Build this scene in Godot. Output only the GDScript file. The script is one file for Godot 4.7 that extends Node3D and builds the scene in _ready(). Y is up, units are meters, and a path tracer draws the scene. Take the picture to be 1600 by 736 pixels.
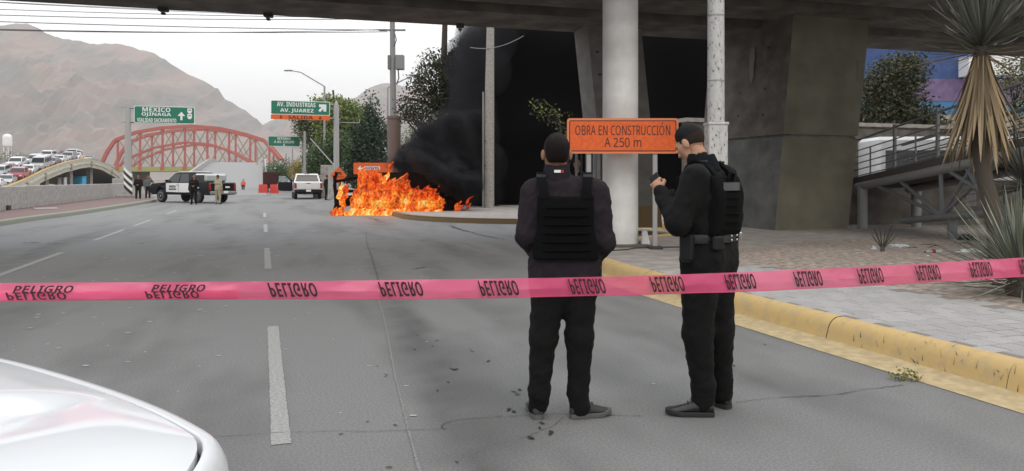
extends Node3D
# A city avenue under an overpass: two officers behind danger tape, a burning car, signs, an arch bridge and a hazy mountain.
# World: x right, y up, -z ahead of the camera (metres). The avenue runs at 18.3 degrees to the left of -z.

const ALONG := Vector3(-0.3138, 0.0, -0.9495)
const ACROSS := Vector3(0.9495, 0.0, -0.3138)
const ROAD_YAW := 0.3192

var rng := RandomNumberGenerator.new()
var taken := {}
var mats := {}
var tex := {}
var font: SystemFont
var fontb: SystemFont


# point from distance along the avenue, distance across it (to the right) and height
func R(a: float, c: float, y := 0.0) -> Vector3:
	return ALONG * a + ACROSS * c + Vector3(0, y, 0)


# collects triangles; callers give corners counter-clockwise as seen from outside
class B:
	var v := PackedVector3Array()
	var n := PackedVector3Array()
	var uv := PackedVector2Array()
	var c := PackedColorArray()
	var ink := Color(1, 1, 1)
	var inked := false

	func put(p: Vector3, m: Vector3) -> void:
		v.append(p)
		n.append(m)
		if inked:
			c.append(ink)

	func tri(a: Vector3, b: Vector3, d: Vector3) -> void:
		var m := (b - a).cross(d - a)
		if m.length_squared() < 1e-14:
			return
		m = m.normalized()
		put(a, m)
		put(d, m)
		put(b, m)

	func tri_n(a: Vector3, b: Vector3, d: Vector3, na: Vector3, nb: Vector3, nd: Vector3) -> void:
		put(a, na)
		put(d, nd)
		put(b, nb)

	func quad(a: Vector3, b: Vector3, d: Vector3, e: Vector3) -> void:
		tri(a, b, d)
		tri(a, d, e)

	func box(at: Vector3, size: Vector3, basis := Basis()) -> void:
		var h := size * 0.5
		var p := []
		for i in 8:
			p.append(at + basis * Vector3(h.x if i & 1 else -h.x, h.y if i & 2 else -h.y, h.z if i & 4 else -h.z))
		quad(p[4], p[5], p[7], p[6])
		quad(p[1], p[0], p[2], p[3])
		quad(p[5], p[1], p[3], p[7])
		quad(p[0], p[4], p[6], p[2])
		quad(p[6], p[7], p[3], p[2])
		quad(p[0], p[1], p[5], p[4])

	# a box with its edges cut at 45 degrees
	func cbox(at: Vector3, size: Vector3, bev: float, basis := Basis()) -> void:
		var h := size * 0.5
		var k := Vector3(h.x - bev, h.y - bev, h.z - bev)
		var q := func(x: float, y: float, z: float) -> Vector3: return at + basis * Vector3(x, y, z)
		for s in [1.0, -1.0]:
			var f := [q.call(s * h.x, -k.y, -k.z), q.call(s * h.x, k.y, -k.z), q.call(s * h.x, k.y, k.z), q.call(s * h.x, -k.y, k.z)]
			var g := [q.call(-k.x, s * h.y, -k.z), q.call(-k.x, s * h.y, k.z), q.call(k.x, s * h.y, k.z), q.call(k.x, s * h.y, -k.z)]
			var e := [q.call(-k.x, -k.y, s * h.z), q.call(k.x, -k.y, s * h.z), q.call(k.x, k.y, s * h.z), q.call(-k.x, k.y, s * h.z)]
			for w in [f, g, e]:
				if s > 0:
					quad(w[0], w[1], w[2], w[3])
				else:
					quad(w[3], w[2], w[1], w[0])
		for s in [1.0, -1.0]:
			for t in [1.0, -1.0]:
				var flip: bool = s * t < 0
				var e1 := [q.call(s * h.x, t * k.y, -k.z), q.call(s * k.x, t * h.y, -k.z), q.call(s * k.x, t * h.y, k.z), q.call(s * h.x, t * k.y, k.z)]
				var e2 := [q.call(-k.x, s * h.y, t * k.z), q.call(-k.x, s * k.y, t * h.z), q.call(k.x, s * k.y, t * h.z), q.call(k.x, s * h.y, t * k.z)]
				var e3 := [q.call(s * k.x, -k.y, t * h.z), q.call(s * h.x, -k.y, t * k.z), q.call(s * h.x, k.y, t * k.z), q.call(s * k.x, k.y, t * h.z)]
				for w in [e1, e2]:
					if flip:
						quad(w[3], w[2], w[1], w[0])
					else:
						quad(w[0], w[1], w[2], w[3])
				if flip:
					quad(e3[3], e3[2], e3[1], e3[0])
				else:
					quad(e3[0], e3[1], e3[2], e3[3])
				for r in [1.0, -1.0]:
					var a: Vector3 = q.call(s * h.x, t * k.y, r * k.z)
					var b: Vector3 = q.call(s * k.x, t * h.y, r * k.z)
					var d: Vector3 = q.call(s * k.x, t * k.y, r * h.z)
					if s * t * r > 0:
						tri(a, b, d)
					else:
						tri(a, d, b)

	# rings: arrays of equal length; neighbouring rings are joined with smooth normals
	func loft(rings: Array, closed := true, caps := true) -> void:
		var nr := rings.size()
		var m: int = rings[0].size()
		var nor := []
		for i in nr:
			var row := PackedVector3Array()
			for j in m:
				var jn := (j + 1) % m if closed else mini(j + 1, m - 1)
				var jp := (j + m - 1) % m if closed else maxi(j - 1, 0)
				var du: Vector3 = rings[i][jn] - rings[i][jp]
				var dv: Vector3 = rings[mini(i + 1, nr - 1)][j] - rings[maxi(i - 1, 0)][j]
				var x := du.cross(dv)
				if x.length_squared() < 1e-16:
					x = (rings[i][j] - rings[i][(j + m / 2) % m])
				row.append(x.normalized())
			nor.append(row)
		for i in nr - 1:
			for j in (m if closed else m - 1):
				var k := (j + 1) % m
				tri_n(rings[i][j], rings[i][k], rings[i + 1][k], nor[i][j], nor[i][k], nor[i + 1][k])
				tri_n(rings[i][j], rings[i + 1][k], rings[i + 1][j], nor[i][j], nor[i + 1][k], nor[i + 1][j])
		if caps and closed:
			for e in [0, nr - 1]:
				var mid := Vector3.ZERO
				for p in rings[e]:
					mid += p
				mid /= m
				for j in m:
					var k := (j + 1) % m
					if e == 0:
						tri(mid, rings[e][k], rings[e][j])
					else:
						tri(mid, rings[e][j], rings[e][k])

	func tube(path: Array, radii: Array, seg := 8, caps := true, flat := 1.0) -> void:
		var rings := []
		var side := Vector3.ZERO
		for i in path.size():
			var t: Vector3 = (path[mini(i + 1, path.size() - 1)] - path[maxi(i - 1, 0)]).normalized()
			if side == Vector3.ZERO:
				side = t.cross(Vector3.UP if absf(t.y) < 0.9 else Vector3.RIGHT).normalized()
			side = (side - t * side.dot(t)).normalized()
			var up := side.cross(t)
			var r: float = radii[mini(i, radii.size() - 1)]
			var ring := PackedVector3Array()
			for j in seg:
				var a := TAU * j / seg
				ring.append(path[i] + (side * cos(a) + up * sin(a) * flat) * r)
			ring.reverse()
			rings.append(ring)
		loft(rings, true, caps)

	func rod(a: Vector3, b: Vector3, r: float, seg := 8) -> void:
		tube([a, b], [r, r], seg)

	# a straight bar of rectangular section
	func bar(a: Vector3, b: Vector3, w: float, h: float, up := Vector3.UP) -> void:
		var t := (b - a).normalized()
		if absf(t.dot(up)) > 0.98:
			up = Vector3.FORWARD
		var x := t.cross(up).normalized()
		box((a + b) * 0.5, Vector3(w, h, a.distance_to(b)), Basis(x, x.cross(t), -t))

	# profile of (radius, height) pairs turned round the y axis of the transform
	func lathe(profile: Array, seg := 16, xf := Transform3D(), caps := true) -> void:
		var rings := []
		for p in profile:
			var ring := PackedVector3Array()
			for j in seg:
				var a := -TAU * j / seg
				ring.append(xf * Vector3(cos(a) * p[0], p[1], sin(a) * p[0]))
			rings.append(ring)
		loft(rings, true, caps)

	# polygon (counter-clockwise in x, y) pushed out along z from z0 to z1
	func prism(poly: PackedVector2Array, z0: float, z1: float, xf := Transform3D()) -> void:
		var ids := Geometry2D.triangulate_polygon(poly)
		var area := 0.0
		for i in poly.size():
			area += poly[i].cross(poly[(i + 1) % poly.size()])
		if area < 0:
			poly.reverse()
			ids = Geometry2D.triangulate_polygon(poly)
		var w := func(p: Vector2, z: float) -> Vector3: return xf * Vector3(p.x, p.y, z)
		for i in range(0, ids.size(), 3):
			var a := poly[ids[i]]
			var b := poly[ids[i + 1]]
			var d := poly[ids[i + 2]]
			if (b - a).cross(d - a) < 0:
				var t := b
				b = d
				d = t
			tri(w.call(a, z1), w.call(b, z1), w.call(d, z1))
			tri(w.call(a, z0), w.call(d, z0), w.call(b, z0))
		for i in poly.size():
			var p := poly[i]
			var q := poly[(i + 1) % poly.size()]
			quad(w.call(p, z0), w.call(q, z0), w.call(q, z1), w.call(p, z1))

	func ellipsoid(at: Vector3, r: Vector3, seg := 12, rows := 8, basis := Basis()) -> void:
		var rings := []
		for i in rows + 1:
			var t := PI * clampf(float(i) / rows, 0.001, 0.999)
			var ring := PackedVector3Array()
			for j in seg:
				var a := TAU * j / seg
				ring.append(at + basis * (Vector3(cos(a) * sin(t), cos(t), sin(a) * sin(t)) * r))
			rings.append(ring)
		loft(rings, true, false)

	func copy(o: B, xf := Transform3D()) -> void:
		for i in o.v.size():
			put(xf * o.v[i], (xf.basis * o.n[i]).normalized())

	func mesh(m: Material = null) -> ArrayMesh:
		var arr := []
		arr.resize(Mesh.ARRAY_MAX)
		arr[Mesh.ARRAY_VERTEX] = v
		arr[Mesh.ARRAY_NORMAL] = n
		if uv.size() == v.size():
			arr[Mesh.ARRAY_TEX_UV] = uv
		if c.size() == v.size():
			arr[Mesh.ARRAY_COLOR] = c
		var am := ArrayMesh.new()
		am.add_surface_from_arrays(Mesh.PRIMITIVE_TRIANGLES, arr)
		if m:
			am.surface_set_material(0, m)
		return am


func numbered(called: String) -> String:
	if not taken.has(called):
		taken[called] = 0
		return called
	taken[called] += 1
	return "%s_%03d" % [called, taken[called]]


func tag(o: Node3D, label := "", category := "", group := "", kind := "") -> Node3D:
	if label:
		o.set_meta("label", label)
	if category:
		o.set_meta("category", category)
	if group:
		o.set_meta("group", group)
	if kind:
		o.set_meta("kind", kind)
	return o


func thing(called: String, label: String, category: String, at := Vector3.ZERO, turn := 0.0, group := "") -> Node3D:
	var o := Node3D.new()
	o.name = numbered(called)
	o.position = at
	o.rotation.y = turn
	add_child(o)
	return tag(o, label, category, group)


# one named mesh under a parent
func part(parent: Node3D, called: String, b: B, m: Material) -> MeshInstance3D:
	return part_mesh(parent, called, b.mesh(), m)


func part_mesh(parent: Node3D, called: String, am: Mesh, m: Material) -> MeshInstance3D:
	var o := MeshInstance3D.new()
	o.name = called if parent != self else numbered(called)
	o.mesh = am
	if m:
		o.material_override = m
	parent.add_child(o, true)
	return o


func structure(called: String, b: B, m: Material, parent: Node3D = self) -> MeshInstance3D:
	var o := part(parent, called, b, m)
	if parent == self:
		o.set_meta("kind", "structure")
	return o


func lin(r: float, g: float, b: float) -> Color:
	return Color(r, g, b).linear_to_srgb()


# grey noise picture from lo to hi (multiplies the base colour)
func noise_tex(key: String, freq: float, lo: float, hi: float, oct := 4, kind := FastNoiseLite.TYPE_SIMPLEX_SMOOTH, size := 512) -> NoiseTexture2D:
	if tex.has(key):
		return tex[key]
	var fn := FastNoiseLite.new()
	fn.noise_type = kind
	fn.frequency = freq
	fn.fractal_octaves = oct
	fn.seed = key.hash() % 1000
	var t := NoiseTexture2D.new()
	t.width = size
	t.height = size
	t.seamless = true
	t.noise = fn
	var g := Gradient.new()
	g.set_color(0, Color(lo, lo, lo))
	g.set_color(1, Color(hi, hi, hi))
	t.color_ramp = g
	tex[key] = t
	return t


# base colour (linear reflectance), roughness, and a grey grain picture laid on by position
func mat(key: String, col: Color, rough := 0.8, grain: Texture2D = null, metres := 1.0, extra := {}) -> StandardMaterial3D:
	if mats.has(key):
		return mats[key]
	var m := StandardMaterial3D.new()
	m.resource_name = key
	m.albedo_color = col
	m.roughness = rough
	if grain:
		m.albedo_texture = grain
		m.uv1_triplanar = true
		m.uv1_world_triplanar = true
		m.uv1_scale = Vector3.ONE / metres
	for k in extra:
		m.set(k, extra[k])
	mats[key] = m
	return m


func bump(m: StandardMaterial3D, t: Texture2D, cm: float) -> StandardMaterial3D:
	m.heightmap_enabled = true
	m.heightmap_texture = t
	m.heightmap_scale = cm
	return m


# lettering: a flat extruded text, centred, `size` = cap height in metres
func lettering(s: String, size: float, m: Material, squeeze := 1.0, bold := true) -> MeshInstance3D:
	var t := TextMesh.new()
	t.text = s
	t.font = fontb if bold else font
	t.font_size = 64
	t.pixel_size = size / 46.0
	t.depth = 0.004 / 1.0
	t.curve_step = 2.0
	var o := MeshInstance3D.new()
	o.name = "lettering"
	o.mesh = t
	o.material_override = m
	o.scale = Vector3(squeeze, 1, 1)
	return o


func light_and_lens() -> void:
	var cam := Camera3D.new()
	cam.name = "camera"
	cam.projection = Camera3D.PROJECTION_FRUSTUM
	cam.near = 0.1
	cam.far = 8000.0
	cam.size = 0.06237
	cam.frustum_offset = Vector2(0, -0.00746)
	cam.position = Vector3(0, 1.48, 0)
	add_child(cam)
	cam.current = true
	var env := Environment.new()
	var sky := ProceduralSkyMaterial.new()
	sky.sky_top_color = Color(1.36, 1.38, 1.41)
	sky.sky_horizon_color = Color(0.985, 0.98, 0.965)
	sky.sky_curve = 0.32
	sky.ground_bottom_color = Color(0.35, 0.34, 0.33)
	sky.ground_horizon_color = Color(0.5, 0.49, 0.48)
	sky.sun_angle_max = 1.0
	var cn := FastNoiseLite.new()
	cn.noise_type = FastNoiseLite.TYPE_SIMPLEX_SMOOTH
	cn.frequency = 0.012
	cn.fractal_octaves = 5
	cn.seed = 12
	cn.domain_warp_enabled = true
	cn.domain_warp_amplitude = 40.0
	var im := Image.create(1024, 512, false, Image.FORMAT_RGBA8)
	for y in 512:
		for x in 1024:
			var up := cos((y + 0.5) / 512.0 * PI)
			var th := TAU * x / 1024.0
			var s := sqrt(maxf(0.0, 1.0 - up * up))
			var d := Vector3(cos(th) * s, up, sin(th) * s)
			var w := cn.get_noise_3d(d.x * 90.0, d.y * 420.0, d.z * 90.0)
			im.set_pixel(x, y, Color(0.9, 0.92, 0.95, clampf(0.045 + w * 0.11, 0.0, 0.2)))
	sky.sky_cover = ImageTexture.create_from_image(im)
	sky.sky_cover_modulate = Color(1, 1, 1, 1)
	env.background_mode = Environment.BG_SKY
	env.sky = Sky.new()
	env.sky.sky_material = sky
	env.tonemap_mode = Environment.TONE_MAPPER_LINEAR
	env.tonemap_exposure = 0.95
	env.sdfgi_enabled = true
	env.ssao_enabled = true
	env.ssil_enabled = true
	env.volumetric_fog_enabled = true
	env.volumetric_fog_density = 0.0
	env.fog_enabled = true
	env.fog_density = 0.00022
	env.fog_light_color = Color(0.93, 0.92, 0.92)
	var we := WorldEnvironment.new()
	we.name = "air"
	we.environment = env
	add_child(we)
	var sun := DirectionalLight3D.new()
	sun.name = "sun"
	sun.light_energy = 0.45
	sun.light_color = Color(1.0, 0.97, 0.93)
	sun.light_angular_distance = 30.0
	sun.rotation_degrees = Vector3(-43, 22, 0)
	sun.shadow_enabled = true
	add_child(sun)


func _ready() -> void:
	rng.seed = 7
	font = SystemFont.new()
	font.font_names = PackedStringArray(["Droid Sans"])
	fontb = SystemFont.new()
	fontb.font_names = PackedStringArray(["Droid Sans"])
	fontb.font_weight = 700
	light_and_lens()
	make_materials()
	ground()
	overpass()
	far_setting()
	road_signs()
	right_side()
	vehicles()
	fire_and_smoke()
	vegetation()
	people()
	tape()
	litter()


func make_materials() -> void:
	var fine := noise_tex("fine", 0.09, 0.72, 1.0, 5)
	var blotch := noise_tex("blotch", 0.012, 0.78, 1.0, 5)
	var crack := noise_tex("crackle", 0.016, 0.35, 1.0, 3, FastNoiseLite.TYPE_CELLULAR)
	var cn: FastNoiseLite = crack.noise
	cn.cellular_return_type = FastNoiseLite.RETURN_DISTANCE2_SUB
	cn.domain_warp_enabled = true
	cn.domain_warp_amplitude = 25.0
	crack.color_ramp.offsets = PackedFloat32Array([0.0, 0.022, 0.05])
	crack.color_ramp.colors = PackedColorArray([Color(0.32, 0.27, 0.2), Color(0.75, 0.72, 0.68), Color(1, 1, 1)])
	var chips := noise_tex("chips", 0.02, 0.0, 1.0, 5, FastNoiseLite.TYPE_SIMPLEX, 512)
	chips.color_ramp.offsets = PackedFloat32Array([0.0, 0.17, 0.185, 1.0])
	chips.color_ramp.colors = PackedColorArray([Color(0.1, 0.1, 0.1), Color(0.16, 0.15, 0.14), Color(0.9, 0.9, 0.9), Color(1, 1, 1)])
	# asphalt with fine aggregate; broad wear comes from vertex colours of the sheet
	var agg := noise_tex("aggregate", 0.05, 0.80, 1.0, 5, FastNoiseLite.TYPE_SIMPLEX, 1024)
	var road := mat("asphalt", lin(0.222, 0.221, 0.217), 0.8, agg, 1.3, {"vertex_color_use_as_albedo": true})
	mat("side_asphalt", lin(0.15, 0.15, 0.15), 0.85, agg, 1.4)
	mat("ramp_asphalt", lin(0.30, 0.295, 0.29), 0.85, agg, 3.0)
	mat("line_paint", lin(0.40, 0.40, 0.38), 0.7, noise_tex("dash_wear", 0.05, 0.74, 1.0, 5), 0.8)
	mat("line_worn", lin(0.33, 0.33, 0.32), 0.8, noise_tex("worn", 0.06, 0.55, 1.0, 5), 0.5)
	mat("tar", lin(0.03, 0.03, 0.03), 0.7)
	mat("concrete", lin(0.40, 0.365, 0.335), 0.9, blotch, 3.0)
	mat("concrete_pale", lin(0.47, 0.45, 0.425), 0.9, blotch, 2.3)
	bump(mat("dirt", lin(0.52, 0.43, 0.36), 0.95, noise_tex("soil", 0.02, 0.55, 1.0, 6), 1.5), fine, 1.2)
	mat("red_walk", lin(0.23, 0.15, 0.135), 0.9, fine, 2.0)
	var worn_y := noise_tex("kerb_wear", 0.014, 0.0, 1.0, 6)
	worn_y.color_ramp.offsets = PackedFloat32Array([0.0, 0.30, 0.38, 0.55, 1.0])
	worn_y.color_ramp.colors = PackedColorArray([lin(0.40, 0.315, 0.19), lin(0.45, 0.335, 0.17), lin(0.51, 0.36, 0.155), lin(0.54, 0.37, 0.145), lin(0.48, 0.35, 0.17)])
	var ye := mat("kerb_yellow", Color(1, 1, 1), 0.8, worn_y, 1.6, {"detail_enabled": true, "detail_albedo": crack, "detail_blend_mode": BaseMaterial3D.BLEND_MODE_MUL})
	bump(ye, crack, 0.4)
	mat("gutter_dust", lin(0.52, 0.41, 0.23), 0.85, noise_tex("gutter", 0.03, 0.8, 1.0, 7), 2.2)
	mat("kerb_tan", lin(0.24, 0.155, 0.075), 0.85, fine, 1.3)
	mat("kerb_grey", lin(0.30, 0.31, 0.25), 0.85, fine, 1.3)
	for i in 4:
		var k: float = [1.0, 0.95, 1.05, 0.9][i]
		bump(mat("paver%d" % i, lin(0.47 * k, 0.455 * k, 0.44 * k), 0.9, fine, 0.7), fine, 0.3)
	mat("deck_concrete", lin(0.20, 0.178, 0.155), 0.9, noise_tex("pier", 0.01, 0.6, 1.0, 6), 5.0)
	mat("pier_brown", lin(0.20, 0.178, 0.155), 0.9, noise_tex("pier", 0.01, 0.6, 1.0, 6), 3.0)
	mat("pier_grey", lin(0.23, 0.235, 0.228), 0.9, noise_tex("pier", 0.01, 0.6, 1.0, 6), 4.0)
	mat("pier_olive", lin(0.20, 0.186, 0.138), 0.88, noise_tex("pier_b", 0.006, 0.75, 1.0, 5), 4.0)
	mat("pier_mid", lin(0.23, 0.222, 0.205), 0.9, blotch, 3.0)
	mat("white_paint", lin(0.78, 0.77, 0.755), 0.6, noise_tex("column", 0.008, 0.86, 1.0, 5), 2.5)
	var peel := mat("peeling_paint", lin(0.56, 0.56, 0.55), 0.6, chips, 0.9)
	peel.uv1_scale = Vector3(1.1, 0.5, 1.1)
	mat("galvanised", lin(0.42, 0.42, 0.42), 0.5, fine, 1.0, {"metallic": 0.3})
	mat("grey_steel", lin(0.33, 0.33, 0.325), 0.6, fine, 0.8)
	mat("rail_steel", lin(0.21, 0.22, 0.225), 0.55, fine, 0.8)
	mat("dark_metal", lin(0.035, 0.035, 0.035), 0.55)
	mat("sign_orange", lin(0.88, 0.14, 0.018), 0.5, noise_tex("signs", 0.02, 0.88, 1.0, 3), 1.0)
	mat("sign_orange_edge", lin(0.75, 0.22, 0.09), 0.5)
	mat("sign_green", lin(0.008, 0.20, 0.125), 0.45, noise_tex("signs", 0.02, 0.88, 1.0, 3), 2.0)
	mat("sign_white", lin(0.78, 0.78, 0.77), 0.5)
	mat("sign_black", lin(0.025, 0.02, 0.018), 0.6)
	mat("black_plastic", lin(0.014, 0.014, 0.015), 0.5, null, 1.0, {"metallic_specular": 0.3})
	mat("rubber", lin(0.02, 0.02, 0.021), 0.8)
	mat("chrome", lin(0.5, 0.5, 0.5), 0.25, null, 1.0, {"metallic": 0.9})
	mat("car_glass", lin(0.02, 0.024, 0.027), 0.06)
	mat("lamp_red", lin(0.32, 0.02, 0.015), 0.2)
	mat("lamp_clear", lin(0.6, 0.6, 0.6), 0.15)


# a strip lofted along a path; profile = (offset to the right of the path, height) pairs
func strip(b: B, path: Array, profile: Array) -> void:
	var rings := []
	for i in path.size():
		var t: Vector3 = (path[mini(i + 1, path.size() - 1)] - path[maxi(i - 1, 0)])
		t.y = 0
		t = t.normalized()
		var side := t.cross(Vector3.UP)
		var ring := PackedVector3Array()
		for q in profile:
			ring.append(path[i] + side * q[0] + Vector3(0, q[1], 0))
		rings.append(ring)
	b.loft(rings, false, false)


func smooth_path(pts: Array, step := 0.5) -> Array:
	var cv := Curve3D.new()
	for i in pts.size():
		var t: Vector3 = (pts[mini(i + 1, pts.size() - 1)] - pts[maxi(i - 1, 0)]) * 0.18
		cv.add_point(pts[i], -t, t)
	cv.bake_interval = step
	return Array(cv.get_baked_points())


func wear(a: float, c: float, fn: FastNoiseLite) -> float:
	var k := 1.0 + 0.42 * fn.get_noise_2d(a * 1.5, c * 9.0) + 0.22 * fn.get_noise_2d(a * 10.0 + 50.0, c * 40.0) + 0.25 * fn.get_noise_2d(c * 5.0 + 90.0, a * 1.1)
	# grease and tyre marks seen on the asphalt
	var edge := 0.12 * fn.get_noise_2d(a * 25.0, 7.0)
	var g1 := absf(c - (0.78 + 0.085 * a) - edge) / 0.17
	k *= 1.0 - 0.5 * exp(-g1 * g1) * smoothstep(1.0, 3.0, a) * (1.0 - smoothstep(15.0, 22.0, a)) * (0.65 + 0.5 * fn.get_noise_2d(a * 30.0, c * 30.0))
	var g2 := absf(c + 4.35 - edge * 2.0) / 0.35
	k *= 1.0 - 0.38 * exp(-g2 * g2) * smoothstep(8.0, 12.0, a) * (1.0 - smoothstep(24.0, 32.0, a)) * (0.7 + 0.6 * fn.get_noise_2d(a * 18.0, c * 30.0))
	var g3 := absf(c + 5.6 - edge * 3.0) / 0.5
	k *= 1.0 - 0.22 * exp(-g3 * g3) * smoothstep(8.0, 11.0, a) * (1.0 - smoothstep(18.0, 26.0, a)) * (0.7 + 0.6 * fn.get_noise_2d(a * 12.0, c * 22.0))
	for w in [-2.9, -0.95, 2.6, 3.7]:
		var g4 := absf(c - w - edge * 1.5) / 0.33
		k *= 1.0 - 0.13 * exp(-g4 * g4) * (0.8 + 0.8 * fn.get_noise_2d(a * 6.0 + w * 40.0, c * 20.0))
	return clampf(k, 0.42, 1.3)


func ground() -> void:
	var b := B.new()
	# the land as far as the horizon
	b.quad(Vector3(-6000, -0.4, 400), Vector3(6000, -0.4, 400), Vector3(6000, -0.4, -6500), Vector3(-6000, -0.4, -6500))
	structure("ground", b, mat("plain_soil", lin(0.24, 0.21, 0.17), 0.95, noise_tex("blotch", 0.012, 0.78, 1.0, 5), 60.0))

	var fn := FastNoiseLite.new()
	fn.seed = 4
	fn.frequency = 0.08
	fn.fractal_octaves = 4
	b = B.new()
	b.inked = true
	var na := 430
	var nc := 150
	var va := PackedFloat32Array()
	for i in na + 1:
		va.append(-10.0 + 0.13 * i if i < 300 else 29.0 + (i - 300) * 0.5)
	var col := []
	for i in na + 1:
		var row := PackedFloat32Array()
		for j in nc + 1:
			row.append(wear(va[i], -10.3 + j * 0.16, fn))
		col.append(row)
	for i in na:
		for j in nc:
			var c0 := -10.3 + j * 0.16
			var c1 := c0 + 0.16
			var p := [R(va[i], c0), R(va[i], c1), R(va[i + 1], c1), R(va[i + 1], c0)]
			var w := [col[i][j], col[i][j + 1], col[i + 1][j + 1], col[i + 1][j]]
			for t in [[0, 2, 1], [0, 3, 2]]:
				for k in t:
					b.ink = Color(w[k], w[k], w[k] * 0.995)
					b.put(p[k], Vector3.UP)
	structure("road", b, mats.asphalt)
	b = B.new()
	b.quad(R(-30, -10.3, -0.006), R(-30, 60, -0.006), R(95, 60, -0.006), R(95, -10.3, -0.006))
	structure("side_road", b, mats.side_asphalt)

	# lane markings, each dash with ragged worn edges
	for d in [[4.4, 7.96, 0.1, 0.105], [13.1, 17.0, 0.09, 0.11], [22.2, 26.0, 0.09, 0.11], [31.0, 35.0, 0.09, 0.11], [11.0, 17.3, -3.84, 0.12], [20.5, 24.6, -3.86, 0.11], [26.4, 30.2, -3.86, 0.11], [35, 39, -3.86, 0.11], [-5.0, -1.0, 0.1, 0.11]]:
		b = B.new()
		ragged_strip(b, [R(d[0], d[2], 0.004), R(d[1], d[2], 0.004)], d[3], 0.05, 0.016)
		structure("lane_dash", b, mats.line_paint)
	b = B.new()
	ragged_strip(b, smooth_path([R(2.4, 0.62, 0.005), R(3.78, 0.755, 0.005), R(5.5, 0.93, 0.005), R(8.77, 1.30, 0.005), R(11.5, 1.5, 0.005)], 0.2), 0.016, 0.03, 0.012)
	structure("thin_paint_line", b, mats.line_worn)

	# cracks and tar seams
	var cracks := [
		[[Vector3(-2.051, 0.000, -4.323), Vector3(-1.671, 0.000, -4.333), Vector3(-1.271, 0.000, -4.410), Vector3(-0.899, 0.000, -4.421), Vector3(-0.584, 0.000, -4.444), Vector3(-0.423, 0.000, -4.455)], 0.006],
		[[Vector3(-0.385, 0.000, -4.455), Vector3(-0.421, 0.000, -4.513), Vector3(-0.371, 0.000, -4.608), Vector3(-0.237, 0.000, -4.657), Vector3(0.024, 0.000, -4.707), Vector3(0.282, 0.000, -4.746), Vector3(0.798, 0.000, -4.707)], 0.008],
		[[Vector3(1.480, 0.000, -4.990), Vector3(1.796, 0.000, -5.106), Vector3(2.139, 0.000, -5.152), Vector3(2.467, 0.000, -5.292), Vector3(2.813, 0.000, -5.424)], 0.009],
		[[Vector3(-7.328, 0.000, -12.213), Vector3(-6.687, 0.000, -12.936), Vector3(-6.108, 0.000, -13.860), Vector3(-5.021, 0.000, -15.593), Vector3(-4.628, 0.000, -15.876), Vector3(-3.947, 0.000, -16.632), Vector3(-2.796, 0.000, -17.640), Vector3(-1.732, 0.000, -18.579)], 0.022],
		[[Vector3(-7.140, 0.000, -15.319), Vector3(-6.533, 0.000, -15.733), Vector3(-5.920, 0.000, -16.632), Vector3(-5.408, 0.000, -16.792)], 0.03],
		[[Vector3(-10.841, 0.000, -22.681), Vector3(-8.918, 0.000, -22.390), Vector3(-6.919, 0.000, -22.681), Vector3(-5.313, 0.000, -22.390), Vector3(-3.844, 0.000, -22.681)], 0.04],
		[[Vector3(-10.946, 0.000, -32.951), Vector3(-9.044, 0.000, -32.341), Vector3(-7.121, 0.000, -32.951)], 0.06],
		[[Vector3(-4.326, 0.000, -22.390), Vector3(-3.428, 0.000, -17.820), Vector3(-2.713, 0.000, -14.553), Vector3(-1.924, 0.000, -10.915)], 0.012],
		[[Vector3(0.318, 0.000, -4.695), Vector3(0.229, 0.000, -4.501), Vector3(0.044, 0.000, -4.301)], 0.006],
		[[Vector3(-6.066, 0.000, -14.315), Vector3(-5.067, 0.000, -15.733), Vector3(-4.984, 0.000, -17.820)], 0.012],
	]
	for ck in cracks:
		b = B.new()
		var pts := []
		for p in ck[0]:
			pts.append(p + Vector3(0, 0.006, 0))
		ragged_strip(b, smooth_path(pts, 0.05), ck[1] * 0.6, 0.0, ck[1] * 1.3, 3.0)
		structure("road_crack", b, mats.tar)
	# skid and oil marks
	for s in [[Vector3(-1.679, 0.000, -12.386), Vector3(-1.426, 0.000, -12.747), 0.05], [Vector3(-5.624, 0.000, -29.107), Vector3(-4.554, 0.000, -26.868), 0.12], [Vector3(-4.972, 0.000, -27.288), Vector3(-4.204, 0.000, -25.310), 0.09], [Vector3(-10.730, 0.000, -17.464), Vector3(-10.184, 0.000, -17.291), 0.12], [Vector3(-3.306, 0.000, -18.579), Vector3(-3.086, 0.000, -18.579), 0.05], [Vector3(-2.112, 0.000, -14.926), Vector3(-1.834, 0.000, -14.926), 0.05], [Vector3(-1.045, 0.000, -20.546), Vector3(-0.156, 0.000, -18.383), 0.09], [Vector3(-2.056, 0.000, -24.256), Vector3(-0.947, 0.000, -20.307), 0.1], [Vector3(-11.392, 0.000, -17.640), Vector3(-10.922, 0.000, -17.464), 0.14], [Vector3(-8.572, 0.000, -17.291), Vector3(-8.426, 0.000, -17.291), 0.14]]:
		b = B.new()
		ragged_strip(b, smooth_path([s[0] + Vector3(0, 0.0055, 0), (s[0] + s[1]) * 0.5 + Vector3(0, 0.0055, 0.03), s[1] + Vector3(0, 0.0055, 0)], 0.08), s[2], 0.0, s[2] * 0.7, 2.0, true)
		structure("oil_mark", b, mats.tar)

	# left side: red walk, kerb, wall
	b = B.new()
	var lk := [[-20, -8.3], [10, -8.2], [28.2, -8.0], [36, -7.4], [45, -7.0], [55, -6.8], [62, -7.4], [66, -8.6], [75, -9.6]]
	var poly := PackedVector3Array()
	var pth := []
	for q in lk:
		pth.append(R(q[0], q[1]))
	pth = smooth_path(pth, 1.0)
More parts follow.
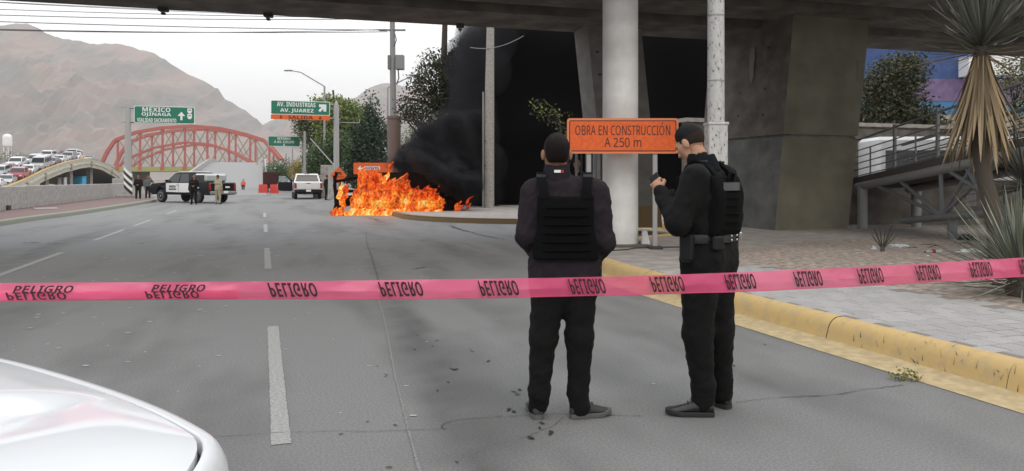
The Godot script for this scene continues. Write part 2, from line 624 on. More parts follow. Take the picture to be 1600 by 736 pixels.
	for i in pth.size() - 1:
		var p0: Vector3 = pth[i] + Vector3(0, 0.148, 0)
		var p1: Vector3 = pth[i + 1] + Vector3(0, 0.148, 0)
		var q0 := R(p0.dot(ALONG), -11.0, 0.148)
		var q1 := R(p1.dot(ALONG), -11.0, 0.148)
		b.quad(q0, p0, p1, q1)
	structure("pavement", b, mats.red_walk)
	b = B.new()
	strip(b, pth, [[0.16, -0.01], [0.13, 0.13], [0.09, 0.152], [-0.16, 0.155], [-0.17, 0.12]])
	structure("kerb", b, mats.kerb_grey)

	# right-hand island: slab, kerb stones, gutter
	var k1 := [R(-14, 4.88), R(-6, 4.88), R(3, 4.88), R(8, 4.9), R(10.6, 5.0), R(12.2, 5.45), R(13.6, 6.3), R(14.9, 7.6), R(15.8, 9.4), R(17.0, 10.8), R(21, 11.0)]
	var kp := smooth_path(k1, 0.35)
	b = B.new()
	for i in kp.size() - 1:
		var a0: float = kp[i].dot(ALONG)
		var a1: float = kp[i + 1].dot(ALONG)
		var u := Vector3(0, 0.178, 0)
		b.quad(kp[i] + u + ACROSS * 0.12, R(a0, 70, 0.178), R(a1, 70, 0.178), kp[i + 1] + u + ACROSS * 0.12)
	b.quad(R(20.9, 11.0, 0.178), R(20.9, 70, 0.178), R(60, 70, 0.178), R(60, 11.0, 0.178))
	structure("pavement", b, mats.concrete)
	# kerb cast in lengths with a joint between them
	var length := 0.0
	var piece := [kp[0]]
	var kerb := Node3D.new()
	kerb.name = numbered("kerb")
	add_child(kerb)
	tag(kerb, "", "", "", "structure")
	for i in range(1, kp.size()):
		piece.append(kp[i])
		length += kp[i].distance_to(kp[i - 1])
		if length > 1.7 or i == kp.size() - 1:
			var kb := B.new()
			var pc := []
			for p in piece:
				pc.append(p)
			pc[0] = pc[0].lerp(pc[1], 0.012)
			pc[-1] = pc[-1].lerp(pc[-2], 0.012)
			var sink := rng.randf_range(-0.006, 0.006)
			strip(kb, pc, [[-0.03, -0.02], [-0.005, 0.03 + sink], [0.008, 0.08 + sink], [0.022, 0.13 + sink], [0.045, 0.175 + sink], [0.08, 0.205 + sink], [0.12, 0.221 + sink], [0.18, 0.224 + sink], [0.21, 0.20 + sink], [0.215, 0.1]])
			part(kerb, "kerb_stone", kb, mats.kerb_yellow)
			piece = [kp[i]]
			length = 0.0
	# short cracks in the painted concrete
	b = B.new()
	var face := [[-0.005, 0.03], [0.008, 0.08], [0.022, 0.13], [0.045, 0.175], [0.08, 0.205], [0.12, 0.221], [0.18, 0.224]]
	var on_kerb := func(at: float, w: float) -> Vector3:
		var i := clampi(int(at), 0, kp.size() - 2)
		var p: Vector3 = kp[i].lerp(kp[i + 1], at - i)
		var t: Vector3 = (kp[i + 1] - kp[i]).normalized()
		var sd := t.cross(Vector3.UP)
		var j := clampi(int(w), 0, face.size() - 2)
		var q := Vector2(face[j][0], face[j][1]).lerp(Vector2(face[j + 1][0], face[j + 1][1]), w - j)
		return p + sd * (q.x - 0.004) + Vector3(0, q.y + 0.0055, 0)
	for i in 150:
		var at := rng.randf_range(44.0, 72.0)
		var w := clampf(rng.randfn(1.6, 1.2), 0.0, 5.0)
		var da := rng.randf_range(-0.05, 0.14)
		var dw := rng.randf_range(0.1, 1.6)
		var last: Vector3 = on_kerb.call(at, w)
		var th := rng.randf_range(0.0012, 0.0034)
		for k in 4:
			at += da * 0.25 * 1.6 + rng.randf_range(-0.012, 0.012)
			w += dw * 0.25
			if w > 5.6:
				break
			var nx: Vector3 = on_kerb.call(at, w)
			var sd := (nx - last).cross(-ACROSS + Vector3.UP).normalized() * th * (1.0 - k * 0.22)
			b.quad(last - sd, nx - sd, nx + sd, last + sd)
			last = nx
	tag(part(kerb, "hairline_cracks", b, mats.tar), "", "", "", "stuff")
	b = B.new()
	strip(b, kp, [[-0.33, 0.004], [-0.2, 0.008], [-0.08, 0.014], [0.01, 0.032]])
	structure("gutter", b, mats.gutter_dust)
	b = B.new()
	var gp := []
	for p in kp:
		gp.append(p - ACROSS * 0.33 * (1.0 if p.dot(ALONG) < 10.0 else 1.0) + Vector3(0, 0.0085, 0))
	ragged_strip(b, smooth_path(gp.slice(0, 62), 0.05), 0.018, 0.0, 0.017, 2.5)
	structure("road_crack", b, mats.tar)

	# pavers of the walk beside the kerb
	var walk := Node3D.new()
	walk.name = numbered("paved_walk")
	add_child(walk)
	tag(walk, "", "", "", "structure")
	var variants := []
	for i in 3:
		var pb := B.new()
		pb.cbox(Vector3.ZERO, Vector3(0.226 - 0.004 * i, 0.05, 0.19 - 0.003 * i), 0.006)
		variants.append(pb.mesh())
	var sheet := B.new()
	sheet.quad(R(-8, 5.08, 0.198), R(-8, 7.1, 0.198), R(9.6, 7.1, 0.198), R(9.6, 5.08, 0.198))
	part(walk, "bedding", sheet, mat("joint_sand", lin(0.20, 0.175, 0.15), 0.95))
	for i in 37:
		var a := 2.3 + i * 0.198
		for j in 9:
			var c := 5.205 + j * 0.234 + (0.118 if i % 2 else 0.0)
			if c > 7.12 - 0.1 * (i % 3):
				continue
			var o := part_mesh(walk, "paver", variants[rng.randi() % 3], mats["paver%d" % (rng.randi() % 4)])
			o.position = R(a + rng.randf_range(-0.003, 0.003), c, 0.178 + rng.randf_range(-0.003, 0.002))
			o.rotation = Vector3(rng.randf_range(-0.008, 0.008), ROAD_YAW + rng.randf_range(-0.012, 0.012), rng.randf_range(-0.008, 0.008))
	# bare soil beyond the walk, uneven, its rim where it dips under the paving
	b = B.new()
	var dn := FastNoiseLite.new()
	dn.seed = 9
	dn.frequency = 0.5
	dn.fractal_octaves = 4
	var soil := func(a: float, c: float) -> Vector3:
		var inn := minf(minf(c - 7.05, 16.5 - c), minf(a + 8.0, 11.6 + (c - 7.0) * 0.25 - a))
		var h := 0.186 + 0.05 * clampf((inn + 0.45 * dn.get_noise_2d(a * 1.4, c * 1.4)) / 1.2, -0.4, 0.6) + 0.02 * dn.get_noise_2d(a * 3.0, c * 3.0)
		return R(a, c, h)
	for i in 130:
		for j in 62:
			var a := -9.0 + i * 0.18
			var c := 6.4 + j * 0.17
			b.quad(soil.call(a, c), soil.call(a, c + 0.17), soil.call(a + 0.18, c + 0.17), soil.call(a + 0.18, c))
	structure("bare_soil", b, mats.dirt)

	# second island beyond the side street
	var k2 := [R(75, 5.4), R(40, 5.2), R(30, 5.0), R(27.4, 5.1), R(25.6, 5.8), R(24.3, 6.9), R(23.4, 8.2), R(22.9, 9.6), R(22.6, 11.2), R(22.4, 14)]
	var kq := smooth_path(k2, 0.5)
	b = B.new()
	for i in kq.size() - 1:
		var a0: float = kq[i].dot(ALONG)
		var a1: float = kq[i + 1].dot(ALONG)
		b.quad(R(a1, 40, 0.168), R(a0, 40, 0.168), kq[i] + Vector3(0, 0.168, 0), kq[i + 1] + Vector3(0, 0.168, 0))
	structure("pavement", b, mats.concrete)
	b = B.new()
	kq.reverse()
	strip(b, kq, [[-0.02, -0.02], [0.0, 0.14], [0.03, 0.172], [0.2, 0.175], [0.22, 0.1]])
	structure("kerb", b, mats.kerb_tan)


# a thin flat strip with a wandering, ragged outline
func ragged_strip(b: B, path: Array, width: float, step: float, rough: float, freq := 6.0, taper := false) -> void:
	if step > 0.0:
		path = smooth_path(path, step)
	var fn := FastNoiseLite.new()
	fn.seed = int(absf(path[0].x * 91.0 + path[0].z * 37.0)) % 977
	fn.frequency = 1.0
	var n := path.size()
	var l := PackedVector3Array()
	var r := PackedVector3Array()
	for i in n:
		var t: Vector3 = (path[mini(i + 1, n - 1)] - path[maxi(i - 1, 0)]).normalized()
		var side := t.cross(Vector3.UP)
		var k := 1.0
		if taper:
			k = sin(PI * clampf((i + 0.4) / n, 0.0, 1.0))
		var w := path[i] as Vector3
		if not step > 0.0:
			w += side * (fn.get_noise_1d(i * 0.3) * (width * 1.2 + 0.012) + fn.get_noise_1d(i * 1.3 + 77.0) * (width * 0.9 + 0.004))
		l.append(w - side * (width * 0.5 * k + rough * 0.5 * fn.get_noise_1d(i * freq * 0.3)))
		r.append(w + side * (width * 0.5 * k + rough * 0.5 * fn.get_noise_1d(i * freq * 0.3 + 400.0)))
	for i in n - 1:
		b.quad(l[i], r[i], r[i + 1], l[i + 1])


# frame of the overpass: s along the deck, t from its far edge towards the camera
func Q(s: float, t: float, y: float) -> Vector3:
	return Vector3(0.9637 * s + 0.267 * t, y, -20.7 - 0.267 * s + 0.9637 * t)


func deck_box(b: B, s0: float, s1: float, t0: float, t1: float, y0: float, y1: float) -> void:
	b.box(Q((s0 + s1) / 2, (t0 + t1) / 2, (y0 + y1) / 2), Vector3(s1 - s0, y1 - y0, t1 - t0), Basis(Vector3(0.9637, 0, -0.267), Vector3.UP, Vector3(0.267, 0, 0.9637)))


# a leg between a quadrilateral at the foot and one at the top, cut between two heights
func leg_ring(foot: Array, top: Array, y: float, y0: float, y1: float) -> PackedVector3Array:
	var r := PackedVector3Array()
	for i in 4:
		var p: Vector3 = foot[i].lerp(top[i], (y - y0) / (y1 - y0))
		p.y = y
		r.append(p)
	return r


func overpass() -> void:
	var deck := thing("overpass", "dark concrete overpass deck crossing high above the whole avenue", "overpass", Vector3.ZERO)
	var b := B.new()
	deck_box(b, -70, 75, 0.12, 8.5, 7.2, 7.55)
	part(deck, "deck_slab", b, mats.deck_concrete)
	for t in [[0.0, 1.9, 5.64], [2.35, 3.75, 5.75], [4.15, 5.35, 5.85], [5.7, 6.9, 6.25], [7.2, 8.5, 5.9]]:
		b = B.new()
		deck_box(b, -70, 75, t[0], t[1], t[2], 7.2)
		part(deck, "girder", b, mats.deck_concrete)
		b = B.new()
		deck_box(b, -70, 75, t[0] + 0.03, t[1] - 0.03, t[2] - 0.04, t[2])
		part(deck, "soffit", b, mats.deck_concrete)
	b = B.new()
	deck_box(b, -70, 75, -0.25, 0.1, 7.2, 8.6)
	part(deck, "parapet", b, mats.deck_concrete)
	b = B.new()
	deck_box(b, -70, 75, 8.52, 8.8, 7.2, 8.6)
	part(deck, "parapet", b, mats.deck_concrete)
	for s in [-8.75, -6.35, -1.5]:
		b = B.new()
		b.cbox(Q(s, 0.25, 5.55), Vector3(0.2, 0.1, 0.2), 0.015)
		b.cbox(Q(s, 0.25, 5.45), Vector3(0.1, 0.05, 0.1), 0.015)
		part(deck, "drain_box", b, mats.dark_metal)

	# the large leaning pier on the right
	var pier := thing("bridge_pier", "wide olive and grey concrete pier leg leaning to the right beside lamp post", "pier", Vector3(7.2, 0.178, -20.6))
	var u := Vector3(0.95, 0, -0.31)
	var w := Vector3(-0.31, 0, -0.95)
	var foot := [Vector3(6.67, 0, -19.2), Vector3(6.67, 0, -19.2) + u * 2.29, Vector3(6.67, 0, -19.2) + u * 2.29 + w * 3.7, Vector3(6.67, 0, -19.2) + w * 3.7]
	var top := []
	for i in 4:
		top.append(foot[i] + u * ([0.74, 0.92, 0.92, 0.66][i]))
	var cuts := [[0.15, 2.56, 0.0, "pier_olive", "pier_grey"], [2.56, 2.63, -0.045, "pier_brown", "pier_brown"], [2.63, 7.2, 0.0, "pier_olive", "pier_brown"]]
	for c in cuts:
		var f2 := []
		var t2 := []
		for i in 4:
			var k: Vector3 = (u * (1.0 if i == 0 or i == 3 else -1.0) + w * (1.0 if i < 2 else -1.0)) * -c[2]
			f2.append(foot[i] + k)
			t2.append(top[i] + k)
		var lo := leg_ring(f2, t2, c[0], 0.0, 7.2)
		var hi := leg_ring(f2, t2, c[1], 0.0, 7.2)
		for i in 4:
			b = B.new()
			var j := (i + 1) % 4
			var e := 0.0
			var c0: Vector3 = lo[i]
			var c1: Vector3 = lo[j]
			var c2: Vector3 = hi[j]
			var c3: Vector3 = hi[i]
			# each face is a slab 0.2 m thick, so that edges are real
			var inw := -(c1 - c0).cross(c3 - c0).normalized() * 0.2
			b.quad(c0, c1, c2, c3)
			b.quad(c1 + inw, c0 + inw, c3 + inw, c2 + inw)
			b.quad(c3, c2, c2 + inw, c3 + inw)
			b.quad(c0 + inw, c1 + inw, c1, c0)
			var o := part(pier, "wall_face", b, mats[c[3] if i == 0 or i == 1 else c[4]])
			o.position = -pier.position
	# tie holes, a pale run of grout and a small hatch
	var fw := Vector3(6.67, 0, -19.2)
	for q in [[0.9, 5.0], [0.9, 3.9], [0.9, 3.2], [2.0, 4.9], [2.0, 3.9], [2.0, 3.25], [3.0, 5.1], [3.0, 4.1]]:
		b = B.new()
		var at: Vector3 = fw + u * (0.70 * q[1] / 7.2) + w * q[0] + Vector3(0, q[1], 0) - u * 0.004
		b.lathe([[0.035, -0.012], [0.032, 0.004]], 8, Transform3D(Basis(Vector3.UP, u, Vector3.UP.cross(u)).rotated(Vector3.UP, 0.0), at))
		var o := part(pier, "tie_hole", b, mats.dark_metal)
		o.position = -pier.position
	b = B.new()
	var hp := PackedVector2Array()
	for q in [[-0.05, 0.5], [0.07, 0.46], [0.12, 0.2], [0.09, -0.05], [0.14, -0.3], [0.05, -0.5], [-0.04, -0.35], [-0.1, -0.02], [-0.12, 0.2]]:
		hp.append(Vector2(q[0], q[1]))
	b.prism(hp, 0.0, 0.006, Transform3D(Basis(-w, (Vector3.UP * 7.2 + u * 0.70).normalized(), -u), fw + w * 1.55 + u * (0.70 * 4.62 / 7.2 - 0.012) + Vector3(0, 4.62, 0)))
	var gr := part(pier, "grout_run", b, mat("grout", lin(0.36, 0.34, 0.31), 0.9, tex.worn, 0.7))
	gr.position = -pier.position
	b = B.new()
	var hb := Basis(u, Vector3.UP, u.cross(Vector3.UP))
	b.box(fw + u * 2.68 + w * -0.004 + Vector3(0, 4.35, 0), Vector3(0.16, 0.5, 0.02), hb)
	b.box(fw + u * 2.70 + w * -0.014 + Vector3(0, 4.61, 0), Vector3(0.13, 0.02, 0.03), hb)
	var ha := part(pier, "hatch", b, mats.pier_olive)
	ha.position = -pier.position
	# the second leg behind the white column, leaning the other way
	var leg := thing("bridge_pier", "grey concrete pier leg leaning left behind the round white column", "pier", Vector3(3.4, 0.178, -21.0))
	foot = [Vector3(2.6, 0, -20.4), Vector3(2.6, 0, -20.4) + u * 1.62, Vector3(2.6, 0, -20.4) + u * 1.62 + w * 0.9, Vector3(2.6, 0, -20.4) + w * 0.9]
	top = []
	for i in 4:
		top.append(foot[i] - u * 0.8)
	for c in [[0.15, 0.75, 0.03, "kerb_tan"], [0.75, 7.2, 0.0, "pier_mid"]]:
		b = B.new()
		var f2 := []
		var t2 := []
		for i in 4:
			var k: Vector3 = (u * (-1.0 if i == 0 or i == 3 else 1.0) + w * (-1.0 if i < 2 else 1.0)) * c[2]
			f2.append(foot[i] + k)
			t2.append(top[i] + k)
		var lo := leg_ring(f2, t2, c[0], 0.0, 7.2)
		var hi := leg_ring(f2, t2, c[1], 0.0, 7.2)
		for i in 4:
			var j := (i + 1) % 4
			b.quad(lo[i], lo[j], hi[j], hi[i])
		b.quad(hi[0], hi[1], hi[2], hi[3])
		var o := part(leg, "footing" if c[2] > 0 else "shaft", b, mats[c[3]])
		o.position = -leg.position
	for q in [4.9, 4.3, 3.6]:
		b = B.new()
		b.box(Vector3(2.6, 0, -20.4) - u * (0.92 * q / 7.2) + u * 0.3 + Vector3(0, q, 0.02), Vector3(0.07, 0.05, 0.05))
		part(leg, "anchor", b, mats.dark_metal).position = -leg.position

	# round white column
	var col := thing("white_column", "thick round white painted column rising behind the orange sign", "column", Vector3(2.13, 0.178, -14.85))
	b = B.new()
	b.lathe([[0.348, 0.0], [0.346, 1.0], [0.346, 2.4], [0.346, 4.4], [0.346, 6.15]], 40, Transform3D())
	part(col, "shaft", b, mats.white_paint)
	b = B.new()
	b.cbox(Vector3(0, 0.02, 0.0), Vector3(0.95, 0.06, 0.95), 0.01)
	part(col, "base_plate", b, mat("rusty_plate", lin(0.2, 0.17, 0.14), 0.8, tex.worn, 0.5))
	for x in [-0.41, 0.45]:
		b = B.new()
		b.prism(PackedVector2Array([Vector2(-0.07, 0.05), Vector2(0.09, 0.05), Vector2(0.03, 0.3), Vector2(-0.05, 0.3)]), -0.05, 0.09, Transform3D(Basis(), Vector3(x, 0, 0.18)))
		part(col, "stiffener", b, mats.white_paint)

	# lamp post with peeling paint
	var lamp := thing("lamp_post", "white lamp post with peeling paint and square base behind the phone-holding officer", "lamp post", Vector3(3.51, 0.178, -13.0))
	b = B.new()
	b.lathe([[0.145, 2.28], [0.143, 3.2], [0.138, 5.6], [0.132, 6.9]], 20)
	part(lamp, "shaft", b, mats.peeling_paint)
	b = B.new()
	b.cbox(Vector3(0, 1.12, 0), Vector3(0.33, 2.24, 0.33), 0.02)
	b.cbox(Vector3(0, 2.25, 0), Vector3(0.36, 0.05, 0.36), 0.012)
	part(lamp, "pedestal", b, mats.peeling_paint)
	for y in [2.98, 4.1]:
		b = B.new()
		b.lathe([[0.149, y], [0.149, y + 0.02]], 20)
		part(lamp, "strap", b, mats.galvanised)
	b = B.new()
	b.cbox(Vector3(-0.2, 4.62, 0.05), Vector3(0.16, 0.08, 0.12), 0.02)
	b.rod(Vector3(-0.13, 4.6, 0), Vector3(-0.3, 4.6, 0.05), 0.02)
	part(lamp, "bracket", b, mats.sign_white)


func ridge(called: String, sil: Array, d: float, depth: float, seed_: int, m: Material) -> void:
	# silhouette: (x, height) pairs at distance d; flanks fall towards the camera and away
	var b := B.new()
	b.inked = true
	var fn := FastNoiseLite.new()
	fn.seed = seed_
	fn.frequency = 0.0035
	fn.fractal_octaves = 6
	fn.fractal_type = FastNoiseLite.FRACTAL_RIDGED
	var fc := FastNoiseLite.new()
	fc.seed = seed_ + 5
	fc.frequency = 0.006
	fc.fractal_octaves = 5
	var nx := 260
	var nz := 70
	var x0: float = sil[0].x
	var x1: float = sil[-1].x
	var cv := PackedFloat32Array()
	for i in nx + 1:
		var x := lerpf(x0, x1, float(i) / nx)
		var h := 0.0
		for k in sil.size() - 1:
			if x >= sil[k].x and x <= sil[k + 1].x:
				h = lerpf(sil[k].y, sil[k + 1].y, (x - sil[k].x) / (sil[k + 1].x - sil[k].x))
		cv.append(h)
	var grid := []
	var cols := []
	for j in nz + 1:
		var row := PackedVector3Array()
		var crow := PackedColorArray()
		var t := float(j) / nz
		for i in nx + 1:
			var x := lerpf(x0, x1, float(i) / nx)
			var z := -d + depth * (1.0 - t * 1.25)
			var prof := clampf(t, 0.0, 1.0) if t <= 0.8 else 1.0
			prof = pow(t / 0.8, 1.25) if t < 0.8 else 1.0 - (t - 0.8) * 2.2
			var keep := 1.0 - absf(t - 0.8) / 0.8
			var g := fn.get_noise_2d(x * 1.4, z * 0.9)
			var h := cv[i] * prof
			var amp := cv[i] * 0.24 * sin(PI * clampf(t / 0.8, 0.0, 1.0)) if t < 0.8 else 0.0
			h += (g - 0.35) * amp
			# ridge line keeps its outline with small crags
			h += 4.0 * fc.get_noise_2d(x * 6.0, 3.0) * smoothstep(0.6, 0.8, t)
			row.append(Vector3(x, maxf(h, -0.5), z))
			var q := fc.get_noise_2d(x * 1.2, h * 3.0 + z * 0.4)
			var q2 := fc.get_noise_2d(x * 5.0 + 300.0, h * 9.0)
			var c := Color(0.215, 0.182, 0.163).lerp(Color(0.16, 0.153, 0.138), smoothstep(0.02, 0.3, q + q2 * 0.5))
			c = c.lerp(Color(0.255, 0.195, 0.17), smoothstep(0.1, 0.4, -q + q2 * 0.3))
			crow.append(c)
		grid.append(row)
		cols.append(crow)
	for j in nz:
		for i in nx:
			var ids := [[j, i], [j, i + 1], [j + 1, i + 1], [j + 1, i]]
			for t in [[0, 1, 2], [0, 2, 3]]:
				var p := []
				for k in t:
					p.append(grid[ids[k][0]][ids[k][1]])
				var nn: Vector3 = (p[1] - p[0]).cross(p[2] - p[0]).normalized()
				for k in [0, 2, 1]:
					b.ink = cols[ids[t[k]][0]][ids[t[k]][1]]
					b.put(p[k], nn)
	structure(called, b, m)


func far_setting() -> void:
	var rock := mat("hill_rock", Color(1, 1, 1), 0.95, null, 1.0, {"vertex_color_use_as_albedo": true})
	var s1 := []
	for q in [[-900, 90], [-500, 70], [-250, 55], [-100, 50], [0, 40], [12, 38], [25, 37], [45, 37], [60, 45], [75, 53], [90, 58], [110, 62], [150, 69], [180, 68], [200, 72], [220, 78], [238, 81], [250, 90], [258, 93], [270, 102], [300, 118], [320, 128], [343, 140], [347, 150], [352, 155], [375, 168], [390, 178], [405, 190], [418, 202], [440, 220], [470, 240], [500, 258], [540, 274]]:
		s1.append(Vector2((q[0] - 800) * 1.55, 1.5 + (280 - q[1]) * 1.55))
	ridge("mountain", s1, 1829.0, 800.0, 3, rock)
	var s2 := []
	for q in [[340, 250], [370, 225], [395, 205], [410, 195], [425, 188], [440, 183], [470, 177], [500, 170], [535, 160], [560, 150], [575, 138], [590, 132], [605, 130], [630, 134], [660, 141], [700, 150], [800, 175], [900, 200], [1100, 240], [1300, 272]]:
		s2.append(Vector2((q[0] - 800) * 2.2, 1.5 + (280 - q[1]) * 2.2))
	ridge("hill", s2, 2596.0, 900.0, 8, rock)

	# the avenue climbing over a crest, with parapets
	var prof := [[72, -0.02], [80, 0.03], [95, 0.4], [110, 1.05], [125, 1.95], [145, 3.4], [162, 4.6], [175, 5.15], [188, 5.2], [205, 4.6], [230, 2.0], [245, 0.0]]
	var b := B.new()
	var wb := B.new()
	for i in prof.size() - 1:
		var a0: float = prof[i][0]
		var a1: float = prof[i + 1][0]
		var h0: float = prof[i][1]
		var h1: float = prof[i + 1][1]
		b.quad(R(a0, -10.2, h0), R(a0, 0.4, h0), R(a1, 0.4, h1), R(a1, -10.2, h1))
		for s in [-10.2, 0.4]:
			var o: float = -0.3 if s < 0 else 0.3
			var p := [R(a0, s, -0.4), R(a1, s, -0.4), R(a1, s, h1 + 0.8), R(a0, s, h0 + 0.8)]
			var q := [R(a0, s + o, -0.4), R(a1, s + o, -0.4), R(a1, s + o, h1 + 0.8), R(a0, s + o, h0 + 0.8)]
			if a0 >= 95.0:
				wb.quad(p[0], p[1], p[2], p[3])
				wb.quad(q[1], q[0], q[3], q[2])
				wb.quad(p[3], p[2], q[2], q[3])
				if a0 == 95.0:
					wb.quad(p[0], p[3], q[3], q[0])
	structure("ramp_road", b, mats.ramp_asphalt)
	var rail := part(self, "ramp_parapet", wb, mats.concrete_pale)
	tag(rail, "pale concrete parapet walls edging the far road that climbs to a crest", "wall")
	b = B.new()
	b.quad(R(72, 0.4, -0.004), R(72, 6, -0.004), R(200, 6, -0.004), R(200, 0.4, -0.004))
	structure("side_road", b, mats.ramp_asphalt)

	# red trussed arch bridge
	var red := mat("bridge_red", lin(0.40, 0.115, 0.095), 0.6)
	var tan := mat("bridge_brace", lin(0.30, 0.22, 0.16), 0.7)
	var arch := thing("arch_bridge", "red steel trussed arch bridge with latticed web in front of mountain", "bridge", Vector3(-82.958, 3.133, -195.000))
	for plane in 2:
		var d := 190.0 + 12.0 * plane
		var sh := -17.0 * plane
		var at := func(px: float, py: float) -> Vector3: return Vector3((px + sh - 800.0) / 1180.0 * 190.0, 1.48 - (py - 280.0) / 1180.0 * 190.0, -d) - arch.position
		var up := [[158, 258], [167, 238], [180, 219], [212, 207], [252, 200], [300, 197], [346, 201], [385, 210], [412, 219], [438, 250]]
		var lo := [[182, 262], [204, 246], [240, 231], [290, 222.5], [330, 226], [360, 237], [392, 254], [402, 262]]
		var cu := Curve2D.new()
		for q in up:
			cu.add_point(Vector2(q[0], q[1]))
		var cl := Curve2D.new()
		for q in lo:
			cl.add_point(Vector2(q[0], q[1]))
		var yat := func(list: Array, x: float) -> float:
			for k in list.size() - 1:
				if x >= list[k][0] and x <= list[k + 1][0]:
					return lerpf(list[k][1], list[k + 1][1], (x - list[k][0]) / (list[k + 1][0] - list[k][0]))
			return 262.0
		b = B.new()
		for k in up.size() - 1:
			b.bar(at.call(up[k][0], up[k][1]), at.call(up[k + 1][0], up[k + 1][1]), 0.7, 0.8)
		part(arch, "upper_chord", b, red)
		b = B.new()
		for k in lo.size() - 1:
			b.bar(at.call(lo[k][0], lo[k][1]), at.call(lo[k + 1][0], lo[k + 1][1]), 0.6, 0.55)
		part(arch, "lower_chord", b, red)
		var posts := [184, 219, 254, 289, 324, 358, 391, 421]
		for k in posts.size():
			var x: float = posts[k]
			b = B.new()
			b.bar(at.call(x, yat.call(up, x)), at.call(x, 262), 0.42, 0.42)
			part(arch, "post", b, red)
			if k < posts.size() - 1:
				var x2: float = posts[k + 1]
				for e in [[x, 262.0, x2, yat.call(up, x2)], [x, yat.call(up, x), x2, 262.0]]:
					b = B.new()
					b.bar(at.call(e[0], e[1]), at.call(e[2], e[3]), 0.2, 0.2)
					part(arch, "brace", b, tan)
		b = B.new()
		b.bar(at.call(120, 265), at.call(470, 265), 0.6, 1.0)
		part(arch, "deck_girder", b, mat("girder_olive", lin(0.33, 0.33, 0.12), 0.8))
		for k in posts.size():
			b = B.new()
			b.bar(at.call(posts[k], 260), at.call(posts[k], 266), 1.0, 0.7)
			part(arch, "gusset", b, red)
	b = B.new()
	b.box(Vector3(-84.712, 4.470, -196.000) - arch.position, Vector3(56, 0.3, 12.5))
	part(arch, "deck", b, mats.concrete)
	for px in [150, 215, 300, 385, 445]:
		b = B.new()
		b.box(Vector3((px - 800.0) / 1180.0 * 196.0, 1.6, -196.0) - arch.position, Vector3(1.6, 4.2, 10.0))
		part(arch, "bridge_pillar", b, mats.concrete_pale)

	hump_bridge()

	# concrete wall along the left walk, in cast panels
	var wall := thing("concrete_wall", "low pale concrete wall of cast panels along red sidewalk", "wall", R(30, -10.5))
	for i in 12:
		var a0 := 14.0 + i * 4.4
		b = B.new()
		var top := 1.16 + rng.randf_range(-0.015, 0.015)
		b.cbox(R(a0 + 2.2, -10.55, top / 2 + 0.07) - wall.position, Vector3(0.3, top - 0.14, 4.385), 0.02, Basis(Vector3.UP, ROAD_YAW))
		part(wall, "wall_panel", b, mats.concrete_pale)
	b = B.new()
	b.cbox(R(37.6, -10.36, 0.25) - wall.position, Vector3(0.12, 0.22, 0.35), 0.01, Basis(Vector3.UP, ROAD_YAW))
	part(wall, "drain_hole", b, mats.dark_metal)
	var wall2 := thing("concrete_wall", "pale concrete wall behind the parked police pickup", "wall", R(78, -12.5))
	for i in 5:
		b = B.new()
		b.cbox(R(69.2 + i * 4.4, -11.4 - i * 0.4, 0.7) - wall2.position, Vector3(0.3, 1.7, 4.38), 0.02, Basis(Vector3.UP, ROAD_YAW + 0.09))
		part(wall2, "wall_panel", b, mats.concrete_pale)
	b = B.new()
	b.cbox(R(38.6, -9.2, 0.165), Vector3(0.9, 0.05, 1.4), 0.01, Basis(Vector3.UP, ROAD_YAW + 0.3))
	tag(part(self, "concrete_slab", b, mats.concrete), "flat concrete cover lying on the red sidewalk by the wall", "slab")

	# water tower
	var wt := thing("water_tower", "faint white water tower on legs at the far left", "water tower", Vector3(-280.653, 5.751, -420.000))
	b = B.new()
	b.lathe([[0.1, 21.0], [1.4, 20.6], [2.1, 19.8], [2.3, 18.8], [2.3, 14.6], [1.8, 13.6], [0.4, 13.2]], 20)
	part(wt, "tank", b, mats.sign_white)
	for i in 4:
		b = B.new()
		var an := TAU * (i + 0.5) / 4
		b.rod(Vector3(cos(an) * 2.6, -4, sin(an) * 2.6), Vector3(cos(an) * 1.7, 14.2, sin(an) * 1.7), 0.22, 6)
		part(wt, "leg", b, mats.sign_white)

	# utility poles and wires
	var pole := thing("utility_pole", "tall grey utility pole carrying a box, behind the flames", "pole", Vector3(-7.173, -0.664, -46.000))
	b = B.new()
	b.tube([Vector3(0, 0, 0), Vector3(-0.06, 6.0, 0), Vector3(-0.12, 12.4, 0)], [0.25, 0.20, 0.15], 12)
	part(pole, "shaft", b, mats.grey_steel)
	b = B.new()
	b.lathe([[0.40, -0.6], [0.40, 5.85], [0.37, 5.9]], 14)
	b.lathe([[0.46, 5.82], [0.46, 5.98]], 14)
	part(pole, "sleeve", b, mat("sleeve_brown", lin(0.22, 0.15, 0.13), 0.7, tex.fine, 1.5))
	b = B.new()
	b.cbox(Vector3(0.35, 9.25, 0.0), Vector3(0.5, 0.88, 0.5), 0.03)
	part(pole, "meter_box", b, mats.grey_steel)
	b = B.new()
	b.cbox(Vector3(-0.28, 9.25, 0.0), Vector3(0.2, 0.86, 0.4), 0.03)
	part(pole, "meter_box", b, mats.rail_steel)
	b = B.new()
	b.tube([Vector3(0.25, 8.8, 0.1), Vector3(0.3, 8.3, 0.12), Vector3(0.18, 7.9, 0.2)], [0.04], 6)
	part(pole, "conduit", b, mats.dark_metal)
	b = B.new()
	b.tube([Vector3(0.05, 11.0, 0.16), Vector3(0.16, 10.6, 0.16), Vector3(0.03, 10.2, 0.18)], [0.03], 6)
	part(pole, "conduit", b, mats.dark_metal)
	for y in [11.2, 11.9]:
		b = B.new()
		b.bar(Vector3(-0.9, y, 0.1), Vector3(0.7, y, 0.1), 0.1, 0.1)
		part(pole, "cross_arm", b, mats.rail_steel)
	var pole0 := thing("utility_pole", "grey utility pole holding the cables at the far left", "pole", Vector3(-46, 0, -34))
	b = B.new()
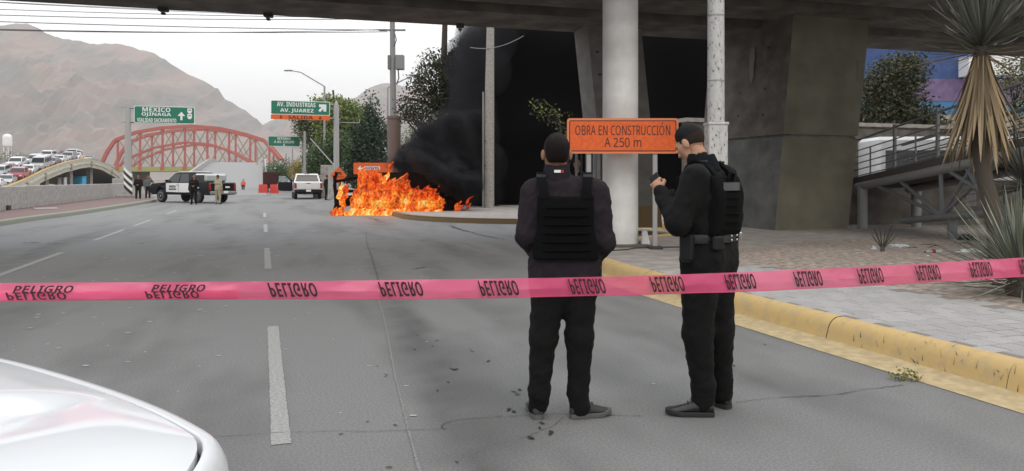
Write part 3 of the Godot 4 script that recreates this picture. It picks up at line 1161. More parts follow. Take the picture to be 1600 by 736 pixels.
	b.tube([Vector3(0, 0, 0), Vector3(0, 12.4, 0)], [0.25, 0.15], 10)
	part(pole0, "shaft", b, mats.grey_steel)
	for y in [9.4, 10.2, 11.2]:
		b = B.new()
		b.bar(Vector3(-0.9, y, 0.1), Vector3(0.9, y, 0.1), 0.1, 0.1)
		part(pole0, "cross_arm", b, mats.rail_steel)
	for wv in [[9.25, 11.9, 0.03, 0.5], [9.4, 11.95, 0.026, 0.3], [9.9, 11.9, 0.022, 0.15], [8.75, 11.2, 0.032, 0.25], [8.5, 11.25, 0.028, 0.6], [8.35, 11.1, 0.03, 0.4], [10.15, 11.9, 0.02, 0.3]]:
		var p := []
		for i in 25:
			var t := i / 24.0
			var q: Vector3 = (pole0.position + Vector3(0, wv[0] + 0.8, 0.1)).lerp(pole.position + Vector3(-0.4, wv[1], 0.1), t)
			q.y -= wv[3] * 4.0 * t * (1.0 - t)
			p.append(q)
		b = B.new()
		b.tube(p, [wv[2] * 0.72], 5)
		tag(part(self, "overhead_cable", b, mats.dark_metal), "dark overhead cable slanting across the pale sky below the overpass", "cable", "overhead cables")

	var cp := thing("concrete_pole", "thick pale concrete pole standing in front of black smoke", "pole", Vector3(-1.068, 0.116, -35.000))
	b = B.new()
	b.tube([Vector3(0, 0, 0), Vector3(0.02, 4.5, 0), Vector3(0.08, 9.5, 0)], [0.245, 0.225, 0.16], 12)
	part(cp, "shaft", b, mat("old_concrete", lin(0.40, 0.38, 0.345), 0.85, tex.blotch, 1.2))
	b = B.new()
	b.rod(Vector3(-0.27, 0, 0.12), Vector3(-0.26, 5.4, 0.1), 0.05, 6)
	part(cp, "conduit", b, mats.grey_steel)
	for y in [1.95, 3.1, 4.0]:
		b = B.new()
		b.lathe([[0.25 - y * 0.009, y], [0.25 - y * 0.009, y + 0.05]], 12)
		part(cp, "strap", b, mats.dark_metal)
	b = B.new()
	var wp := []
	for i in 20:
		var t := i / 19.0
		wp.append(Vector3(-1.956, 7.677, -35.500).lerp(Vector3(0.511, 7.839, -33.500), t) - Vector3(0, 0.5 * 4 * t * (1 - t) * 0.5, 0))
	b.tube(wp, [0.018], 5)
	part(cp, "service_cable", b, mats.grey_steel).position = -cp.position

	# street lamps
	for q in [[507, 80.0, 135, 470, 113, 452, 110, "slim grey street lamp with long arm behind the green exit sign"], [606, 76.0, 137, 632, 124, 648, 117, "slim grey street lamp partly hidden by the smoke and tree"]]:
		var d: float = q[1]
		var base := Vector3((q[0] - 800.0) / 1180.0 * d, 0, -d)
		var lp := thing("street_lamp", q[7], "street lamp", base)
		var pt := func(px: float, py: float) -> Vector3: return Vector3((px - 800.0) / 1180.0 * d, 1.48 - (py - 280.0) / 1180.0 * d, -d) - base
		b = B.new()
		b.tube([Vector3.ZERO, pt.call(q[0], q[2])], [0.15, 0.1], 8)
		part(lp, "shaft", b, mats.galvanised)
		b = B.new()
		b.tube([pt.call(q[0], q[2]), pt.call(q[3], q[4]), pt.call(q[5], q[6])], [0.08, 0.07, 0.05], 6)
		part(lp, "arm", b, mats.galvanised)
		b = B.new()
		var e: Vector3 = pt.call(q[5], q[6])
		b.cbox(e + Vector3(-0.1, -0.02, 0), Vector3(0.9, 0.14, 0.3), 0.04)
		part(lp, "lamp_head", b, mats.grey_steel)
	for q in [[476, 205, 70.0], [457, 232, 110.0], [447, 240, 120.0], [497, 190, 95.0], [412, 245, 130.0], [402, 232, 150.0]]:
		b = B.new()
		var d: float = q[2]
		b.tube([Vector3((q[0] - 800.0) / 1180.0 * d, 0, -d), Vector3((q[0] - 800.0) / 1180.0 * d, 1.48 - (q[1] - 280.0) / 1180.0 * d, -d)], [0.16, 0.11], 8)
		tag(part(self, "post", b, mats.galvanised), "plain pale post standing beside the far right lanes", "post", "far roadside posts")


# centre of the hump-backed overpass on the left: point at distance d, `lat` metres left of its parapet
func hump(d: float, lat: float, y := 0.0) -> Vector3:
	var k := [[60.0, -48.0, -1.6], [75.0, -54.66, -1.03], [96.0, -63.62, 0.15], [106.0, -68.27, 0.88], [118.0, -73.0, 2.38], [128.0, -75.93, 3.7], [138.0, -78.94, 4.56], [145.0, -81.1, 4.94], [153.0, -82.98, 4.51], [160.0, -84.07, 3.05], [170.0, -85.72, -0.13], [190.0, -89.0, -2.0]]
	for i in k.size() - 1:
		if d <= k[i + 1][0]:
			var t: float = (d - k[i][0]) / (k[i + 1][0] - k[i][0])
			return Vector3(lerpf(k[i][1], k[i + 1][1], t) - lat, lerpf(k[i][2], k[i + 1][2], t) + 0.09 * lat + y, -d)
	return Vector3.ZERO


func hump_bridge() -> void:
	var o := thing("hump_bridge", "pale hump-backed concrete overpass full of queued cars", "overpass", Vector3(-75, 0, -125))
	var road := B.new()
	var beam := B.new()
	var cap := B.new()
	var under := B.new()
	var far := B.new()
	var d := 70.0
	while d < 172.0:
		var e := d + 1.5
		road.quad(hump(d, 9.5), hump(d, 0.05), hump(e, 0.05), hump(e, 9.5))
		var mid := d + 0.75
		# depth of the edge beam below the road: deep at the ends
		var dep := func(x: float) -> float:
			return 1.15 + 4.0 * smoothstep(112.0, 102.0, x) + 4.0 * smoothstep(163.0, 171.0, x)
		beam.quad(hump(d, 0.0, -dep.call(d)), hump(e, 0.0, -dep.call(e)), hump(e, 0.0, 0.55), hump(d, 0.0, 0.55))
		beam.quad(hump(e, 0.3, 0.0), hump(d, 0.3, 0.0), hump(d, 0.3, 0.55), hump(e, 0.3, 0.55))
		beam.quad(hump(d, 0.0, -dep.call(d)), hump(d, 0.5, -dep.call(d)), hump(e, 0.5, -dep.call(e)), hump(e, 0.0, -dep.call(e)))
		# a projecting moulding half way down the beam
		beam.quad(hump(d, -0.12, -0.5), hump(e, -0.12, -0.5), hump(e, -0.12, -0.2), hump(d, -0.12, -0.2))
		beam.quad(hump(d, -0.12, -0.2), hump(e, -0.12, -0.2), hump(e, 0.0, -0.15), hump(d, 0.0, -0.15))
		beam.quad(hump(d, 0.0, -0.52), hump(e, 0.0, -0.52), hump(e, -0.12, -0.5), hump(d, -0.12, -0.5))
		cap.quad(hump(d, -0.05, 0.553), hump(e, -0.05, 0.553), hump(e, 0.35, 0.62), hump(d, 0.35, 0.62))
		under.quad(hump(d, 0.4, -0.5), hump(d, 9.5, -0.9), hump(e, 9.5, -0.9), hump(e, 0.4, -0.5))
		far.quad(hump(d, 9.5, -5.0), hump(e, 9.5, -5.0), hump(e, 9.5, 0.6), hump(d, 9.5, 0.6))
		d = e
	part(o, "roadway", road, mat("far_road", lin(0.2, 0.2, 0.2), 0.9)).position = -o.position
	part(o, "edge_beam", beam, mat("beam_cream", lin(0.58, 0.55, 0.45), 0.8, tex.blotch, 6.0)).position = -o.position
	part(o, "rail_cap", cap, mat("cap_ochre", lin(0.42, 0.27, 0.10), 0.8)).position = -o.position
	part(o, "underside", under, mats.concrete).position = -o.position
	part(o, "far_wall", far, mats.concrete).position = -o.position
	for x in [[106.5, 0.0], [118.0, 0.0], [132.0, 0.0], [146.0, 0.0], [158.0, 0.0]]:
		var b := B.new()
		b.box(hump(x[0], -0.14, -0.45), Vector3(0.25, 1.1, 0.3))
		part(o, "joint_rib", b, mats.concrete).position = -o.position
	for x in [124.0, 138.0, 151.0]:
		var b := B.new()
		b.box(Vector3(hump(x, 2.0).x, hump(x, 2.0).y / 2 - 1.2, -x), Vector3(0.9, hump(x, 0.0).y + 2.0, 0.9))
		part(o, "pillar", b, mats.concrete).position = -o.position
	# stalls under the arch
	var b2 := B.new()
	var bs := thing("market_stall", "bright blue stall under the hump-backed overpass", "stall", Vector3(-80.657, -0.432, -141.000))
	b2.cbox(Vector3(0, 1.2, 0), Vector3(1.6, 2.3, 1.4), 0.05)
	part(bs, "booth", b2, mat("tarp_blue", lin(0.03, 0.36, 0.62), 0.6))
	b2 = B.new()
	b2.cbox(Vector3(0, 2.4, 0.1), Vector3(1.9, 0.1, 1.9), 0.03)
	part(bs, "roof", b2, mat("tarp_blue", lin(0.03, 0.36, 0.62), 0.6))
	bs = thing("market_stall", "white stall with open front under the hump-backed overpass", "stall", Vector3(-81.024, -0.595, -136.000))
	b2 = B.new()
	b2.box(Vector3(-0.5, 1.2, 0), Vector3(0.25, 2.2, 0.8))
	b2.box(Vector3(0.5, 1.2, 0), Vector3(0.25, 2.2, 0.8))
	b2.box(Vector3(0, 0.5, 0), Vector3(1.2, 0.8, 0.6))
	part(bs, "counter", b2, mats.sign_white)
	b2 = B.new()
	b2.box(Vector3(0, 2.35, 0), Vector3(1.4, 0.12, 1.0))
	part(bs, "roof", b2, mats.sign_white)


# text scaled to a given width and height, centred at a point of the parent
func words(parent: Node3D, s: String, at: Vector3, w: float, h: float, m: Material, bold := true) -> MeshInstance3D:
	var t := TextMesh.new()
	t.text = s
	t.font = fontb if bold else font
	t.font_size = 48
	t.pixel_size = 0.01
	t.depth = 0.012
	t.curve_step = 1.0
	var bx := t.get_aabb()
	var o := MeshInstance3D.new()
	o.name = "lettering"
	o.mesh = t
	o.material_override = m
	var k := Vector3(w / bx.size.x, h / bx.size.y, 1.0)
	o.scale = k
	o.position = at - bx.get_center() * k
	parent.add_child(o, true)
	return o


func poly_part(parent: Node3D, called: String, pts: Array, z0: float, z1: float, m: Material, at := Vector3.ZERO, turn := 0.0, k := 1.0) -> MeshInstance3D:
	var pv := PackedVector2Array()
	for p in pts:
		pv.append(Vector2(p[0], p[1]).rotated(turn) * k)
	var b := B.new()
	b.prism(pv, z0, z1, Transform3D(Basis(), at))
	return part(parent, called, b, m)


func round_rect(w: float, h: float, r: float) -> Array:
	var out := []
	for q in [[1, 1, 0], [-1, 1, 90], [-1, -1, 180], [1, -1, 270]]:
		for i in 4:
			var a := deg_to_rad(q[2] + i * 30.0)
			out.append([q[0] * (w / 2 - r) + cos(a) * r, q[1] * (h / 2 - r) + sin(a) * r])
	return out


const ARROW := [[-0.12, -0.5], [0.12, -0.5], [0.12, 0.0], [0.42, 0.0], [0.0, 0.5], [-0.42, 0.0], [-0.12, 0.0]]
const CORNER := [[-0.5, -0.28], [-0.28, -0.5], [0.14, -0.08], [0.14, -0.42], [0.5, -0.42], [0.5, 0.5], [-0.42, 0.5], [-0.42, 0.14], [-0.08, 0.14]]


func road_signs() -> void:
	var white: Material = mats.sign_white
	var black: Material = mats.sign_black
	var b := B.new()
	# orange works sign
	var s := thing("construction_sign", "wide orange road works sign on two posts in front of white column", "sign", Vector3(2.067, 0.178, -14.1))
	poly_part(s, "board", round_rect(2.08, 0.66, 0.05), -0.01, 0.008, mats.sign_orange_edge, Vector3(0, 2.11, 0))
	poly_part(s, "border", round_rect(2.0, 0.58, 0.035), 0.008, 0.0115, black, Vector3(0, 2.11, 0))
	var face := poly_part(s, "face", round_rect(1.965, 0.545, 0.03), 0.0115, 0.014, mats.sign_orange, Vector3(0, 2.11, 0))
	words(face, "OBRA EN CONSTRUCCIÓN", Vector3(0.0, 2.242, 0.012), 1.77, 0.235, black, false)
	words(face, "A 250 m", Vector3(0.0, 1.985, 0.012), 0.69, 0.175, black, false)
	for x in [-0.63, 0.61]:
		b = B.new()
		b.cbox(Vector3(x, 1.18, -0.04), Vector3(0.085, 2.42, 0.05), 0.006)
		part(s, "post", b, mat("post_white", lin(0.5, 0.5, 0.49), 0.5, tex.fine, 0.6))
		b = B.new()
		b.cbox(Vector3(x, 0.025, -0.02), Vector3(0.24, 0.06, 0.3), 0.01)
		part(s, "foot", b, mats.dark_metal)

	# MEXICO / OJINAGA gantry
	var D := 54.5
	s = thing("direction_sign", "green road sign reading MEXICO OJINAGA on a cantilever pole", "sign", Vector3(-27.750, 0.000, -54.575), ROAD_YAW)
	var sc := 54.5 / 1180.0 * 0.985
	var bx := 54.0 * sc
	var bw := 88.0 * sc / 0.985
	var bh := 27.5 * sc
	var by := 1.48 + (280.0 - 178.5) * 54.5 / 1180.0
	poly_part(s, "board", round_rect(bw, bh, 0.1), -0.03, 0.02, white, Vector3(bx, by, 0.25))
	face = poly_part(s, "face", round_rect(bw - 0.09, bh - 0.09, 0.08), 0.02, 0.03, mats.sign_green, Vector3(bx, by, 0.25))
	words(face, "MEXICO", Vector3(bx - 0.55, by + 0.37, 0.29), 1.85, 0.31, white)
	words(face, "OJINAGA", Vector3(bx - 0.55, by + 0.0, 0.29), 1.95, 0.31, white)
	words(face, "VIALIDAD SACRAMENTO", Vector3(bx - 0.52, by - 0.4, 0.29), 2.6, 0.28, white)
	poly_part(face, "arrow", ARROW, 0.0, 0.012, white, Vector3(bx + 1.12, by - 0.05, 0.283), 0.0, 0.62)
	for y in [0.33, -0.08]:
		var sh := poly_part(face, "route_shield", [[-0.15, 0.19], [0.15, 0.19], [0.16, -0.06], [0.09, -0.17], [0, -0.2], [-0.09, -0.17], [-0.16, -0.06]], 0.0, 0.01, white, Vector3(bx + 1.68, by + y, 0.283))
		poly_part(sh, "shield_bar", round_rect(0.17, 0.06, 0.01), 0.01, 0.014, black, Vector3(bx + 1.68, by + y + 0.06, 0.283))
	b = B.new()
	b.lathe([[0.27, 0.3], [0.25, 2.0], [0.21, 4.6], [0.19, 6.9], [0.05, 6.95]], 16)
	part(s, "pole", b, mat("pole_pale", lin(0.5, 0.5, 0.5), 0.55, tex.fine, 1.0))
	b = B.new()
	b.cbox(Vector3(0, 0.17, 0), Vector3(1.5, 0.36, 1.1), 0.04)
	part(s, "plinth", b, mats.concrete)
	for k in 6:
		b = B.new()
		var rings := []
		for e in 2:
			var ring := PackedVector3Array()
			for j in 16:
				var an := -TAU * j / 16
				ring.append(Vector3(cos(an) * 0.285, 0.62 + (k + e) * 0.25 - cos(an) * 0.3, sin(an) * 0.285))
			rings.append(ring)
		b.loft(rings)
		part(s, "warning_band", b, black if k % 2 == 0 else white)
	for y in [by + 0.47, by - 0.56]:
		b = B.new()
		b.rod(Vector3(0, y, 0), Vector3(bx + bw * 0.45, y, 0.15), 0.07, 8)
		b.tube([Vector3(-0.42, y, 0.12), Vector3(0.42, y, 0.12)], [0.035], 6)
		part(s, "arm", b, mats.galvanised)

	# exit sign
	s = thing("direction_sign", "green and orange exit sign reading AV. INDUSTRIAS AV. JUAREZ on cantilever pole", "sign", Vector3(-12.794, 0.002, -55.000), ROAD_YAW)
	sc = 55.0 / 1180.0
	bx = -54.0 * sc
	bw = 85.0 * sc * 1.03
	by = 1.48 + (280.0 - 171.0) * sc
	poly_part(s, "board", round_rect(bw, 21.5 * sc, 0.08), -0.03, 0.02, white, Vector3(bx, by, 0.3))
	face = poly_part(s, "face", round_rect(bw - 0.09, 21.5 * sc - 0.09, 0.07), 0.02, 0.03, mats.sign_green, Vector3(bx, by, 0.3))
	words(face, "AV. INDUSTRIAS", Vector3(bx - 0.3, by + 0.23, 0.34), 2.65, 0.32, white)
	words(face, "AV. JUAREZ", Vector3(bx - 0.25, by - 0.22, 0.34), 2.3, 0.32, white)
	poly_part(face, "arrow", CORNER, 0.0, 0.012, white, Vector3(bx + 1.5, by + 0.02, 0.333), 0.0, 0.56)
	var by2 := by - 21.5 * sc / 2 - 0.17
	poly_part(s, "exit_strip", round_rect(bw - 0.02, 0.33, 0.04), -0.03, 0.02, mats.sign_orange, Vector3(bx, by2, 0.3))
	words(s, "SALIDA", Vector3(bx, by2, 0.325), 1.7, 0.22, black)
	for x in [-1.35, 1.35]:
		poly_part(s, "arrow", ARROW, 0.0, 0.012, black, Vector3(bx + x, by2, 0.323), PI, 0.27)
	b = B.new()
	b.lathe([[0.21, -0.1], [0.2, 3.0], [0.185, 6.8], [0.05, 7.2]], 8)
	part(s, "pole", b, mat("pole_pale", lin(0.5, 0.5, 0.5), 0.55, tex.fine, 1.0))
	for y in [by + 0.35, by2]:
		b = B.new()
		b.rod(Vector3(0.0, y, 0), Vector3(bx - bw * 0.4, y, 0.2), 0.06, 6)
		part(s, "arm", b, mats.galvanised)
	b = B.new()
	b.cbox(Vector3(0.9, 1.48 + (280 - 190) * sc - 0.05, -0.1), Vector3(1.6, 0.06, 0.06), 0.01)
	b.cbox(Vector3(1.68, 1.48 + (280 - 188) * sc - 0.02, -0.1), Vector3(0.06, 0.3, 0.06), 0.01)
	part(s, "bracket", b, mats.galvanised)

	# return sign farther on
	s = thing("direction_sign", "smaller green road sign reading RETORNO A AV. COLON", "sign", Vector3(-25.417, -0.001, -92.000), ROAD_YAW)
	sc = 92.0 / 1180.0
	bx = -29.0 * sc
	bw = 47.0 * sc
	by = 1.48 + (280.0 - 221.5) * sc
	poly_part(s, "board", round_rect(bw, 15.5 * sc, 0.1), -0.03, 0.02, white, Vector3(bx, by, 0.3))
	face = poly_part(s, "face", round_rect(bw - 0.08, 15.5 * sc - 0.08, 0.08), 0.02, 0.03, mats.sign_green, Vector3(bx, by, 0.3))
	words(face, "RETORNO", Vector3(bx, by + 0.33, 0.34), 1.5, 0.3, white)
	words(face, "A AV. COLON", Vector3(bx, by - 0.08, 0.34), 2.3, 0.3, white)
	poly_part(face, "arrow", ARROW, 0.0, 0.012, white, Vector3(bx, by - 0.42, 0.333), PI, 0.3)
	b = B.new()
	b.lathe([[0.2, -0.1], [0.17, 6.6]], 8)
	part(s, "pole", b, mats.galvanised)
	for y in [by + 0.35, by - 0.35]:
		b = B.new()
		b.rod(Vector3(0.0, y, 0), Vector3(bx - bw * 0.4, y, 0.2), 0.06, 6)
		part(s, "arm", b, mats.galvanised)
	# small far green sign
	s = thing("direction_sign", "tiny far green sign above the dark red truck", "sign", Vector3(-44.492, 0.056, -140.000), ROAD_YAW)
	sc = 140.0 / 1180.0
	poly_part(s, "board", round_rect(28 * sc, 8 * sc, 0.1), -0.03, 0.02, mats.sign_green, Vector3(0, 1.48 + 16 * sc, 0))
	for q in [-0.9, -0.2, 0.6]:
		poly_part(s, "marking", round_rect(0.45, 0.35, 0.05), 0.02, 0.03, white, Vector3(q, 1.48 + 16.3 * sc, 0))
	for x in [-1.2, 1.2]:
		b = B.new()
		b.rod(Vector3(x, -0.1, -0.1), Vector3(x, 1.48 + 18 * sc, -0.1), 0.08, 6)
		part(s, "post", b, mats.galvanised)
	# detour board
	s = thing("detour_sign", "orange detour board with white arrow behind the flames", "sign", Vector3(-7.724, 0.127, -42.000), 0.12)
	sc = 42.0 / 1180.0
	poly_part(s, "board", round_rect(60 * sc, 18 * sc, 0.04), -0.02, 0.01, mats.sign_orange, Vector3(0, 1.48 + 16.5 * sc - 0.12, 0))
	poly_part(s, "arrow", ARROW, 0.01, 0.02, white, Vector3(-0.68, 1.48 + 16.5 * sc - 0.12, 0), PI / 2, 0.36)
	poly_part(s, "panel", round_rect(0.85, 0.2, 0.02), 0.01, 0.016, white, Vector3(-0.05, 1.48 + 17.0 * sc - 0.12, 0))
	words(s, "DESVIO", Vector3(-0.05, 1.48 + 17.0 * sc - 0.12, 0.02), 0.7, 0.14, black)
	for x in [-0.6, 0.6]:
		b = B.new()
		b.cbox(Vector3(x, 0.8, -0.05), Vector3(0.06, 2.0, 0.05), 0.005)
		part(s, "post", b, mats.galvanised)
	# diamond works sign
	s = thing("works_sign", "orange diamond works sign beside the burning car's open door", "sign", Vector3(-9.416, 0.021, -41.000), 0.1)
	poly_part(s, "plate", [[0, 0.47], [-0.45, 0.0], [0, -0.47], [0.45, 0.0]], -0.01, 0.01, mats.sign_orange, Vector3(0, 1.66, 0))
	poly_part(s, "symbol", [[-0.05, -0.02], [0.02, -0.04], [0.06, 0.1], [0.14, 0.1], [0.15, 0.0], [0.22, 0.02], [0.2, 0.16], [0.1, 0.2], [-0.02, 0.18], [-0.1, 0.08]], 0.01, 0.02, black, Vector3(-0.05, 1.66, 0))
	poly_part(s, "symbol_bar", round_rect(0.6, 0.035, 0.01), 0.01, 0.02, black, Vector3(0, 1.58, 0))
	b = B.new()
	b.cbox(Vector3(0, 0.7, -0.04), Vector3(0.06, 1.6, 0.05), 0.005)
	part(s, "post", b, mats.galvanised)

	# concrete stub and cable stay beside the exit sign pole
	var cs := thing("concrete_stub", "pale tapered concrete stub standing beside the white pickup", "post", Vector3(-11.627, 0.151, -49.000))
	b = B.new()
	b.prism(PackedVector2Array([Vector2(-0.28, 0), Vector2(0.28, 0), Vector2(0.2, 2.2), Vector2(-0.22, 2.25)]), -0.25, 0.25)
	part(cs, "block", b, mats.concrete_pale)
	b = B.new()
	b.rod(Vector3(0.1, 2.2, 0), Vector3(-1.6, 4.0, -0.5), 0.04, 6)
	part(cs, "stay", b, mats.galvanised)
	for q in [[497, 0.9, "squat grey concrete block behind the white pickup"], [509, 1.3, "upright grey concrete block behind the white pickup"]]:
		b = B.new()
		b.cbox(Vector3(0, q[1], 0), Vector3(0.7, q[1] * 2, 0.6), 0.05)
		var cb := part(self, "concrete_block", b, mats.concrete)
		cb.position = Vector3((q[0] - 800.0) / 1180.0 * 60.0, 0.0, -60.0)
		tag(cb, q[2], "block")


# walkway height of the pedestrian ramp at a distance ahead
func walk_y(d: float) -> float:
	return 1.30 + (20.0 - d) * 0.106


func right_side() -> void:
	var x0 := 9.28
	var b := B.new()
	var r := thing("pedestrian_ramp", "grey steel pedestrian ramp with railings and truss beside the olive pier", "ramp", Vector3(x0, 0.178, -17))
	b.rod(Vector3(x0, walk_y(20.3), -20.3), Vector3(x0, walk_y(9.0), -9.0), 0.105, 14)
	part(r, "edge_tube", b, mats.grey_steel).position = -r.position
	b = B.new()
	b.rod(Vector3(x0 + 1.75, walk_y(21.0), -21.0), Vector3(x0 + 1.75, walk_y(9.0), -9.0), 0.105, 14)
	part(r, "edge_tube", b, mats.grey_steel).position = -r.position
	b = B.new()
	var p := [Vector3(x0 - 0.03, walk_y(21.5) + 0.09, -21.5), Vector3(x0 + 1.8, walk_y(21.5) + 0.09, -21.5), Vector3(x0 + 1.8, walk_y(9.0) + 0.09, -9.0), Vector3(x0 - 0.03, walk_y(9.0) + 0.09, -9.0)]
	var up := Vector3(0, 0.17, 0)
	b.quad(p[3], p[2], p[1], p[0])
	b.quad(p[0] + up, p[1] + up, p[2] + up, p[3] + up)
	b.quad(p[0], p[3], p[3] + up, p[0] + up)
	b.quad(p[2], p[1], p[1] + up, p[2] + up)
	b.quad(p[3], p[2], p[2] + up, p[3] + up)
	b.quad(p[0], p[0] + up, p[1] + up, p[1])
	part(r, "walkway", b, mat("walk_slab", lin(0.13, 0.11, 0.095), 0.9, tex.worn, 1.0)).position = -r.position
	for q in [[x0, 20.0], [x0 + 1.75, 20.6]]:
		b = B.new()
		b.lathe([[0.125, 0.15], [0.125, walk_y(q[1])]], 14, Transform3D(Basis(), Vector3(q[0], 0, -q[1])))
		part(r, "column", b, mats.grey_steel).position = -r.position
	var node := Vector3(x0, 0.69, -16.3)
	b = B.new()
	b.rod(Vector3(x0, 0.50, -17.9), Vector3(x0, 0.86, -14.2), 0.08, 10)
	part(r, "lower_tube", b, mats.rail_steel).position = -r.position
	b = B.new()
	b.rod(Vector3(x0 + 0.05, 0.15, -16.0), Vector3(x0 + 0.05, 0.7, -16.0), 0.1, 10)
	part(r, "stub_column", b, mats.rail_steel).position = -r.position
	for q in [19.25, 18.1, 16.35, 15.2, 14.3]:
		b = B.new()
		b.rod(node, Vector3(x0, walk_y(q) - 0.05, -q), 0.045, 8)
		part(r, "strut", b, mats.rail_steel).position = -r.position
	for q in [[16.0, 14.2, 0.95], [15.4, 14.6, 0.82]]:
		b = B.new()
		b.rod(Vector3(x0, walk_y(q[0]) - 0.08, -q[0]), Vector3(x0, q[2], -q[1]), 0.05, 8)
		part(r, "strut", b, mats.rail_steel).position = -r.position
	b = B.new()
	b.box(Vector3(x0 + 0.02, 1.15, -15.3), Vector3(0.03, 0.42, 0.3))
	part(r, "gusset_plate", b, mats.grey_steel).position = -r.position
	for side in [0.02, 1.72]:
		for k in 6:
			b = B.new()
			var h := 0.3 + 0.17 * k + (0.12 if k == 5 else 0.0)
			b.rod(Vector3(x0 + side, walk_y(21.3) + h, -21.3), Vector3(x0 + side, walk_y(9.0) + h, -9.0), 0.028 if k == 5 else 0.016, 6)
			part(r, "rail", b, mats.rail_steel).position = -r.position
		for d in [20.9, 19.6, 18.35, 17.4, 16.5, 15.55, 14.6, 13.2, 11.6, 10.0]:
			b = B.new()
			var thick: bool = d in [18.35, 16.5, 14.6, 11.6]
			b.cbox(Vector3(x0 + side, walk_y(d) + 0.26 + (0.54 if thick else 0.36), -d), Vector3(0.06 if thick else 0.035, 1.08 if thick else 0.72, 0.08 if thick else 0.035), 0.006)
			part(r, "rail_post", b, mats.rail_steel).position = -r.position

	# coloured building far behind
	var h := thing("painted_building", "blue and purple painted building beyond the dark tree", "building", Vector3(36, 0, -66))
	var wall := func(called: String, xa: float, xb: float, ya: float, yb: float, z: float, m: Material, th := 0.4) -> Node3D:
		var w := B.new()
		w.box(Vector3((xa + xb) / 2 - 36.0, (ya + yb) / 2, z), Vector3(xb - xa, yb - ya, th))
		return part(h, called, w, m)
	var blue := mat("wall_blue", lin(0.05, 0.10, 0.27), 0.85, tex.blotch, 5.0)
	var purple := mat("wall_purple", lin(0.20, 0.14, 0.28), 0.85, tex.blotch, 5.0)
	wall.call("upper_wall", 24.0, 62.0, 10.2, 16.0, 0.0, blue)
	wall.call("middle_wall", 24.0, 62.0, 8.3, 10.2, 0.06, purple)
	wall.call("band", 24.0, 62.0, 7.2, 8.3, 0.0, mat("wall_sky", lin(0.05, 0.17, 0.33), 0.85))
	wall.call("lower_wall", 24.0, 62.0, 0.0, 7.2, -0.1, mats.concrete)
	var bay = wall.call("bay", 38.9, 44.6, 10.35, 12.0, 0.9, mats.sign_white, 1.6)
	for q in [[39.3, 40.0], [43.3, 44.0]]:
		for k in 2:
			var gl := B.new()
			gl.box(Vector3((q[0] + q[1]) / 2 - 36.0, 11.0 + k * 0.55, 1.72), Vector3(q[1] - q[0], 0.48, 0.05))
			part(bay, "pane", gl, mats.car_glass)
	# low dark wall closing the yard behind the ramp
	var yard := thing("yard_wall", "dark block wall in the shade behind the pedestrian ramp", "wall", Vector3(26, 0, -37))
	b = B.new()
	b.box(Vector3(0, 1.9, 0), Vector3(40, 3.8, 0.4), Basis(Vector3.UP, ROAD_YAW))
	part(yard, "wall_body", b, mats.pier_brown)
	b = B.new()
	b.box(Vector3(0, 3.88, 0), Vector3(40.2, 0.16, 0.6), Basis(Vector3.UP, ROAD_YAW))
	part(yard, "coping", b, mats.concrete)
	# retaining wall under the landing of the ramp
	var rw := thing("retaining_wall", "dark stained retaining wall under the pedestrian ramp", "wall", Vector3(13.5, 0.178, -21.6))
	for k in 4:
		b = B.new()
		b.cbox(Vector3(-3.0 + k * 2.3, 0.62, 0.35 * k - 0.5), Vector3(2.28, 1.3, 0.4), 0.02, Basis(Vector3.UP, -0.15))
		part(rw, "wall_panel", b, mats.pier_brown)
	# bar fence beside the column
	var f := thing("bar_fence", "short dark steel bar fence beside the white column", "fence", Vector3(1.5, 0.178, -16.4))
	for k in 9:
		b = B.new()
		b.rod(Vector3(-0.1 + k * 0.105, 0.0, 0.02 * k), Vector3(-0.1 + k * 0.105, 2.15, 0.02 * k), 0.02 if k % 3 else 0.035, 6)
		part(f, "fence_bar", b, mats.dark_metal if k % 2 else mats.rail_steel)
	for y in [0.25, 1.2, 2.05]:
		b = B.new()
		b.bar(Vector3(-0.12, y, -0.02), Vector3(0.78, y, 0.15), 0.03, 0.04)
		part(f, "fence_rail", b, mats.dark_metal)


func paint(key: String, r: float, g: float, bl: float, rough := 0.35) -> StandardMaterial3D:
	return mat("paint_" + key, lin(r, g, bl), rough, null, 1.0, {"clearcoat_enabled": true, "clearcoat": 0.8 if r + g > 0.1 else 0.15, "clearcoat_roughness": 0.08, "metallic_specular": 0.5 if r + g > 0.1 else 0.2})


# half width of a body at a height: full up to the belt, then tapering to the roof
func half_width(o: Dictionary, y: float) -> float:
	var w: float = o.w / 2
	if y < 0.6:
		return w - 0.05 * (0.6 - y) / 0.3
	if y > o.belt:
		return w - 0.02 - o.taper * (y - o.belt) / (o.roof - o.belt)
	return w - 0.02 * (y - 0.6) / (o.belt - 0.6)


func with_arches(prof: Array, axles: Array, r: float, floor_y: float) -> PackedVector2Array:
	# profile runs from the front bottom over the roof to the rear bottom; arches are cut into the floor line
	var out := PackedVector2Array()
	for p in prof:
		out.append(Vector2(p[0], p[1]))
	var ax := axles.duplicate()
	ax.sort()
	for x in ax:
		for i in 9:
			var a := PI - PI * i / 8.0
			out.append(Vector2(x + cos(a) * r, floor_y + maxf(0.0, sin(a)) * r * 1.0))
	return out


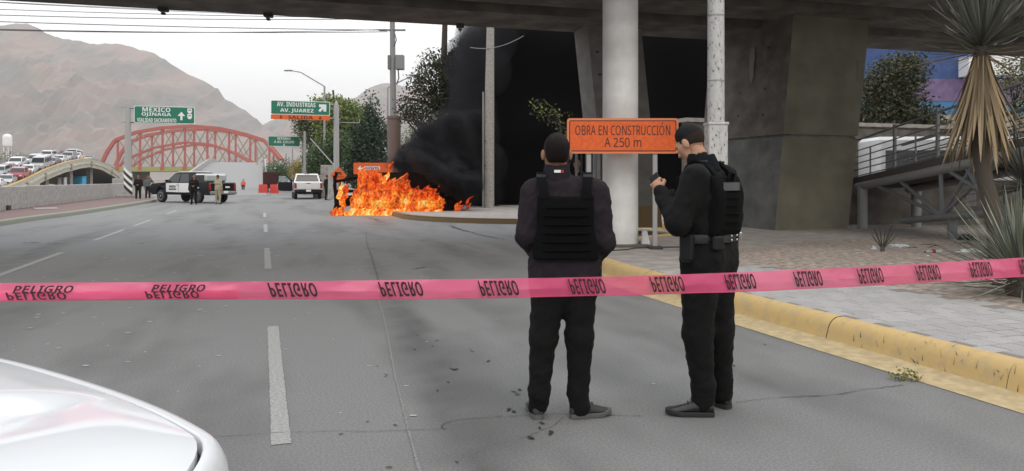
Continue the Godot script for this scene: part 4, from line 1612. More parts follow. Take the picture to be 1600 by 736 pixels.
func body_mesh(o: Dictionary, poly: PackedVector2Array) -> B:
	var b := B.new()
	var area := 0.0
	for i in poly.size():
		area += poly[i].cross(poly[(i + 1) % poly.size()])
	if area < 0:
		poly.reverse()
	var ids := Geometry2D.triangulate_polygon(poly)
	for i in range(0, ids.size(), 3):
		var t := [poly[ids[i]], poly[ids[i + 1]], poly[ids[i + 2]]]
		if (t[1] - t[0]).cross(t[2] - t[0]) < 0:
			t = [t[0], t[2], t[1]]
		var l := []
		var r := []
		for p in t:
			l.append(Vector3(p.x, p.y, half_width(o, p.y)))
			r.append(Vector3(p.x, p.y, -half_width(o, p.y)))
		b.tri(l[0], l[1], l[2])
		b.tri(r[0], r[2], r[1])
	for i in poly.size():
		var p := poly[i]
		var q := poly[(i + 1) % poly.size()]
		var hp := half_width(o, p.y)
		var hq := half_width(o, q.y)
		b.quad(Vector3(p.x, p.y, -hp), Vector3(q.x, q.y, -hq), Vector3(q.x, q.y, hq), Vector3(p.x, p.y, hp))
	return b


# a thin panel lying on a flank; sgn +1 is the left flank (z+), -1 the right one
func flank(o: Dictionary, pts: Array, sgn: float, off: float) -> B:
	var b := B.new()
	var poly := PackedVector2Array()
	for p in pts:
		poly.append(Vector2(p[0], p[1]))
	var area := 0.0
	for i in poly.size():
		area += poly[i].cross(poly[(i + 1) % poly.size()])
	if area < 0:
		poly.reverse()
	var ids := Geometry2D.triangulate_polygon(poly)
	for i in range(0, ids.size(), 3):
		var t := []
		var u := []
		for k in 3:
			var p := poly[ids[i + k]]
			t.append(Vector3(p.x, p.y, sgn * (half_width(o, p.y) + off)))
			u.append(Vector3(p.x, p.y, sgn * (half_width(o, p.y) - 0.01)))
		if sgn * ((t[1] - t[0]).cross(t[2] - t[0])).z > 0:
			b.tri(t[0], t[1], t[2])
		else:
			b.tri(t[0], t[2], t[1])
	for i in poly.size():
		var p := poly[i]
		var q := poly[(i + 1) % poly.size()]
		var a := Vector3(p.x, p.y, sgn * (half_width(o, p.y) - 0.01))
		var d := Vector3(q.x, q.y, sgn * (half_width(o, q.y) - 0.01))
		var e := Vector3(q.x, q.y, sgn * (half_width(o, q.y) + off))
		var f := Vector3(p.x, p.y, sgn * (half_width(o, p.y) + off))
		if sgn > 0:
			b.quad(a, d, e, f)
		else:
			b.quad(f, e, d, a)
	return b


# a pane across the body between two profile points
func across(o: Dictionary, p: Array, q: Array, inset: float, off: float) -> B:
	var b := B.new()
	var n := Vector3(q[1] - p[1], p[0] - q[0], 0).normalized()
	if n.y < 0:
		n = -n
	var d := Vector3(q[0] - p[0], q[1] - p[1], 0)
	var a0 := Vector3(p[0], p[1], 0) + d * 0.07
	var a1 := Vector3(p[0], p[1], 0) + d * 0.93
	var h0 := half_width(o, a0.y) - inset
	var h1 := half_width(o, a1.y) - inset
	var z0 := Vector3(0, 0, h0)
	var z1 := Vector3(0, 0, h1)
	var u := n * off
	b.quad(a0 - z0 + u, a0 + z0 + u, a1 + z1 + u, a1 - z1 + u)
	b.quad(a0 - z0 - u * 0.5, a0 - z0 + u, a1 - z1 + u, a1 - z1 - u * 0.5)
	b.quad(a0 + z0 - u * 0.5, a1 + z1 - u * 0.5, a1 + z1 + u, a0 + z0 + u)
	return b


func wheel(parent: Node3D, at: Vector3, r: float, w: float, detail := true) -> void:
	var s := signf(at.z)
	var xf := Transform3D(Basis(Vector3(1, 0, 0), s * PI / 2), at)
	var b := B.new()
	b.lathe([[r * 0.62, -w / 2], [r * 0.93, -w / 2], [r, -w * 0.32], [r, w * 0.32], [r * 0.93, w / 2], [r * 0.62, w / 2]], 20, xf)
	var o := part(parent, "wheel", b, mats.rubber)
	b = B.new()
	b.lathe([[r * 0.6, w * 0.1], [r * 0.62, w * 0.51], [r * 0.55, w * 0.52], [r * 0.5, w * 0.3], [r * 0.16, w * 0.35], [r * 0.14, w * 0.5], [0.01, w * 0.52]], 20, xf)
	if detail:
		for k in 6:
			var a := TAU * k / 6
			var dir := xf.basis * Vector3(cos(a), 0, sin(a))
			var ax := xf.basis * Vector3.UP
			b.bar(at + dir * r * 0.1 + ax * w * 0.42, at + dir * r * 0.56 + ax * w * 0.42, r * 0.12, w * 0.12, ax)
	part(o, "rim", b, mats.chrome)


# an outline car: body, glass, wheels, lamps; x forward, z to the left
func car(called: String, label: String, category: String, group: String, kind: String, body: Material, at: Vector3, heading: Vector3, full := true) -> Node3D:
	var node := thing(called, label, category, at, atan2(-heading.z, heading.x), group)
	var o := {"w": 1.8, "belt": 0.95, "roof": 1.45, "taper": 0.2}
	var prof := []
	var axles := [1.35, -1.3]
	var r := 0.32
	var fl := 0.28
	var shield := []
	var rear := []
	var side_glass := []
	match kind:
		"sedan":
			prof = [[2.2, 0.3], [2.27, 0.5], [2.22, 0.72], [2.0, 0.82], [1.05, 0.95], [0.25, 1.40], [-0.2, 1.46], [-0.9, 1.42], [-1.65, 1.0], [-2.15, 0.95], [-2.25, 0.6], [-2.18, 0.3]]
			shield = [[1.05, 0.95], [0.25, 1.40]]
			rear = [[-1.65, 1.0], [-0.9, 1.42]]
			side_glass = [[[0.85, 0.98], [0.22, 1.36], [-0.3, 1.39], [-0.3, 0.98]], [[-0.38, 0.98], [-0.38, 1.39], [-0.85, 1.36], [-1.35, 1.0]]]
		"suv":
			o = {"w": 1.88, "belt": 1.1, "roof": 1.75, "taper": 0.17}
			r = 0.37
			fl = 0.34
			axles = [1.38, -1.35]
			prof = [[2.25, 0.38], [2.32, 0.6], [2.28, 0.92], [2.1, 1.02], [1.15, 1.12], [0.5, 1.68], [0.1, 1.75], [-1.6, 1.73], [-2.1, 1.62], [-2.28, 1.05], [-2.3, 0.6], [-2.22, 0.38]]
			shield = [[1.15, 1.12], [0.5, 1.68]]
			rear = [[-2.28, 1.05], [-2.1, 1.62]]
			side_glass = [[[1.0, 1.13], [0.48, 1.62], [-0.35, 1.65], [-0.35, 1.13]], [[-0.43, 1.13], [-0.43, 1.65], [-1.3, 1.64], [-1.3, 1.13]], [[-1.38, 1.13], [-1.38, 1.64], [-1.95, 1.58], [-2.08, 1.15]]]
		"van":
			o = {"w": 1.95, "belt": 1.25, "roof": 2.25, "taper": 0.12}
			r = 0.36
			fl = 0.36
			axles = [1.55, -1.5]
			prof = [[2.45, 0.4], [2.5, 0.65], [2.45, 1.05], [2.2, 1.2], [1.75, 1.3], [1.15, 2.15], [0.9, 2.24], [-2.3, 2.25], [-2.45, 2.1], [-2.5, 0.7], [-2.45, 0.4]]
			shield = [[1.75, 1.3], [1.15, 2.15]]
			rear = [[-2.48, 1.3], [-2.455, 2.05]]
			side_glass = [[[1.6, 1.35], [1.1, 2.0], [0.5, 2.0], [0.5, 1.35]], [[0.4, 1.35], [0.4, 2.0], [-0.8, 2.0], [-0.8, 1.35]], [[-0.9, 1.35], [-0.9, 2.0], [-2.2, 2.0], [-2.2, 1.35]]]
		"pickup":
			o = {"w": 2.0, "belt": 1.25, "roof": 1.9, "taper": 0.2}
			r = 0.41
			fl = 0.46
			axles = [1.85, -1.75]
			prof = [[2.8, 0.5], [2.9, 0.72], [2.88, 1.08], [2.75, 1.2], [1.35, 1.28], [0.62, 1.85], [0.2, 1.91], [-0.85, 1.89], [-1.02, 1.84], [-1.2, 1.27], [-2.82, 1.27], [-2.9, 1.2], [-2.9, 0.62], [-2.8, 0.5]]
			shield = [[1.35, 1.28], [0.62, 1.85]]
			rear = [[-1.2, 1.27], [-1.02, 1.84]]
			side_glass = [[[1.18, 1.3], [0.6, 1.79], [0.05, 1.82], [0.05, 1.3]], [[-0.03, 1.3], [-0.03, 1.82], [-0.75, 1.8], [-0.95, 1.3]]]
	o.axles = axles
	node.set_meta("shape", o)
	part(node, "body", body_mesh(o, with_arches(prof, axles, r + 0.07, fl + 0.04)), body)
	part(node, "windshield", across(o, shield[0], shield[1], 0.06, 0.012), mats.car_glass)
	part(node, "rear_window", across(o, rear[0], rear[1], 0.1, 0.012), mats.car_glass)
	for s in [1.0, -1.0]:
		for g in side_glass:
			part(node, "side_window", flank(o, g, s, 0.008), mats.car_glass)
	for a in axles:
		for s in [1.0, -1.0]:
			wheel(node, Vector3(a, r, s * (o.w / 2 - 0.13)), r, 0.24, full)
	var f: Array = prof[2]
	var k: Array = prof[prof.size() - 2] if kind != "pickup" else [-2.9, 1.1]
	for s in [1.0, -1.0]:
		var b := B.new()
		b.cbox(Vector3(f[0] - 0.03, f[1] - 0.09, s * (o.w / 2 - 0.27)), Vector3(0.16, 0.16, 0.38), 0.04)
		part(node, "headlight", b, mats.lamp_clear)
		b = B.new()
		var ty: float = 1.0 if kind == "pickup" else (k[1] + 0.22 if kind != "van" else 0.95)
		b.cbox(Vector3(-absf(prof[prof.size() - 2][0]) + 0.02, ty, s * (o.w / 2 - (0.09 if kind == "pickup" else 0.17))), Vector3(0.1, 0.42 if kind == "pickup" else 0.16, 0.15 if kind == "pickup" else 0.3), 0.03)
		part(node, "tail_light", b, mats.lamp_red)
		b = B.new()
		b.cbox(Vector3(shield[0][0] - 0.28, shield[0][1] + 0.1, s * (o.w / 2 + 0.09)), Vector3(0.12, 0.15, 0.22), 0.04)
		part(node, "mirror", b, body if kind != "pickup" else mats.black_plastic)
	var b2 := B.new()
	b2.cbox(Vector3(f[0] + 0.0, 0.52 if kind != "pickup" else 0.66, 0), Vector3(0.12, 0.16, o.w - 0.5), 0.03)
	part(node, "grille", b2, mats.black_plastic)
	return node


func vehicles() -> void:
	var white := paint("white", 0.72, 0.72, 0.72)
	var silver := paint("silver", 0.36, 0.37, 0.38)
	var black := paint("black", 0.012, 0.013, 0.016)
	var redc := paint("red", 0.28, 0.02, 0.025)
	var greyc := paint("grey", 0.12, 0.125, 0.13)
	# queue on the hump-backed overpass
	var q := [
		[109.5, 4.6, "suv", silver, "light grey four-wheel drive at the left edge of the queue, beside a red car"],
		[100.9, 1.6, "sedan", silver, "pale silver sedan nearest the low end of the overpass parapet"],
		[93.7, 1.6, "sedan", white, "white car cut by the left edge of the picture, lowest in queue"],
		[114.8, 4.9, "sedan", redc, "bright red sedan in the queue on the overpass"],
		[108.5, 1.5, "pickup", redc, "maroon pickup beside the overpass parapet"],
		[120.2, 5.0, "pickup", white, "large white pickup in the outer lane behind the red car"],
		[115.5, 1.9, "sedan", white, "white sedan right behind the maroon pickup"],
		[126.6, 4.3, "suv", silver, "silver four-wheel drive behind the large white pickup"],
		[121.2, 1.6, "van", silver, "small silver van beside the overpass parapet"],
		[127.0, 1.7, "sedan", greyc, "dark grey sedan beside the parapet, behind the silver van"],
		[136.5, 5.4, "suv", white, "white four-wheel drive high in the outer lane"],
		[132.4, 2.0, "sedan", white, "white sedan beside the parapet, behind the dark grey one"],
		[138.2, 2.1, "suv", silver, "silver car close under the crest beside parapet"],
		[143.6, 6.4, "sedan", greyc, "dark car with white roof glare at the crest, outer lane"],
		[149.0, 4.4, "van", white, "tall white van at the crest of the overpass"],
		[150.5, 7.4, "pickup", redc, "red vehicle topmost at the crest, left of the white van"],
		[144.2, 2.3, "sedan", white, "white car at the crest beside the parapet"],
		[150.4, 1.7, "sedan", silver, "silver car farthest right at the crest of the overpass"],
	]
	for c in q:
		var p := hump(c[0], c[1])
		var p2 := hump(c[0] - 2.0, c[1])
		var n := car("queued_car", c[4], "car", "cars queued on the overpass", c[2], c[3], p, (p2 - p) * Vector3(1, 0, 1), false)
		n.rotation.z = atan2(p2.y - p.y, 2.0)

	# police pickup
	var pp := car("police_pickup", "black and white police pickup stopped across the avenue", "pickup", "", "pickup", black, Vector3(-20.401, 0.000, -48.243), Vector3(-0.86, 0, -0.51))
	var o: Dictionary = pp.get_meta("shape")
	for s in [1.0, -1.0]:
		var dp := part(pp, "door", flank(o, [[1.25, 0.68], [1.3, 1.24], [0.06, 1.24], [0.06, 0.66]], s, 0.012), white)
		var d2 := part(pp, "door", flank(o, [[0.02, 0.66], [0.02, 1.24], [-0.95, 1.24], [-0.9, 0.85], [-1.05, 0.66]], s, 0.012), white if s < 0 else black)
		var w := words(dp, "POLICIA", Vector3.ZERO, 0.62, 0.13, mats.sign_black)
		w.transform = Transform3D(Basis(Vector3.UP, 0.0 if s > 0 else PI), Vector3(0.62, 1.02, s * (o.w / 2 + 0.01))) * w.transform
		w = words(dp, "MUNICIPAL", Vector3.ZERO, 0.72, 0.1, mats.sign_black)
		w.transform = Transform3D(Basis(Vector3.UP, 0.0 if s > 0 else PI), Vector3(0.6, 0.85, s * (o.w / 2 + 0.012))) * w.transform
		var hb := B.new()
		hb.cbox(Vector3(0.12, 1.12, s * (o.w / 2 + 0.02)), Vector3(0.16, 0.03, 0.03), 0.008)
		part(dp, "handle", hb, mats.black_plastic)
		part(pp, "bed_decal", flank(o, [[-1.5, 1.02], [-1.5, 1.16], [-1.25, 1.16], [-1.25, 1.02]], s, 0.008), white)
		part(pp, "bed_decal", flank(o, [[-1.95, 0.9], [-1.95, 1.14], [-1.72, 1.14], [-1.72, 0.9]], s, 0.008), silver)
	var b := B.new()
	b.cbox(Vector3(-0.25, 1.93, 0), Vector3(1.3, 0.05, 1.5), 0.02)
	part(pp, "roof_panel", b, white)
	# rack and cargo cover on the bed
	b = B.new()
	b.cbox(Vector3(-1.75, 1.55, 0), Vector3(1.15, 0.55, 1.6), 0.12)
	part(pp, "bed_cover", b, paint("cover", 0.45, 0.47, 0.48))
	b = B.new()
	b.cbox(Vector3(-1.75, 1.56, 0.805), Vector3(0.9, 0.36, 0.02), 0.004)
	b.cbox(Vector3(-1.75, 1.56, -0.805), Vector3(0.9, 0.36, 0.02), 0.004)
	part(pp, "side_window", b, mats.car_glass)
	for s in [0.35, -0.35]:
		b = B.new()
		b.cbox(Vector3(-2.905, 0.98, s), Vector3(0.03, 0.1, 0.32), 0.01)
		part(pp, "tailgate_mark", b, mats.sign_white)
	b = B.new()
	b.cbox(Vector3(-2.97, 0.64, 0), Vector3(0.2, 0.2, 1.9), 0.04)
	part(pp, "rear_bumper", b, mats.grey_steel)
	b = B.new()
	b.cbox(Vector3(-3.075, 0.68, 0.1), Vector3(0.02, 0.15, 0.32), 0.004)
	part(pp, "number_plate", b, mats.sign_white)
	b = B.new()
	b.tube([Vector3(2.95, 0.5, -0.75), Vector3(3.05, 0.7, -0.75), Vector3(3.05, 1.15, -0.7), Vector3(3.05, 1.15, 0.7), Vector3(3.05, 0.7, 0.75), Vector3(2.95, 0.5, 0.75)], [0.04], 6)
	part(pp, "bull_bar", b, mats.black_plastic)

	# white pickup seen from behind with its left door open
	var wpk := car("white_pickup", "white pickup seen from behind with its left door open", "pickup", "", "pickup", white, Vector3(-14.941, 0.000, -55.441) + ALONG * 2.9, ALONG)
	o = wpk.get_meta("shape")
	b = B.new()
	b.cbox(Vector3(-2.905, 1.0, 0), Vector3(0.04, 0.5, 1.62), 0.015)
	var tg := part(wpk, "tailgate", b, white)
	b = B.new()
	b.cbox(Vector3(-2.93, 1.17, 0), Vector3(0.03, 0.05, 0.3), 0.01)
	part(tg, "handle", b, mats.black_plastic)
	b = B.new()
	b.cbox(Vector3(-2.98, 0.6, 0), Vector3(0.22, 0.26, 1.98), 0.05)
	part(wpk, "rear_bumper", b, mats.black_plastic)
	b = B.new()
	b.cbox(Vector3(-3.1, 0.64, 0), Vector3(0.02, 0.16, 0.34), 0.004)
	part(wpk, "number_plate", b, mats.sign_white)
	b = B.new()
	b.cbox(Vector3(-1.0, 1.9, 0), Vector3(0.12, 0.05, 0.4), 0.015)
	part(wpk, "brake_light", b, mats.lamp_red)
	b = B.new()
	b.box(Vector3(-2.6, 0.48, 0), Vector3(0.5, 0.2, 1.5))
	part(wpk, "undertray", b, mats.black_plastic)
	# the open door: hinge at the front of the cab, swung well out
	var dh := Vector3(1.2, 0.62, -1.0)
	var db := Basis(Vector3.UP, -1.25)
	b = B.new()
	var dpoly := PackedVector2Array([Vector2(0, 0), Vector2(0, 0.62), Vector2(-1.12, 0.64), Vector2(-1.12, 0.05), Vector2(-0.95, -0.05), Vector2(-0.1, -0.08)])
	b.prism(dpoly, -0.02, 0.05, Transform3D(db, dh))
	var door := part(wpk, "door", b, mats.black_plastic)
	b = B.new()
	b.prism(PackedVector2Array([Vector2(-0.01, 0.0), Vector2(-0.01, 0.61), Vector2(-1.13, 0.63), Vector2(-1.13, 0.04), Vector2(-0.95, -0.06), Vector2(-0.1, -0.09)]), -0.045, -0.02, Transform3D(db, dh))
	part(door, "door_skin", b, white)
	b = B.new()
	for e in [[Vector2(0, 0.6), Vector2(-0.5, 1.16)], [Vector2(-0.5, 1.16), Vector2(-1.1, 1.18)], [Vector2(-1.1, 1.18), Vector2(-1.12, 0.6)]]:
		b.bar(dh + db * Vector3(e[0].x, e[0].y, 0), dh + db * Vector3(e[1].x, e[1].y, 0), 0.05, 0.07)
	part(door, "window_frame", b, mats.black_plastic)
	b = B.new()
	b.prism(PackedVector2Array([Vector2(-0.04, 0.62), Vector2(-0.52, 1.13), Vector2(-1.07, 1.15), Vector2(-1.09, 0.62)]), -0.004, 0.004, Transform3D(db, dh))
	part(door, "pane", b, mat("clear_glass", Color(0.8, 0.85, 0.85, 0.25), 0.05, null, 1.0, {"transparency": BaseMaterial3D.TRANSPARENCY_ALPHA}))
	b = B.new()
	b.cbox(dh + db * Vector3(-0.15, 0.72, -0.2), Vector3(0.12, 0.22, 0.26), 0.04, db)
	part(door, "mirror", b, white)

	# dark red truck and barriers farther on
	var t := thing("dark_truck", "dark maroon truck parked behind the red barriers", "truck", Vector3(-27.476, 0.022, -86.000), ROAD_YAW)
	b = B.new()
	b.cbox(Vector3(0, 1.55, -2.0), Vector3(1.7, 1.5, 3.6), 0.06)
	part(t, "cargo_box", b, paint("maroon", 0.05, 0.02, 0.02))
	b = B.new()
	b.cbox(Vector3(0, 0.6, -2.0), Vector3(1.5, 0.35, 4.2), 0.05)
	part(t, "chassis", b, mats.black_plastic)
	b = B.new()
	b.cbox(Vector3(0, 1.15, -4.6), Vector3(1.7, 1.5, 1.4), 0.15)
	part(t, "cab", b, paint("maroon", 0.05, 0.02, 0.02))
	for z in [-0.7, -4.4]:
		for s in [1.0, -1.0]:
			b = B.new()
			b.lathe([[0.2, -0.12], [0.4, -0.12], [0.4, 0.12], [0.2, 0.12]], 14, Transform3D(Basis(Vector3(0, 0, 1), PI / 2), Vector3(s * 0.75, 0.4, z)))
			part(t, "wheel", b, mats.rubber)
	var redp := mat("barrier_red", lin(0.62, 0.06, 0.045), 0.5)
	for i in 2:
		var bx := Vector3(-25.714, -0.007, -78.000) + Vector3(i * 0.98, 0, -0.6 * i)
		var br := thing("water_barrier", ["red plastic water barrier nearer the ramp", "red plastic water barrier nearer the white pickup"][i], "barrier", bx, ROAD_YAW, "red plastic barriers")
		b = B.new()
		b.prism(PackedVector2Array([Vector2(-0.45, 0), Vector2(0.45, 0), Vector2(0.45, 0.3), Vector2(0.4, 0.95), Vector2(-0.4, 0.95), Vector2(-0.45, 0.3)]), -0.2, 0.2)
		part(br, "shell", b, redp)
		for y in [0.35, 0.62]:
			b = B.new()
			b.cbox(Vector3(0, y, 0.2), Vector3(0.6, 0.1, 0.05), 0.02)
			part(br, "rib", b, redp)

	# white bus behind the pedestrian ramp
	t = thing("parked_bus", "white bus parked in the shade behind the pedestrian ramp rails", "bus", Vector3(17.6, 0.18, -31), -0.1)
	b = B.new()
	b.cbox(Vector3(0.8, 1.65, 0), Vector3(7.4, 2.7, 2.3), 0.14)
	part(t, "body", b, mat("bus_white", lin(0.7, 0.7, 0.7), 0.5))
	for k in 5:
		b = B.new()
		b.cbox(Vector3(-2.0 + k * 1.36 + (0.35 if k > 1 else 0.0), 1.95, 1.155), Vector3(1.2 if k != 1 else 1.5, 1.0, 0.03), 0.01)
		part(t, "side_window", b, mats.car_glass)
	for x in [-1.6, 3.2]:
		b = B.new()
		b.lathe([[0.25, -0.14], [0.45, -0.14], [0.45, 0.14], [0.2, 0.15]], 16, Transform3D(Basis(Vector3(1, 0, 0), PI / 2), Vector3(x, 0.45, 1.05)))
		part(t, "wheel", b, mats.rubber)

	foreground_car()


# white car whose bonnet fills the lower left corner; local x forward, z to its left... origin under the nose
func foreground_car() -> void:
	var fwd := Vector3(0.565, 0, -0.826)
	var n := car("white_car", "white car whose bonnet fills the lower left corner", "car", "", "sedan", paint("white", 0.72, 0.72, 0.72), Vector3(-1.25, 0, -2.17) - fwd * 2.42, fwd)
	var white := paint("bonnet_white", 0.68, 0.70, 0.715, 0.42)
	# plan of the nose: forward position of the edge at a lateral place u (right positive)
	var edge := func(u: float) -> float:
		return 2.42 - 0.022 * pow(absf(u) / 0.6, 2.0) - 0.16 * pow(clampf((absf(u) - 0.70) / 0.2, 0.0, 1.0), 2.0)
	var height := func(u: float, v: float) -> float:
		# v = distance behind the edge
		var au := absf(u)
		var h := 0.905 + 0.06 * (1.0 - exp(-v / 0.16)) + 0.045 * clampf(v, 0.0, 1.2)
		h -= 0.05 * pow(au / 0.9, 4.0)
		var k := smoothstep(0.05, 0.35, v)
		# raised middle bounded by a crease that runs back and outwards
		var line := 0.30 + 0.22 * clampf(v, 0.0, 1.2)
		h += 0.024 * k * (1.0 - smoothstep(line - 0.05, line + 0.02, au))
		h -= 0.018 * k * smoothstep(line, line + 0.03, au) * (1.0 - smoothstep(line + 0.03, line + 0.28, au))
		return h
	var us := []
	for i in 61:
		us.append(-0.9 + 1.8 * i / 60.0)
	var grid := func(v0: float, vs: Array, drop: float) -> B:
		var b := B.new()
		var rings := []
		for v in vs:
			var ring := PackedVector3Array()
			for u in us:
				ring.append(Vector3(edge.call(u) - v, height.call(u, v) - drop, -u))
			rings.append(ring)
		b.loft(rings, false, false)
		return b
	var vs := []
	for i in 45:
		vs.append(0.062 + 1.25 * pow(i / 44.0, 1.4))
	var hood: B = grid.call(0.0, vs, 0.0)
	# turned-down lip along the front of the bonnet
	for i in us.size() - 1:
		var a := Vector3(edge.call(us[i]) - 0.062, height.call(us[i], 0.062), -us[i])
		var c := Vector3(edge.call(us[i + 1]) - 0.062, height.call(us[i + 1], 0.062), -us[i + 1])
		hood.quad(a - Vector3(0, 0.03, 0), c - Vector3(0, 0.03, 0), c, a)
	part(n, "bonnet", hood, white)
	# bumper top: rounded strip in front of the shut line
	var b := B.new()
	var rings := []
	for q in [[0.052, -0.035], [0.050, -0.004], [0.044, 0.002], [0.02, -0.004], [0.004, -0.02], [-0.012, -0.05], [-0.03, -0.14], [-0.02, -0.3], [0.02, -0.52], [0.1, -0.62]]:
		var ring := PackedVector3Array()
		for u in us:
			ring.append(Vector3(edge.call(u) - q[0], height.call(u, 0.05) + q[1], -u))
		rings.append(ring)
	b.loft(rings, false, false)
	part(n, "bumper", b, white)
	# dark channel under the shut line
	b = B.new()
	rings = []
	for q in [[0.075, -0.03], [0.045, -0.032]]:
		var ring := PackedVector3Array()
		for u in us:
			ring.append(Vector3(edge.call(u) - q[0], height.call(u, 0.05) + q[1], -u))
		rings.append(ring)
	b.loft(rings, false, false)
	part(n, "shut_line", b, mats.rubber)
	# wings down both flanks
	for s in [1.0, -1.0]:
		b = B.new()
		rings = []
		for v in vs:
			var ring := PackedVector3Array()
			var u: float = 0.9 * s
			var base := Vector3(edge.call(u) - v, height.call(u, v), -u)
			for q in [[0.0, 0.0], [0.02, -0.03], [0.035, -0.1], [0.04, -0.25]]:
				ring.append(base + Vector3(0, q[1], -s * q[0]))
			rings.append(ring)
		b.loft(rings, false, false)
		part(n, "wing", b, white)


# flame surface: a web of hot filaments over broad hotter and cooler patches; shift moves the palette
func flame_mat(key: String, shift: float, energy: float, metres: float, alpha: float) -> StandardMaterial3D:
	var web := FastNoiseLite.new()
	web.noise_type = FastNoiseLite.TYPE_CELLULAR
	web.cellular_return_type = FastNoiseLite.RETURN_DISTANCE2_SUB
	web.frequency = 0.035
	web.fractal_octaves = 2
	web.domain_warp_enabled = true
	web.domain_warp_amplitude = 40.0
	web.domain_warp_frequency = 0.02
	web.seed = key.hash() % 500
	var broad := FastNoiseLite.new()
	broad.noise_type = FastNoiseLite.TYPE_SIMPLEX_SMOOTH
	broad.frequency = 0.012
	broad.fractal_octaves = 4
	broad.seed = key.hash() % 300
	var n := 320
	var a := web.get_seamless_image(n, n)
	var c := broad.get_seamless_image(n, n)
	var g := Gradient.new()
	g.offsets = PackedFloat32Array([0.0, 0.22, 0.45, 0.68, 0.86, 1.0])
	g.colors = PackedColorArray([Color(0.16, 0.03, 0.02), Color(0.55, 0.09, 0.04), Color(0.93, 0.27, 0.06), Color(1, 0.5, 0.1), Color(1, 0.75, 0.25), Color(1, 0.95, 0.68)])
	var im := Image.create(n, n, false, Image.FORMAT_RGB8)
	for y in n:
		for x in n:
			var w := pow(1.0 - a.get_pixel(x, y).r, 2.2)
			var v := 0.62 * w + 0.9 * (c.get_pixel(x, y).r - 0.28) + shift
			im.set_pixel(x, y, g.sample(clampf(v, 0.0, 1.0)))
	var m := mat("flame_" + key, Color(0.02, 0.01, 0.01, alpha), 1.0)
	m.transparency = BaseMaterial3D.TRANSPARENCY_ALPHA
	m.uv1_triplanar = true
	m.uv1_world_triplanar = true
	m.uv1_scale = Vector3(1, 0.75, 1) / metres
	m.emission_enabled = true
	m.emission = Color(0, 0, 0)
	m.emission_texture = ImageTexture.create_from_image(im)
	m.emission_energy_multiplier = energy
	return m


# a flickering tongue: a wavering teardrop with a ragged outline
func tongue(b: B, at: Vector3, h: float, r: float, lean: Vector3) -> void:
	var rings := []
	var ph := rng.randf() * TAU
	var n := 12
	for i in n:
		var t := float(i) / (n - 1)
		var w := r * (0.35 + 1.25 * t) * pow(1.0 - t, 1.15) * 1.5
		w = maxf(w, 0.004)
		var c := at + Vector3(0, h * t, 0) + lean * t * t * h + Vector3(sin(ph + t * 7.0), 0, cos(ph * 1.7 + t * 6.0)) * 0.12 * h * t
		var ring := PackedVector3Array()
		for j in 12:
			var a := -TAU * j / 12
			var k := w * (1.0 + 0.16 * sin(ph + j * 1.4 + t * 5.0))
			ring.append(c + Vector3(cos(a) * k, 0.05 * h * sin(j * 1.4 + ph), sin(a) * k * 0.8))
		rings.append(ring)
	b.loft(rings)


func puff(parent: Node3D, at: Vector3, r: Vector3, m: FogMaterial) -> void:
	var f := FogVolume.new()
	f.name = "puff"
	f.shape = RenderingServer.FOG_VOLUME_SHAPE_ELLIPSOID
	f.size = r * 2.0
	f.position = at - parent.position
	f.material = m
	parent.add_child(f, true)


func fog(key: String, density: float, al: Color) -> FogMaterial:
	var m := FogMaterial.new()
	m.resource_name = key
	m.density = density
	m.albedo = al
	return m


